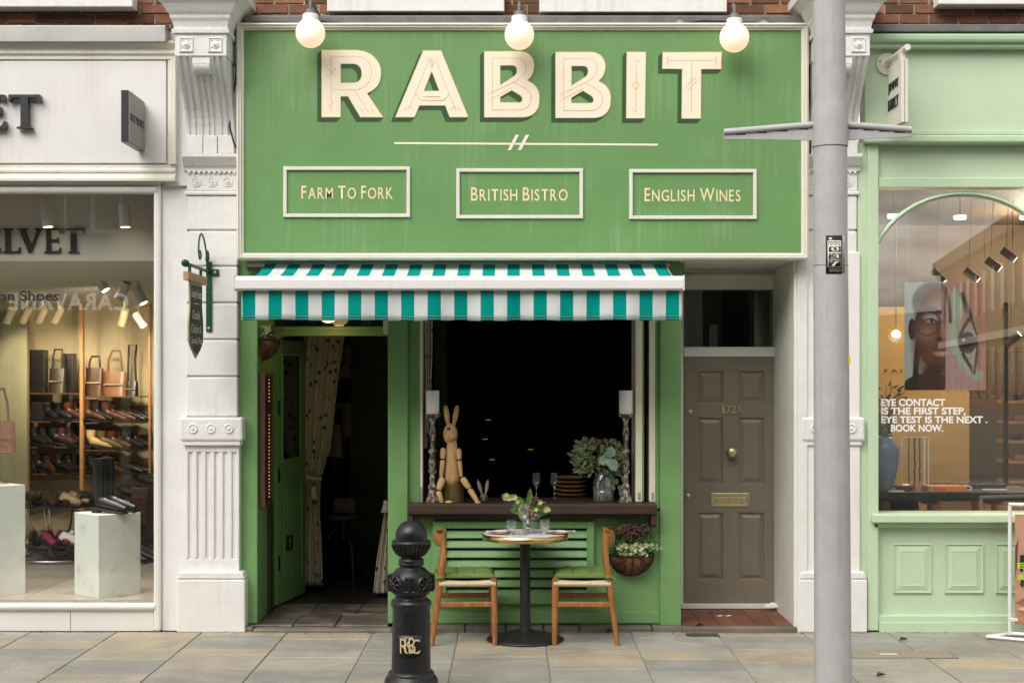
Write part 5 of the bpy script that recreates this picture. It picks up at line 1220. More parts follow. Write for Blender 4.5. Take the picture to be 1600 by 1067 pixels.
mb = MB()
for i in range(12):
    a = rf.uniform(0,2*PI); rr = rf.uniform(.02,.10)
    mb.tube([c+Vector((rf.uniform(-.02,.02),rf.uniform(-.02,.02),.01)), c+Vector((0,0,.12)), c+Vector((rr*math.cos(a),rr*math.sin(a)*.6,rf.uniform(.17,.23)))], .0022, 4)
mb.tube([c+Vector((0,0,.12)), c+Vector((-.06,0,.22)), c+Vector((-.12,0,.275)), c+Vector((-.16,-.01,.285))], .0022, 4)
mb.tube([c+Vector((0,0,.12)), c+Vector((.07,0,.17)), c+Vector((.12,-.01,.175))], .0022, 4)
mb.to('stems', M['stem'], fv)
mb = MB()
for i in range(70):
    a = rf.uniform(0,2*PI); rr = rf.uniform(.02,.115); h = .13+rf.uniform(0,.13)*(1-.3*rr/.1)
    mb.leaf(c+Vector((rr*math.cos(a)*.8,rr*math.sin(a)*.6,h)), (math.cos(a),math.sin(a)*.6,rf.uniform(-.3,.8)), (rf.uniform(-.5,.5),-1,rf.uniform(-.3,.8)), rf.uniform(.03,.06), rf.uniform(.014,.026))
mb.leaf(c+Vector((-.005,-.05,.19)), (.1,-.1,1), (0,-1,.1), .15, .045); mb.leaf(c+Vector((-.02,-.03,.17)), (-.5,-.1,1), (0,-1,.1), .12, .03)
mb.to('leaves', M['leaf'], fv, kind='stuff')
mb = MB()
for q_ in ((-.165,-.01,.28),(-.15,-.02,.255),(-.10,-.02,.265),(-.085,-.03,.235),(-.06,-.05,.18),(-.05,-.05,.165),(.05,-.05,.18),(.08,-.04,.23),(.13,-.03,.185),(.14,-.03,.175),(.12,-.03,.17)):
    for i in range(5):
        a = i*2*PI/5; mb.leaf(c+Vector(q_), (math.cos(a),-.4,math.sin(a)), (0,-1,0), .022, .017)
mb.to('lime_blossom', M['lime'], fv)
mb = MB()
for i in range(26):
    t_ = i/26; mb.ell(c+Vector((-.005+.045*t_+rf.uniform(-.015,.015), -.055+rf.uniform(-.01,.01), .195-.08*t_+rf.uniform(-.015,.015))), (.009,.009,.009), 6, 4)
mb.to('pink_blossom', M['dusty'], fv)
mb = MB()
for i in range(30):
    mb.ell(c+Vector((.03+rf.uniform(-.03,.03), -.01+rf.uniform(-.02,.02), .235+rf.uniform(-.035,.03))), (.009,.009,.009), 6, 4)
mb.to('dark_blossom', M['burgundy'], fv)
# ------------------------------------------------------------ window display on the sill shelf
ZL = .9675; yd = .17
def candlestick(px, lab, lab2):
    c = Vector((X(px,yd), yd, ZL))
    t = thing('candlestick', lab, 'candlestick', c, group='distressed candlesticks on the sill')
    k_ = .000915
    pr = [(55,0),(55,14),(48,25),(40,60),(33,110),(36,118),(36,132),(26,140),(24,150),(26,200),(20,215),(20,232),(32,250),(34,262),(24,272),(30,290),(34,310),(28,350),(22,370),(24,395),(36,420),(37,430),(26,440),(18,465),(20,520),(26,545),(30,575),(26,600),(18,640),(18,660),(26,675),(28,690),(34,700),(60,712),(66,722),(60,726),(0,724)]
    MB().lathe([(r_*k_, z*k_) for r_, z in pr], c, 24).to('turned_stem', M['distress'], t)
    MB().lathe([(.052,.7225*k_/k_*k_+.66),(.062,.664),(.064,.670)] if 0 else [(.03,.664),(.062,.666),(.066,.672)], c, 24).to('drip_dish', M['brass'], t)
    c2 = c+Vector((0,0,.6665))
    cd = thing('pillar_candle', lab2, 'candle', c2, group='white pillar candles')
    MB().lathe([(0,0),(.051,0),(.0515,.004),(.0515,.176),(.049,.182),(.042,.183),(.03,.178),(0,.177)], c2, 28).to('wax', M['wax'], cd)
    MB().tube([c2+Vector((0,0,.176)), c2+Vector((.002,0,.19))], .0015, 5).to('wick', M['black'], cd)
candlestick(675.8, 'distressed turned candlestick at the left end of the sill, beside the wooden rabbit', 'white pillar candle on the left candlestick')
candlestick(977.8, 'distressed turned candlestick at the right end of the sill, beside the leafy bouquet', 'white pillar candle on the right candlestick')
def rc(a, b_, dy=0): return Vector((X(650+a/5.338,yd+dy), yd+dy, Z(600+b_/5.338,yd) - (Z(600+990/5.338,yd)-ZL)))
K = .000915
pot = MB().lathe([(0,0),(.074,0),(.076,.006),(.076,.135),(.079,.138),(.074,.138),(.072,.02),(0,.02)], rc(316,990), 32).to('brass_pot', mat('dull_brass_pot', (.34,.26,.11), .42, .2, 12, .05, metal=.9), label='dull brass cylinder pot under the seated wooden rabbit', cat='pot')
rb = thing('wooden_rabbit', 'jointed wooden rabbit figure sitting on the brass pot with legs dangling', 'figurine', rc(300,840)-Vector((0,0,0)))
fw = M['figwood']
MB().lathe([(0,-.02),(.056,-.02),(.058,.05),(.054,.15),(.045,.26),(.038,.31),(.034,.335)], rc(300,842), 24).to('body', fw, rb)
MB().ell(rc(287,425), (.055,.06,.082), 20, 14).ell(rc(308,445,-.035), (.03,.028,.032), 12, 8).to('head', fw, rb)
for a0, b0, a1, b1 in ((268,350,245,185),(315,350,345,185)):
    p0, p1 = rc(a0,b0), rc(a1,b1); md = (p0+p1)/2
    MB().tube([p0, p0+(p1-p0)*.3, md, p0+(p1-p0)*.8, p0+(p1-p0)*.95, p1], [.012,.019,.022,.019,.012,.003], 12, flat=(1,.5) if 0 else None).to('ear', fw, rb)
for a in (272,):
    e0 = rc(a,378,-.056)
    for d1, d2 in (((-.011,.011),(.011,-.011)),((-.011,-.011),(.011,.011)),((-.014,0),(.014,0))):
        MB().tube([e0+Vector((d1[0],0,d1[1])), e0+Vector((d2[0],0,d2[1]))], .003, 5).to('eye_stroke', M['black'], rb)
MB().ell(rc(318,440,-.062), (.010,.008,.009), 8, 6).to('nose', M['palewood'], rb)
MB().tube([rc(303,470,-.058), rc(325,468,-.056)], .002, 5).to('mouth', M['brownwood'], rb)
def limb(name, pts, r0, r1):
    pts = [rc(*p) for p in pts]; md = pts[1]
    u = MB().tube([pts[0], pts[0]+(md-pts[0])*.12, (pts[0]+md)/2, pts[0]+(md-pts[0])*.93], [r0*.6,r0,r0*1.05,r0*.8], 12).to('upper_'+name, fw, rb)
    MB().tube([md, md+(pts[2]-md)*.1, (md+pts[2])/2, pts[2]], [r1*.7,r1,r1*.95,r1*.75], 12).to('lower_'+name, fw, rb)
    MB().tube([md+Vector((-r1,-.012,0)), md+Vector((r1,-.012,.004))], .005, 6).to('joint', M['black'], rb)
limb('arm', [(228,540,-.02),(222,635,-.04),(210,785,-.05)], .021, .019)
limb('arm', [(355,545,-.02),(362,640,-.04),(376,775,-.05)], .021, .017)
limb('leg', [(225,785,-.06),(185,890,-.09),(215,985,-.10)], .027, .022)
limb('leg', [(385,785,-.06),(447,875,-.08),(515,985,-.10)], .025, .022)
MB().ell(rc(275,980,-.12), (.032,.03,.014), 12, 8).to('foot', fw, rb)
MB().ell(rc(520,984,-.12), (.022,.035,.012), 12, 8).to('foot', fw, rb)
hp = thing('hare_figurine', 'small grey hare head figurine with tall ears on the sill', 'figurine', rc(565,990))
M['hare'] = mat('grey_hare_glaze', (.10,.085,.06), .6, .4, 40, .2)
MB().ell(rc(565,955), (.032,.035,.036), 14, 10).ell(rc(565,975,-.03), (.017,.016,.016), 10, 7).to('head', M['hare'], hp)
for a0, b0, a1, b1 in ((550,925,512,800),(582,925,600,800)):
    p0, p1 = rc(a0,b0), rc(a1,b1)
    MB().tube([p0, p0+(p1-p0)*.4, p0+(p1-p0)*.75, p1], [.007,.018,.015,.002], 10).to('ear', M['hare'], hp)
    q0, q1 = rc(a0,b0,-.014), rc(a1,b1+12,-.014)
    MB().tube([q0, q0+(q1-q0)*.45, q1], [.003,.011,.002], 8).to('inner_ear', M['greyface'], hp)
MB().ell(rc(565,974,-.047), (.006,.005,.005), 8, 6).to('nose', M['black'], hp)
for a in (548, 583): MB().ell(rc(a,950,-.032), (.005,.004,.006), 8, 6).to('eye', M['black'], hp)
# big bouquet
c = Vector((X(943,yd+.05), yd+.05, ZL))
bq = thing('bouquet_vase', 'clear glass vase bursting with eucalyptus and dark hydrangea on the sill', 'vase', c)
MB().lathe([(0,0),(.075,0),(.08,.01),(.082,.10),(.078,.17),(.06,.205),(.058,.22),(.066,.235)], c, 28).to('glass_body', M['tableglass'], bq)
MB().lathe([(0,.005),(.076,.005),(.077,.11),(0,.11)], c, 24).to('water', M['water'], bq)
rf = random.Random(9); mb = MB()
for i in range(22):
    a = rf.uniform(0,2*PI); b2 = a+PI+rf.uniform(-.6,.6)
    mb.tube([c+Vector((.06*math.cos(a),.05*math.sin(a),.012)), c+Vector((.01*math.cos(b2),.01*math.sin(b2),.2)), c+Vector((.1*math.cos(b2),.06*math.sin(b2),.32))], .0032, 5)
mb.to('stems', M['stem'], bq)
mb = MB()
for i in range(330):
    a = rf.uniform(0,2*PI); r_ = rf.uniform(.3,1)**.6; h = rf.uniform(-.9,1)
    p = c+Vector((-.035+.20*r_*math.cos(a)*math.sqrt(max(0,1-h*h*.7)), -.02+.11*r_*math.sin(a), .335+.15*h*r_))
    mb.leaf(p, (math.cos(a), math.sin(a)*.5, rf.uniform(-.9,.6)), (rf.uniform(-.6,.6),-1,rf.uniform(-.3,.7)), rf.uniform(.035,.062), rf.uniform(.024,.04))
for i in range(14):
    mb.leaf(c+Vector((.07+rf.uniform(-.03,.10), -.06, .24-rf.uniform(0,.14))), (rf.uniform(-.3,.6),0,-1), (0,-1,.2), .055, .032)
mb.to('eucalyptus_leaves', M['euca'], bq, kind='stuff')
for dx, dz, r_, m_ in ((-.12,.28,.055,'burgundy'),(.0,.43,.065,'dusty'),(.12,.30,.05,'burgundy'),(.1,.42,.05,'leaf'),(.06,.27,.04,'burgundy')):
    mb = MB()
    for i in range(70):
        v = Vector((rf.gauss(0,1),rf.gauss(0,1),rf.gauss(0,1))).normalized()*r_
        mb.ell(c+Vector((dx-.02,-.05,dz))+Vector((v.x,v.y*.7,v.z*.8)), (.010,.010,.010), 5, 4)
    mb.to('flower_head', mat('hydrangea_'+m_, (.1,.05,.03), .7, .4, 30, 0, cols=[(.05,.03,.02),(.13,.055,.03),(.16,.14,.05)]), bq)
mb = MB(); cc_ = c+Vector((.035,-.13,.335))
for i, (a, s_) in enumerate(((80,.10),(200,.09),(-60,.11))):
    mb.leaf(cc_, (math.cos(R(a)),-.15,math.sin(R(a))), (0,-1,.2), s_, .085, .15)
mb.to('silver_leaf', mat('silver_grey_leaf', (.17,.25,.19), .6, .15, 10, 0), bq)
mb = MB()
for i in range(60):
    mb.ell(c+Vector((rf.uniform(-.2,.12), -.12+rf.uniform(-.03,.03), rf.uniform(.25,.47))), (.006,.006,.006), 5, 4)
mb.to('seed_buds', mat('yellow_green_buds', (.26,.24,.06), .6, .2, 20, 0), bq, kind='stuff')
# plates and glasses deeper in the window
for i in range(6):
    MB().lathe([(0,.0),(.09,.0),(.135,.016),(.138,.013),(.09,-.004),(0,-.004)], (X(892,.9), .9, .93+i*.034), 28).to('stacked_plate', M['palewood'], label='pale wooden plate, number %s from the bottom of the stack behind the sill' % ('one','two','three','four','five','six')[i], cat='plate', group='plates stacked behind the sill')
MB().box(X(860,.9), X(925,.9), .7, 1.15, .05, .921).to('side_cabinet', M['blackroom'], label='dark cabinet under the stacked plates behind the window', cat='cabinet')
for px, lab in ((838,'stemmed glass in the dark behind the table flowers'),(866,'stemmed glass in the dark left of the stacked plates')):
    c = (X(px,.5), .5, ZL)
    MB().lathe([(0,.0),(.03,.0),(.03,.003),(.004,.01),(.004,.08),(.03,.11),(.036,.14),(.03,.2)], c, 24).to('stemmed_glass', M['tableglass'], label=lab, cat='glass')
for i in range(2):
    MB().box(X(786-i*2,.35), X(806,.35), .3, .46, ZL+.018*i+.001, ZL+.018*(i+1)).to('book', M['palewood'] if i else M['ivory'], label=('lower' if i == 0 else 'upper')+' of two small books lying on the sill behind the bistro table', cat='book', bev=.002)
# dim things in the dark room
for px, py, w, h, y_, lab in ((872,683,46,78,5.9,'grey framed picture dimly visible on the back wall of the dark room'),(800,560,110,150,5.95,'large dark framed picture high on the back wall of the dark room')):
    pf = thing('picture_frame', lab, 'picture', P(px, py+h/2, y_))
    s_ = 1
    MB().rect_loft(X(px-w/2,y_), X(px+w/2,y_), Z(py+h/2,y_), Z(py-h/2,y_), [(0,y_+.03),(0,y_-.03),(.06,y_-.03),(.07,y_)]).to('frame', mat('dim_frame', (.13,.13,.12), .5, .1, 5, 0), pf)
    MB().pbox(px-w/2+4, px+w/2-4, py-h/2+4, py+h/2-4, y_, y_+.02).to('picture', M['blackroom'], pf)
for px, py, lab in ((763,656,'small warm shelf lamp glowing highest in the dark room'),(758,686,'small warm shelf lamp glowing in the middle of the dark room'),(769,718,'small warm shelf lamp glowing lowest in the dark room'),(829,702,'small amber lamp glowing behind the table flowers')):
    lt = thing('shelf_lamp', lab, 'lamp', P(px, py+8, 4.0))
    MB().pbox(px-4, px+4, py-.5, py+.5, 4.0, 4.04).to('light_strip', mat('dim_amber', (.5,.25,.08), .4, 0, 3, 0, emit=(1,.5,.15), estr=.14), lt)
    MB().pbox(px-6, px+6, py+2, py+10, 4.0, 4.1).to('shelf', M['brownwood'], lt)
# ------------------------------------------------------------ curtains and hallway things
m, n_, l_, b_ = nm('floral_curtain_fabric'); M['curtain'] = m
t_ = n_.new('ShaderNodeTexCoord'); vo = n_.new('ShaderNodeTexVoronoi'); vo.inputs['Scale'].default_value = 11; l_.new(t_.outputs['Object'], vo.inputs['Vector'])
nz2 = n_.new('ShaderNodeTexNoise'); nz2.inputs['Scale'].default_value = 60; l_.new(t_.outputs['Object'], nz2.inputs['Vector'])
ad = mth(n_, l_, 'ADD', vo.outputs['Distance'], mth(n_, l_, 'MULTIPLY', nz2.outputs['Fac'], .35))
rpp = n_.new('ShaderNodeValToRGB'); rpp.color_ramp.elements[0].position = .36; rpp.color_ramp.elements[0].color = (.10,.06,.045,1); rpp.color_ramp.elements[1].position = .42; rpp.color_ramp.elements[1].color = (.74,.65,.54,1)
l_.new(ad, rpp.inputs[0]); l_.new(rpp.outputs[0], b_.inputs['Base Color']); b_.inputs['Roughness'].default_value = .9
def curtain(lab, sections, y, folds, amp=.03):
    """sections: (py, px0, px1) from top to bottom"""
    def f(u, v):
        s_ = v*(len(sections)-1); i = min(int(s_), len(sections)-2); q_ = s_-i
        a, b2 = sections[i], sections[i+1]; q_ = q_*q_*(3-2*q_)*.5+q_*.5
        x0, x1 = a[1]+(b2[1]-a[1])*q_, a[2]+(b2[2]-a[2])*q_; py = a[0]+(b2[0]-a[0])*q_
        ph = 2*PI*folds*u
        return (X(x0+(x1-x0)*(u+.012*math.sin(ph*2)),y), y+amp*math.sin(ph)+amp*.4*math.sin(ph*.5+1), Z(py,y))
    t = thing('curtain', lab, 'curtain', P((sections[-1][1]+sections[-1][2])/2, sections[-1][0], y))
    MB().grid(f, 90, 40).to('drape', M['curtain'], t, solid=.004)
    return t
ct = curtain('floral curtain tied back in the open doorway', [(515,476,540),(600,471,528),(700,472,517),(745,474,502),(790,473,500),(850,472,503),(914,470,505)], 1.75, 7)
MB().tube([P(472,741,1.68), P(486,747,1.65), P(502,748,1.68)], .014, 8).to('tie_band', M['curtain'], ct)
MB().lathe([(.0,.10),(.018,.10),(.022,.08),(.02,.07),(.04,.0),(.0,-.005)], P(490,778,1.66), 16).to('tassel', M['curtain'], ct)
ct2 = curtain('floral curtain swept behind the right jamb of the open doorway', [(788,603,612),(830,596,612),(880,588,612),(926,583,612)], 1.45, 3)
MB().lathe([(.0,.10),(.02,.10),(.024,.08),(.022,.07),(.045,.0),(.0,-.005)], P(603,800,1.4), 16).to('tassel', M['curtain'], ct2)
curtain('floral curtain hanging behind the pane at the left of the serving window', [(480,660,676),(560,662,675),(640,664,672),(700,662,667)], .6, 3, .015)
for px0, px1, py0, py1, y_, lab in ((518,547,541,591,2.88,'framed botanical print high on the hallway wall'),(512,548,630,681,2.88,'framed rabbit print lower on the hallway wall')):
    pf = thing('picture_frame', lab, 'picture', P((px0+px1)/2, py1, y_))
    MB().pbox(px0, px1, py0, py1, y_, y_+.015).to('print', mat('old_paper', (.42,.34,.22), .8, .1, 8, 0), pf)
    MB().rect_loft(X(px0-4,y_), X(px1+4,y_), Z(py1+4,y_), Z(py0-4,y_), [(0,y_+.015),(0,y_-.012),(.02,y_-.012),(.022,y_+.01)]).to('frame', M['brownwood'], pf)
    mb = MB(); cx_, cz_ = X((px0+px1)/2,y_), Z((py0+py1)/2,y_)
    for i in range(14):
        a = rnd.uniform(0,PI); mb.ribbon([(cx_,cz_-.06),(cx_+.06*math.cos(a),cz_+.02+.08*math.sin(a))], .006, y_-.003-i*1e-4)
    mb.to('drawing', M['black'], pf)
ht = thing('hall_table', 'round dark wooden table on bent iron legs in the hallway', 'table', P(537,905,2.1))
hc = Vector((X(537,2.1), 2.1, 0)); hz = Z(803,2.1)
MB().lathe([(0,0),(.2,0),(.205,-.02),(.2,-.04),(0,-.04)], (hc.x,hc.y,hz), 32).to('table_top', M['sillwood'], ht)
MB().tube([(hc.x,hc.y,hz-.04),(hc.x,hc.y,hz-.22)], .03, 12).to('hub', M['black'], ht)
for i in range(4):
    a = i*PI/2+.5; cs, sn = math.cos(a), math.sin(a)
    MB().tube([(hc.x+.02*cs,hc.y+.02*sn,hz-.12),(hc.x+.12*cs,hc.y+.12*sn,hz-.16),(hc.x+.2*cs,hc.y+.2*sn,hz-.32),(hc.x+.23*cs,hc.y+.23*sn,.05)], .012, 8).to('leg', M['black'], ht)
MB().prism([(P(520,800,2.1)[0],hz+.005),(P(555,800,2.1)[0],hz+.005),(P(553,775,2.1)[0],hz+.14),(P(521,775,2.1)[0],hz+.14)], 2.12, 2.15).to('menu_rack', mat('brown_menu', (.11,.085,.055), .7, .2, 8, 0), label='leaflet rack standing on the round hallway table', cat='rack', bev=.003)
ld_ = thing('hall_lamp', 'pale angular lampshade beside the curtain in the hallway', 'lamp', P(526,714,2.3))
MB().prism([(X(507,2.3),Z(712,2.3)),(X(537,2.3),Z(714,2.3)),(X(533,2.3),Z(662,2.3)),(X(511,2.3),Z(660,2.3))], 2.2, 2.42).to('shade', mat('parchment', (.25,.20,.13), .8, .1, 8, 0), ld_, bev=.01)
MB().tube([P(522,712,2.3), (X(522,2.3),2.3,hz)], .012, 8).to('stem', M['black'], ld_)
# warm globe over the door
gd = thing('porch_lamp', 'warm globe lamp glowing under the awning over the open door', 'lamp', P(513,487,.55))
MB().ell(P(513,487,.55), (.088,.088,.088), 20, 12).to('globe', M['bulb'], gd)
MB().tube([P(513,472,.55), (X(513,.55), .55, zt-.05)], .01, 8).to('stem', M['brass'], gd)
point(gd, P(513,510,.55), .8, (1,.6,.25), .05)
MB().pbox(599,608,497,522,.2,.3).to('sensor_box', M['whitewood'], label='small white sensor box at the top right of the open doorway', cat='sensor', bev=.006)
# menu case
M['menulight'] = mat('fairy_light', (1,.8,.5), .3, 0, 3, 0, emit=(1,.55,.18), estr=.55)
xm = X(402, YF)
mc = thing('menu_case', 'tall brown wooden menu case with string of lights on the doorway wall', 'menu case', (xm, .3, Z(795,.2)))
z0, z1 = Z(792,.2), Z(583,.2)
MB().box(xm+.002, xm+.05, .17, .20, z0, z1).box(xm+.002, xm+.05, .50, .53, z0, z1).box(xm+.002, xm+.05, .2002, .4998, z0, z0+.03).box(xm+.002, xm+.05, .2002, .4998, z1-.03, z1).to('frame', M['brownwood'], mc, bev=.004)
MB().box(xm+.002, xm+.008, .2, .5, z0+.03, z1-.03).to('menu_sheet', M['blackroom'], mc)
for i in range(34):
    if 7 <= i <= 9: continue
    MB().ell((xm+.03, .47, z1-.05-i*(z1-z0-.08)/34), (.0045,.0045,.0045), 6, 4).to('light', M['menulight'], mc)
# ------------------------------------------------------------ wall baskets
def basket(lab, c, face, w, h, plants):
    """half bowl on a wall; face = outward direction"""
    t = thing('wall_basket', lab, 'basket', c, group='wall planters')
    ang0 = math.atan2(face[1], face[0])-PI/2
    c = Vector(c)
    prof = [(w*math.cos(q_*PI/16), -h*math.sin(q_*PI/16)) for q_ in range(9)]
    MB().lathe([(r_*.97, z*.97) for r_, z in prof], c, 16, arc=(ang0, ang0+PI)).to('coir_liner', M['coir'], t, solid=.004)
    pt_ = lambda a, q_, o=1.0: c+Vector((math.cos(ang0+a)*w*math.cos(q_)*o, math.sin(ang0+a)*w*math.cos(q_)*o, -h*math.sin(q_)*o))
    MB().tube([pt_(PI*i/20, 0, 1.01) for i in range(21)], .009, 6, flat=(.5,1)).to('rim', M['rust'], t)
    for a in (0.02, PI/2, PI-.02):
        MB().tube([pt_(a, PI/2*i/10, 1.01) for i in range(11)], .007, 6).to('rib', M['rust'], t)
    MB().tube([c+Vector((math.cos(ang0)*w*x, math.sin(ang0)*w*x, 0)) for x in (-1,1)], .006, 6).to('back_bar', M['rust'], t)
    for j in range(2):
        for (a0, q0, s_, rr) in ((.45,.35,1,.36),(1.0,.45,-1,.40),(.75,.85,1,.28),(1.15,.12,1,.18),(.25,.12,-1,.16)):
            a0 = a0 if j == 0 else PI-a0
            pth = [pt_(a0+s_*(rr*(1-u/15))*math.cos(u*.62)*.85, q0+(rr*(1-u/15))*math.sin(u*.62)*.85, 1.015) for u in range(15)]
            MB().tube(pth, .0042, 5).to('scroll', M['rust'], t)
    plants(t, c)
    return t
rf = random.Random(21)
def plants_r(t, c):
    mb = MB()
    for i in range(150):
        x = rf.uniform(-.16,.16); h = rf.uniform(.0,.17)
        mb.leaf(c+Vector((x,-.05+rf.uniform(-.05,.04),h)), (rf.uniform(-.8,.8)+x*3,rf.uniform(-.6,.2),rf.uniform(.1,1)), (rf.uniform(-.4,.4),-1,.4), rf.uniform(.05,.085), .02)
    for i in range(16):
        s_ = rf.choice((-1,1)); mb.leaf(c+Vector((s_*rf.uniform(.08,.16),-.07,rf.uniform(.02,.12))), (s_,-.3,rf.uniform(-.2,.3)), (0,-.4,1), .09, .008)
    mb.to('leaves', M['leaf'], t, kind='stuff')
    for x, z in ((-.15,.185),(-.085,.185),(-.04,.205),(.005,.205),(.03,.175),(.10,.20),(-.02,.15),(.06,.15)):
        mb = MB()
        for i in range(45):
            v = Vector((rf.gauss(0,1),rf.gauss(0,1),rf.gauss(0,1))).normalized()*.031
            mb.ell(c+Vector((x,-.10,z))+Vector((v.x,v.y,v.z*1.1)), (.0075,.0075,.0075), 5, 3)
        mb.to('flower_cluster', M['burgundy'], t)
    mb = MB()
    for i in range(110):
        mb.leaf(c+Vector((rf.uniform(-.10,.10),-.11+rf.uniform(-.03,.02),rf.uniform(.0,.075))), (rf.uniform(-1,1),-.5,rf.uniform(-.4,1)), (rf.uniform(-.3,.3),-1,.4), .036, .03)
    for i in range(18):
        mb.leaf(c+Vector((.15+rf.uniform(-.03,.07),-.10,.06+rf.uniform(-.02,.02))), (rf.uniform(-1,1),-.5,rf.uniform(-.4,1)), (0,-1,.3), .026, .02)
    mb.tube([c+Vector((.08,-.1,.03)), c+Vector((.14,-.1,.055)), c+Vector((.21,-.1,.05))], .002, 4)
    mb.to('pale_leaves', M['leafpale'], t, kind='stuff')
basket('wall basket with burgundy buds and pale ivy right of the right-hand chair', (X(985.5,YF+.018), YF+.018, Z(868,.0)), (0,-1), .172, .165, plants_r)
def plants_l(t, c):
    mb = MB()
    for i in range(150):
        mb.leaf(c+Vector((rf.uniform(.0,.09),rf.uniform(-.13,.0),rf.uniform(.0,.09))), (rf.uniform(-.5,1),rf.uniform(-.6,.3),rf.uniform(-.1,1)), (rf.uniform(-.4,.4),-1,.4), .035, .016)
    mb.to('pale_leaves', M['leafpale'], t, kind='stuff')
    mb = MB()
    for i in range(150):
        mb.leaf(c+Vector((rf.uniform(.03,.16),rf.uniform(-.05,.12),rf.uniform(.0,.07))), (rf.uniform(-.3,1),rf.uniform(-.6,.6),rf.uniform(-.1,1)), (rf.uniform(-.4,.4),-1,.4), .05, .007)
    mb.to('leaves', mat('dry_heather', (.16,.15,.055), .7, .4, 10, 0), t, kind='stuff')
basket('wall basket with pale and dry foliage hanging inside the doorway on the left', (X(404,.33), .33, Z(530,.33)), (1,0), .165, .165, plants_l)
# ------------------------------------------------------------ chalkboard on iron bracket
xk = X(326.5,.04)
br = thing('sign_bracket', 'dark green iron bracket with scroll fixed to the white pilaster', 'bracket', (xk, .05, Z(518,.045)))
MB().box(xk-.022, xk+.022, .035, .049, Z(518,.045), Z(409,.045)).to('wall_bar', M['bracketgreen'], br, bev=.003)
MB().box(xk+.0225, xk+.075, .035, .049, Z(431,.045), Z(421,.045)).to('side_lug', M['bracketgreen'], br, bev=.003)
for px, py in ((336,426),(326.5,513)):
    MB().ell(P(px,py,.034), (.012,.008,.012), 10, 6).to('bolt', M['zinc'], br)
za = Z(424.5,.04); ya = -.72
MB().tube([(xk,.04,za),(xk,ya,za)], .013, 8).to('arm', M['bracketgreen'], br)
MB().lathe([(0,.0),(.028,.0),(.018,.025),(.026,.035),(.0,.075)], (xk,ya,za), 8, smooth=False, ax=(0,-1,0)).to('finial', M['bracketgreen'], br)
sc_ = [(xk,.02,za+.02)] + bez((xk,.0,za+.03),(xk,-.10,za+.28),(xk,-.25,za+.30),(xk,-.30,za+.20),10) + bez((xk,-.31,za+.17),(xk,-.33,za+.06),(xk,-.24,za+.05),(xk,-.23,za+.10),8) + [(xk,-.26,za+.13)]
MB().tube(sc_, .011, 8, flat=(.6,1)).to('scroll', M['bracketgreen'], br)
MB().tube([(xk,-.02+.045*math.sin(q_*.7)*(1-q_/14), za+.10+.05*math.cos(q_*.7)*(1-q_/14)) for q_ in range(12)], .010, 8).to('scroll', M['bracketgreen'], br)
for y_ in (-.60, -.24):
    MB().tube([(xk, y_+.028*math.cos(q_*PI/6), za-.03+.028*math.sin(q_*PI/6)) for q_ in range(13)], .006, 6).to('ring', M['bracketgreen'], br)
cb = thing('chalkboard', 'tapered hanging chalkboard with handwritten menu under a pale wooden beam', 'sign', (xk, -.42, 2.07))
zt3 = za-.055
MB().box(xk-.02, xk+.02, -.72, -.11, zt3-.06, zt3).to('beam', M['palewood'], cb, bev=.004)
hb = zt3-.06
def shield(s_):
    w0, w1 = .20*s_, .235*s_
    half = [(w0, hb+.001 if s_ == 1 else hb-.02)] + bez((w0, hb-.12),(w0*.9, hb-.2),(w1*1.08, hb-.25),(w1, hb-.36), 6) + bez((w1*.95, hb-.42),(w1*.8, hb-.47),(w1*.3, hb-.51),(0, hb-.545+(0 if s_ == 1 else .03)), 6)
    return [(-.415+a, z) for a, z in half] + [(-.415-a, z) for a, z in reversed(half[:-1])]
MB().prism(shield(1), xk-.005, xk+.005, 'x').to('edge_panel', M['sage'], cb)
MB().prism(shield(.975), xk-.0062, xk+.0062, 'x').to('cream_line', M['ivory'], cb)
MB().prism(shield(.945), xk-.0074, xk+.0074, 'x').to('slate', M['chalk'], cb)
for s_, a, b2, z0, z1, sh_ in (('Sunday Roasts',-.58,-.25,.13,.05,.25),('Outside',-.55,-.31,.265,.20,.2),('Chicken &',-.59,-.27,.365,.30,.2),('Special Pies',-.585,-.25,.455,.39,.2)):
    m = fit(text2d(s_, 0, .006, 1, sh_), a, b2, hb-z0, hb-z1); m.transform(RS(xk+.0082)); put('chalk_writing', m, M['chalkwhite'], cb)
MB().add([(xk+.0082,-.50,hb-.158),(xk+.0082,-.33,hb-.152),(xk+.0082,-.33,hb-.146),(xk+.0082,-.50,hb-.152)], [(0,1,2,3)]).to('chalk_line', M['chalkwhite'], cb)
# ------------------------------------------------------------ bollard
yb = -2.06; bc = Vector((X(642.5,yb), yb, 0))
bo = thing('bollard', 'black cast iron bollard with domed top and gold monogram', 'bollard', bc)
bz = lambda yc: 1.05-(yc-83)/1000
def arcp(rc_, zc_, r_, a0, a1, n=8): return [(rc_+r_*math.cos(R(a0+(a1-a0)*i/n)), zc_+r_*math.sin(R(a0+(a1-a0)*i/n))) for i in range(n+1)]
ci = M['castiron']
MB().lathe(list(reversed([(r_, z) for r_, z in arcp(0, bz(180), .097, 0, 90, 10)])) + [(.096,bz(203))], bc, 40).to('dome', ci, bo)
MB().lathe([(.096,bz(202)),(.112,bz(206)),(.119,bz(215)),(.118,bz(226)),(.112,bz(232)),(.103,bz(255)),(.088,bz(282)),(.07,bz(300)),(.062,bz(305))], bc, 40).to('gadroon_cup', ci, bo)
for i in range(26):
    a = 2*PI*i/26; ca, sa = math.cos(a), math.sin(a)
    MB().tube([bc+Vector((ca*r_,sa*r_,z)) for r_, z in ((.113,bz(230)),(.107,bz(250)),(.092,bz(278)),(.074,bz(298)))], [.009,.010,.008,.005], 6).to('gadroon', ci, bo)
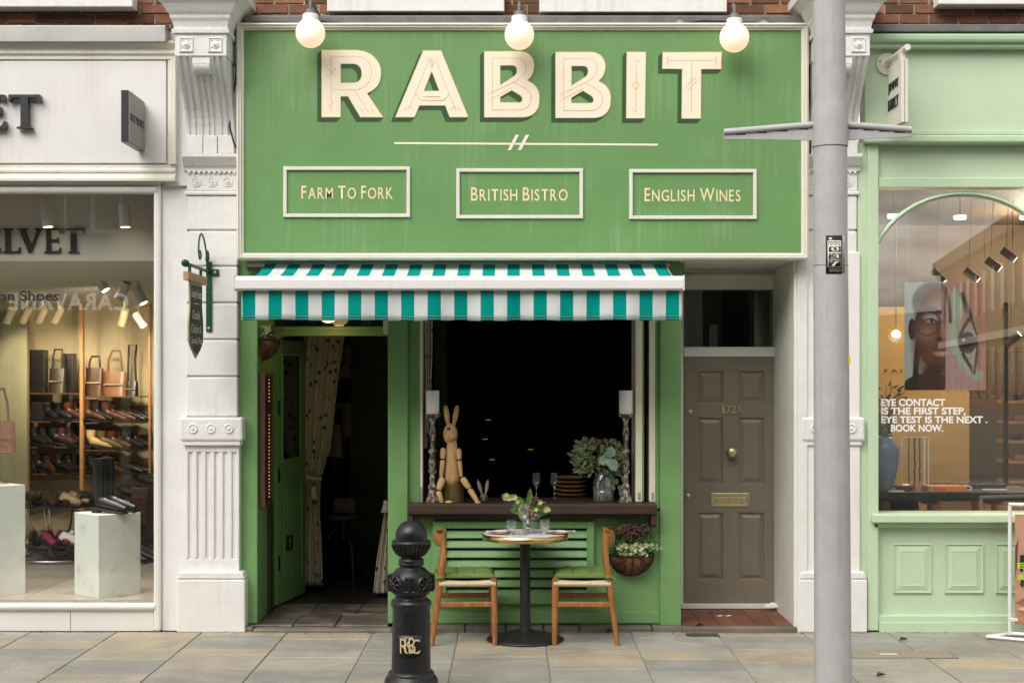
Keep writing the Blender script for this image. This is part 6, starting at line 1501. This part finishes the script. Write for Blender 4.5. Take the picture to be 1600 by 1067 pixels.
MB().lathe([(.062,bz(303)),(.064,bz(312)),(.074,bz(316)),(.078,bz(328)),(.074,bz(340)),(.079,bz(346)),(.077,bz(356)),(.066,bz(360)),(.068,bz(366)),(.09,bz(378)),(.10,bz(392)),(.118,bz(408)),(.13,bz(430)),(.132,bz(460)),(.13,bz(490)),(.118,bz(518)),(.1,bz(536)),(.094,bz(548)),(.098,bz(556)),(.115,bz(566)),(.123,bz(580)),(.123,bz(596)),(.115,bz(610)),(.113,bz(620))], bc, 48).to('neck', ci, bo)
MB().lathe([(.113,bz(619)),(.114,bz(700)),(.119,bz(990))], bc, 48).to('shaft', ci, bo)
MB().lathe([(.119,bz(989)),(.134,bz(998)),(.14,bz(1008)),(.138,bz(1018)),(.148,bz(1026)),(.16,bz(1042)),(.165,bz(1070)),(.168,0),(0,0)], bc, 48).to('foot', ci, bo)
for a in (-135, -45, 45, 135):
    d_ = Vector((math.cos(R(a)), math.sin(R(a)), 0)); cc_ = bc+d_*.128+Vector((0,0,bz(460)))
    MB().lathe([(0,.022),(.012,.020),(.016,.010),(.044,.006),(.05,.014),(.056,.006),(.058,-.02)], cc_, 20, ax=d_).to('rosette', ci, bo)
    sd_ = d_.cross(Vector((0,0,1)))
    for i in range(8):
        b2 = i*PI/4; dr_ = sd_*math.cos(b2)+Vector((0,0,1))*math.sin(b2)
        MB().tube([cc_+dr_*.012+d_*.016, cc_+dr_*.03+d_*.018, cc_+dr_*.046+d_*.008], [.004,.009,.006], 6).to('petal', ci, bo)
for a in (-90, 0, 90, 180):
    d_ = Vector((math.cos(R(a)), math.sin(R(a)), 0)); sd_ = Vector((-d_.y, d_.x, 0)); q0 = bc+d_*.130
    for z, hw_ in ((bz(418),.03),(bz(504),.03)):
        MB().tube([q0+sd_*(-hw_)+Vector((0,0,z)), q0+sd_*hw_+Vector((0,0,z))], .009, 6).to('tablet_bar', ci, bo)
    MB().tube([q0+Vector((0,0,bz(420))), q0+d_*.006+Vector((0,0,bz(460))), q0+Vector((0,0,bz(502)))], [.014,.010,.014], 8).to('tablet_stem', ci, bo)
# emblem plate following the shaft, gold letters
def bend(m_, r_):
    for v in m_.vertices:
        a = v.co.x/r_; rr = r_+v.co.z; v.co = Vector((bc.x+rr*math.sin(a), bc.y-rr*math.cos(a), v.co.y))
    return m_
mb = MB()
mb.grid(lambda u, v: (bc.x+.1195*math.sin((u-.5)*1.35), bc.y-.1195*math.cos((u-.5)*1.35), bz(880+12*math.sin(PI*u))*(1-v)+bz(760)*v), 16, 3).to('emblem_plate', ci, bo, solid=.006)
for ch, u0, u1, v0, v1 in (('R',-.060,-.012,868,780),('K',-.030,.022,862,770),('B',-.006,.034,866,774),('C',.012,.062,870,784)):
    m = fit(text2d(ch, .01, -.008), u0, u1, bz(v0), bz(v1), .006)
    put('gold_letter', bend(m, .1235+.0004*(ord(ch) % 5)), mat('gold_paint', (.62,.50,.28), .45, .1, 12, 0), bo)
# ------------------------------------------------------------ lamp post
yp = -2.3
lp = thing('lamp_post', 'tall grey steel lamp post with banner arms in front of the right pilaster', 'lamp post', (X(1300,yp), yp, 0))
def lx(py): return X(1297 + (py-230)*.0055, yp)
def lr(py): return (26.3 + (py-230)*.0028)*k(yp)
pts = [(py, lx(py), lr(py)) for py in (228, 500, 800, 1090)]
MB().tube([(x,yp,Z(py,yp)) for py, x, r_ in pts] + [(lx(1095),yp,0)], [r_ for *_, r_ in pts] + [lr(1095)], 40).to('lower_column', M['post'], lp)
MB().tube([(lx(230),yp,Z(230,yp)),(lx(170),yp,Z(168,yp))], 27.6*k(yp), 40).to('collar', M['post'], lp, bev=.004)
MB().tube([(lx(168),yp,Z(169,yp)),(lx(0)-.02,yp,6.2)], [25.2*k(yp), .085], 40).to('upper_column', M['post'], lp)
MB().tube([(lx(228),yp,Z(228.6,yp)),(lx(228),yp,Z(230.8,yp))], 26.9*k(yp), 40).to('seam_shadow_ring', M['black'], lp)  # black band painted in for the shadow at the collar seam
for s_, pe, pye in ((-1,1131,207),(1,1424,203)):
    x0 = lx(200)+s_*.085
    MB().tube([(x0,yp,Z(195,yp)),(X(pe,yp),yp,Z(pye,yp))], .020, 14).to('arm_tube', M['post'], lp)
    zz = [Z(a,yp) for a in (199.5, pye+5, pye+11, 220)]
    MB().prism([(x0,zz[0]),(X(pe,yp),zz[1]),(X(pe,yp),zz[2]),(x0,zz[3])], yp-.005, yp+.005).to('arm_plate', M['post'], lp, bev=.002)
    for i in range(4):
        u = (i+.6)/4.4; xx = x0+(X(pe,yp)-x0)*u; z_ = Z(200.5,yp)+(Z(pye+5.5,yp)-Z(200.5,yp))*u
        MB().box(xx-.03, xx+.03, yp-.0065, yp+.0065, z_-.004, z_+.004).to('slot', M['black'], lp)
for py in (415,):
    MB().lathe([(lr(py)+.001,-.002),(lr(py)+.004,0),(lr(py)+.001,.003)], (lx(py),yp,Z(py,yp)), 40).to('strap_wire', M['zinc'], lp)
MB().box(lx(1000)-.06, lx(1000)+.06, yp+lr(1000)-.03, yp+lr(1000)+.002, .25, .75).to('access_door', M['post'], lp, bev=.006)
sk = thing('sticker', 'black sticker plate numbered 037 strapped to the lamp post', 'sticker', (lx(400), yp-lr(400), Z(430,yp)))
def wrap(m_, r_):
    for v in m_.vertices:
        a = v.co.x/r_; rr = r_+v.co.z; v.co = Vector((lx(400)+rr*math.sin(a), yp-rr*math.cos(a), v.co.y))
    return m_
rs = lr(400)+.003
def srect(u0, u1, v0, v1, dz, m_, name):
    n = 8; vs = []; 
    mm_ = MB().grid(lambda u, v: (u0+(u1-u0)*u, v0+(v1-v0)*v, dz), n, 1).mesh(name); put(name, wrap(mm_, rs), m_, sk, solid=.001)
kk = k(yp); tilt = lambda a: a
def SX(a): return ((1270+a/10.67)-1299)*kk+.004
def SZ(b2): return Z(350+b2/10.67, yp)
srect(SX(155), SX(430), SZ(850), SZ(220), 0, M['black'], 'plate')
srect(SX(185), SX(410), SZ(748), SZ(305), .0012, M['ivory'], 'pale_panel')
for a, b2 in ((490,405),(610,520),(732,635)): srect(SX(204), SX(398), SZ(a), SZ(b2), .0024, M['black'], 'digit_field')
for ch, a, b2 in (('0',485,408),('3',605,525),('7',728,640)):
    m = fit(text2d(ch, 0, .04), SX(236), SX(372), SZ(a), SZ(b2)); 
    for v in m.vertices: v.co.z = .0038
    put('digit', wrap(m, rs), M['ivory'], sk)
# the worn header and footer print is too small to read: broken strokes only
for i, (a, b2, c0, c1) in enumerate(((198,222,318,378),(230,256,322,380),(264,288,318,376),(297,318,320,380),(327,350,318,378),(360,388,322,380))):
    srect(SX(a), SX(a+9), SZ(c1), SZ(c0), .0026, M['black'], 'worn_print'); srect(SX(a), SX(b2), SZ(c0+14), SZ(c0), .0028, M['black'], 'worn_print')
    if i % 2: srect(SX(a), SX(b2), SZ(c1), SZ(c1-12), .0028, M['black'], 'worn_print')
for b2 in (768, 797):
    for i in range(9):
        a = 216+i*21.5+rnd.uniform(-3,3); srect(SX(a), SX(a+rnd.uniform(9,16)), SZ(b2+22), SZ(b2+rnd.uniform(0,8)), .0016, M['greyface'], 'worn_print')
srect(SX(205), SX(252), SZ(298), SZ(258), .0012, M['ivory'], 'emblem')
srect(SX(448), SX(492), SZ(835), SZ(225), -.0015, mat('glue_residue', (.37,.34,.32), .8, .35, 40, .2), 'glue_residue')
MB().box(lx(563)+.085, lx(563)+.1, yp-.055, yp-.052, Z(568,yp), Z(558,yp)).to('yellow_tag', mat('yellow_sticker', (.75,.65,.02), .5, .05, 9, 0), label='tiny yellow tag on the right side of the lamp post', cat='tag')
# ------------------------------------------------------------ A-board at the right edge
ab = thing('pavement_sign', 'white metal frame pavement sign with hanging portrait poster', 'sign', (X(1640,-.15), -.15, 0))
yA = -.2; xa = X(1578,yA); xw = xa+.62; ztop = Z(788,yA)
wm = M['whitewood']
s1 = .022
def sq(a, b2, r_=.016, name='frame_bar'): MB().tube([a, b2], r_, 4, smooth=False).to(name, wm, ab, bev=.003)
yq = .10
def fy(x): return yA - (x-xa)*.35
sq((xa,yA,.02),(xa,yA,ztop)); sq((xw,fy(xw),.02),(xw,fy(xw),ztop)); sq((xa-.01,yA,ztop),(xw+.01,fy(xw),ztop))
sq((xa,yA,.03),(xw,fy(xw),.03))
sq((xa-.19,yA-.06,.018),(xa+.02,yA+.06,.018)); sq((xa-.19,yA-.06,.018),(xw-.1,fy(xw)-.28,.018)); sq((xa+.02,yA+.06,.018),(xw,fy(xw)+.1,.018)); sq((xw-.1,fy(xw)-.28,.018),(xw,fy(xw)+.1,.018))
dirx = Vector((1, -.35, 0)).normalized()
def AB(u, z, o=0): p = Vector((xa,yA,0))+dirx*u; nrm = Vector((-.35,-1,0)).normalized(); p += nrm*o; return (p.x, p.y, z)
def aq(pts, m_, o, name='print_shape'): MB().add([AB(u,z,o) for u, z in pts], [tuple(range(len(pts)))]).to(name, m_, ab)
z0, z1 = Z(974,yA), Z(803,yA)
MB().add([AB(u,z,o) for o in (0,-.004) for u, z in ((.035,z0),(.62,z0),(.62,z1),(.035,z1))], [(0,1,2,3),(7,6,5,4),(0,4,5,1),(1,5,6,2),(2,6,7,3),(3,7,4,0)]).to('poster_sheet', mat('portrait_skin', (.42,.22,.13), .5, .12, 4, 0, cols=[(.30,.14,.08),(.44,.23,.14),(.50,.29,.19)]), ab)
hh = z1-z0
aq([(.036,z0+hh*.70),(.06,z0+hh*.78),(.05,z0+hh*.55),(.036,z0+hh*.40)], colm('portrait_shadow', (.10,.045,.03)), .001)
aq([(.036,z0+hh*.40),(.09,z0+hh*.33),(.11,z0+hh*.40),(.08,z0+hh*.43),(.07,z0+hh*.36)], colm('portrait_nostril', (.04,.02,.018)), .0015)
aq([(.07,z0+hh*.63),(.62,z0+hh*.67),(.62,z0+hh*.64),(.10,z0+hh*.60),(.09,z0+hh*.48),(.07,z0+hh*.48)], M['black'], .002, 'spectacle_frame')
aq([(.036,z0+hh*.19),(.12,z0+hh*.26),(.22,z0+hh*.25),(.36,z0+hh*.27),(.45,z0+hh*.2),(.3,z0+hh*.17),(.12,z0+hh*.16)], colm('portrait_upper_lip', (.30,.10,.075)), .0015)
aq([(.05,z0+hh*.14),(.12,z0+hh*.165),(.3,z0+hh*.165),(.42,z0+hh*.15),(.3,z0+hh*.13),(.12,z0+hh*.12)], colm('portrait_teeth', (.6,.55,.5)), .002)
aq([(.036,z0+hh*.13),(.12,z0+hh*.12),(.3,z0+hh*.13),(.44,z0+hh*.14),(.34,z0+hh*.04),(.15,z0+hh*.03)], colm('portrait_lower_lip', (.38,.14,.10)), .0017)
Mt = Matrix(((dirx.x,0,-.33,xa-.0012),(dirx.y,0,-.944,yA-.0035),(0,1,0,0),(0,0,0,1)))
lime = mat('lime_print', (.42,.75,.06), .5, .02, 5, 0)
for s_, u0, u1, v0, v1 in (('Eye tests',.052,.42,.495,.56),('& care',.052,.30,.405,.455)):
    m = fit(text2d(s_, 0, .015), u0, u1, z0+hh*v0, z0+hh*v1); m.transform(Mt); put('lettering', m, lime, ab)
m = fit(text2d('JIMMY FAIRLY', 0, 0), .14, .42, z0+hh*.055, z0+hh*.085); m.transform(Mt); put('lettering', m, M['vinylwhite'], ab)
for u in (.13, .5): MB().tube([AB(u,z1-.02,.003), AB(u,ztop,0)], .0025, 5).to('hook', M['steel'], ab)
MB().box(xa-.005, xa+.05, yA-.025, yA+.0, z0+.02, z0+.045).to('clip', wm, ab, bev=.003)
# ------------------------------------------------------------ covers in the pavement
dg = thing('drain_grate', 'small dark metal grate set in pavement before the taupe door', 'grate', (X(1096,-.02), -.06, 0))
x0, x1, y0, y1 = X(1071,-.06), X(1122,-.06), -.16, -.035
MB().box(x0, x1, y0, y1, -.02, .0035).to('frame_plate', M['black'], dg)
for i in range(12):
    xx = x0+.012+i*(x1-x0-.024)/11
    MB().box(xx-.004, xx+.004, y0+.01, y1-.01, .0036, .008).to('bar', M['lead'], dg)
cv = thing('access_cover', 'beige concrete filled access cover in the pavement behind the lamp post', 'cover', (X(1410,-.5), -.6, 0))
x0, x1, y0, y1 = X(1325,-.85), X(1490,-.85), -.98, -.72
MB().box(x0, x1, y0, y1, -.02, .0035).to('rim', M['lead'], cv)
MB().box(x0+.012, x1-.012, y0+.012, y1-.012, -.02, .0048).to('concrete_fill', mat('cover_aggregate', (.34,.29,.21), .85, .3, 60, .5), cv)
MB().box(X(1375,-.85), X(1402,-.85), -.86, -.83, .004, .0062).to('keyhole_plate', M['napkin'], cv)
for px, y_, lab in ((1086,.03,'curled brown leaf on the threshold stone before the red tiles'),(945,-.0,'curled brown leaf near the rear leg of the right chair'),(1405,-.35,'brown leaf on the pavement right of the lamp post'),(1369,-1.6,'dark crumpled leaf at the bottom right of the pavement')):
    MB().leaf((X(px,y_), y_, .05 if y_ > 0 else .008), (1,.3,.1), (0,0,1), .07, .04, .5).to('fallen_leaf', M['brownwood'], label=lab, cat='leaf', solid=.002)
# ------------------------------------------------------------ the far side of the street (seen in the shop glass)
M['stucco'] = mat('pale_stucco', (.55,.51,.43), .8, .1, 1, .1)
M['oldbrick'] = mat('brown_stock_brick', (.13,.088,.045), .85, .2, 2, .2)
M['farframe'] = mat('weathered_sash_paint', (.30,.27,.21), .7, .1, 2, 0)
M['slate'] = mat('dark_shop_paint', (.05,.05,.055), .5, .1, 2, 0)
M['farglass'] = mat('far_window_glass', (.03,.035,.04), .1, .1, 2, 0)
def facade(root, x0, x1, y, rows, n, w, h, m_frame, sgn=1):
    for zc_ in rows:
        for i in range(n):
            xx = x0+(x1-x0)*(i+.5)/n
            f = MB().box(xx-w/2, xx+w/2, y-.12, y+.03, zc_-h/2, zc_+h/2).to('window', m_frame, root)
            for a in (-1, 1):
                for b2 in (-1, 1):
                    MB().box(xx+a*w*.245-w*.2, xx+a*w*.245+w*.2, y+.031, y+.04, zc_+b2*h*.245-h*.21, zc_+b2*h*.245+h*.21).to('window_pane', M['farglass'], f)
fb = thing('far_building', 'brown brick building across the street with dark shop and CARAVANE sign', 'building', (-6, -16, 0))
MB().box(-24, 4.2, -24, -16, -.15, 10.5).to('wall', M['oldbrick'], fb)
MB().box(-24, 4.2, -16, -15.6, 10.2, 10.6).to('cornice', M['white'], fb)
MB().box(-14, 4, -16, -15.8, 3.0, 3.75).to('shop_fascia', M['slate'], fb)
MB().box(-14, 4, -16, -15.85, .1, 2.98).to('shop_window', M['farglass'], fb)
for i in range(9): MB().box(-14+i*2.25-.08, -14+i*2.25+.08, -15.85, -15.75, .0, 2.99).to('shop_post', M['stucco'], fb)
facade(fb, -22, 3.6, -16, (5.6, 8.6), 10, 1.1, 1.9, M['white'])
BK = lambda y: Matrix(((-1,0,0,0),(0,0,1,y),(0,1,0,0),(0,0,0,1)))
m = fit(text2d('CARAVANE', .01, .015, 1.1), 7.20, 9.45, 3.2, 3.52, .03); m.transform(BK(-15.78)); put('sign_lettering', m, mat('glowing_letters', (.8,.8,.78), .5, 0, 3, 0, emit=(1,.96,.9), estr=.9), fb)  # glow added to the letters so their reflection shows in the glass
f2 = thing('far_building', 'narrow brown brick building on the corner across the street', 'building', (6, -16, 0))
MB().box(4.75, 6.6, -23, -16, -.15, 11).to('wall', M['oldbrick'], f2)
facade(f2, 4.75, 6.6, -16, (2.2, 5.6, 8.6), 2, .6, 1.7, M['white'])
f3 = thing('side_street_terrace', 'long brown brick terrace with cornice along the side street opposite', 'building', (34, -93, 0))
th = math.atan2(37.2-30.6, 112-74)
o = Vector((27.5, -56, 0)); dv = Vector((math.sin(th), -math.cos(th), 0)); nv = Vector((-math.cos(th), -math.sin(th), 0))
def TB(u, n, z): p = o+dv*u+nv*n; return (p.x, p.y, z)
def tbox(u0, u1, n0, n1, z0, z1, name, m_, root):
    return MB().add([TB(u,n,z) for z in (z0,z1) for u, n in ((u0,n0),(u1,n0),(u1,n1),(u0,n1))], [(0,3,2,1),(4,5,6,7),(0,1,5,4),(1,2,6,5),(2,3,7,6),(3,0,4,7)]).to(name, m_, root)
tbox(0, 58, -12, 0, -.15, 11.6, 'wall', M['oldbrick'], f3)
tbox(-.3, 58.3, 0, .7, 11.0, 12.0, 'cornice', M['oldbrick'], f3)
tbox(0, 58, 0, .25, 4.6, 5.1, 'string_course', M['stucco'], f3)
for i in range(15):
    u = 2.5+i*3.8
    for zc_, h in ((8.0,3.0),(2.4,3.4)):
        f = tbox(u-.72, u+.72, 0, .15, zc_-h/2, zc_+h/2, 'window', M['farframe'], f3)
        tbox(u-.6, u+.6, .151, .17, zc_-h/2+.15, zc_-.05, 'window_pane', M['farglass'], f)
        tbox(u-.6, u+.6, .151, .17, zc_+.05, zc_+h/2-.15, 'window_pane', M['farglass'], f)
f4 = thing('far_terrace', 'low distant brown terrace closing the side street opposite', 'building', (48, -170, 0))
MB().box(36, 75, -190, -170, -.15, 9).to('wall', M['oldbrick'], f4)
MB().prism([(36,9),(75,9),(70,13),(58,11),(46,10)], -188, -171).to('roof', M['slate'], f4)
MB().tube([(45.5,-172,8.5),(45.5,-172,14.5)], .12, 6).to('aerial_mast', M['black'], f4)
MB().tube([(44.8,-172,14.2),(46.2,-172,14.2)], .08, 6).to('aerial_bar', M['black'], f4)

# grit and dead leaf crumbs gathered along the foot of the shopfronts
rg = random.Random(3); mb = MB()
for i in range(900):
    x = rg.uniform(-4.2, 4.2)
    y = (.0 if -2 < x < 2.2 else .02) - abs(rg.gauss(0, .035)) if rg.random() < .72 else rg.uniform(-3.0, -.05)
    r_ = rg.uniform(.002, .006) if y > -.15 else rg.uniform(.0015, .004)
    mb.add([(x+rg.uniform(-1,1)*r_*1.6, y+rg.uniform(-1,1)*r_*1.6, .0025) for _ in range(3)] + [(x, y, .003+r_*rg.uniform(.4,1))], [(0,1,2),(0,3,1),(1,3,2),(2,3,0)])
mb.to('pavement_grit', mat('grit', (.10,.075,.05), .9, .5, 30, 0), kind='stuff')
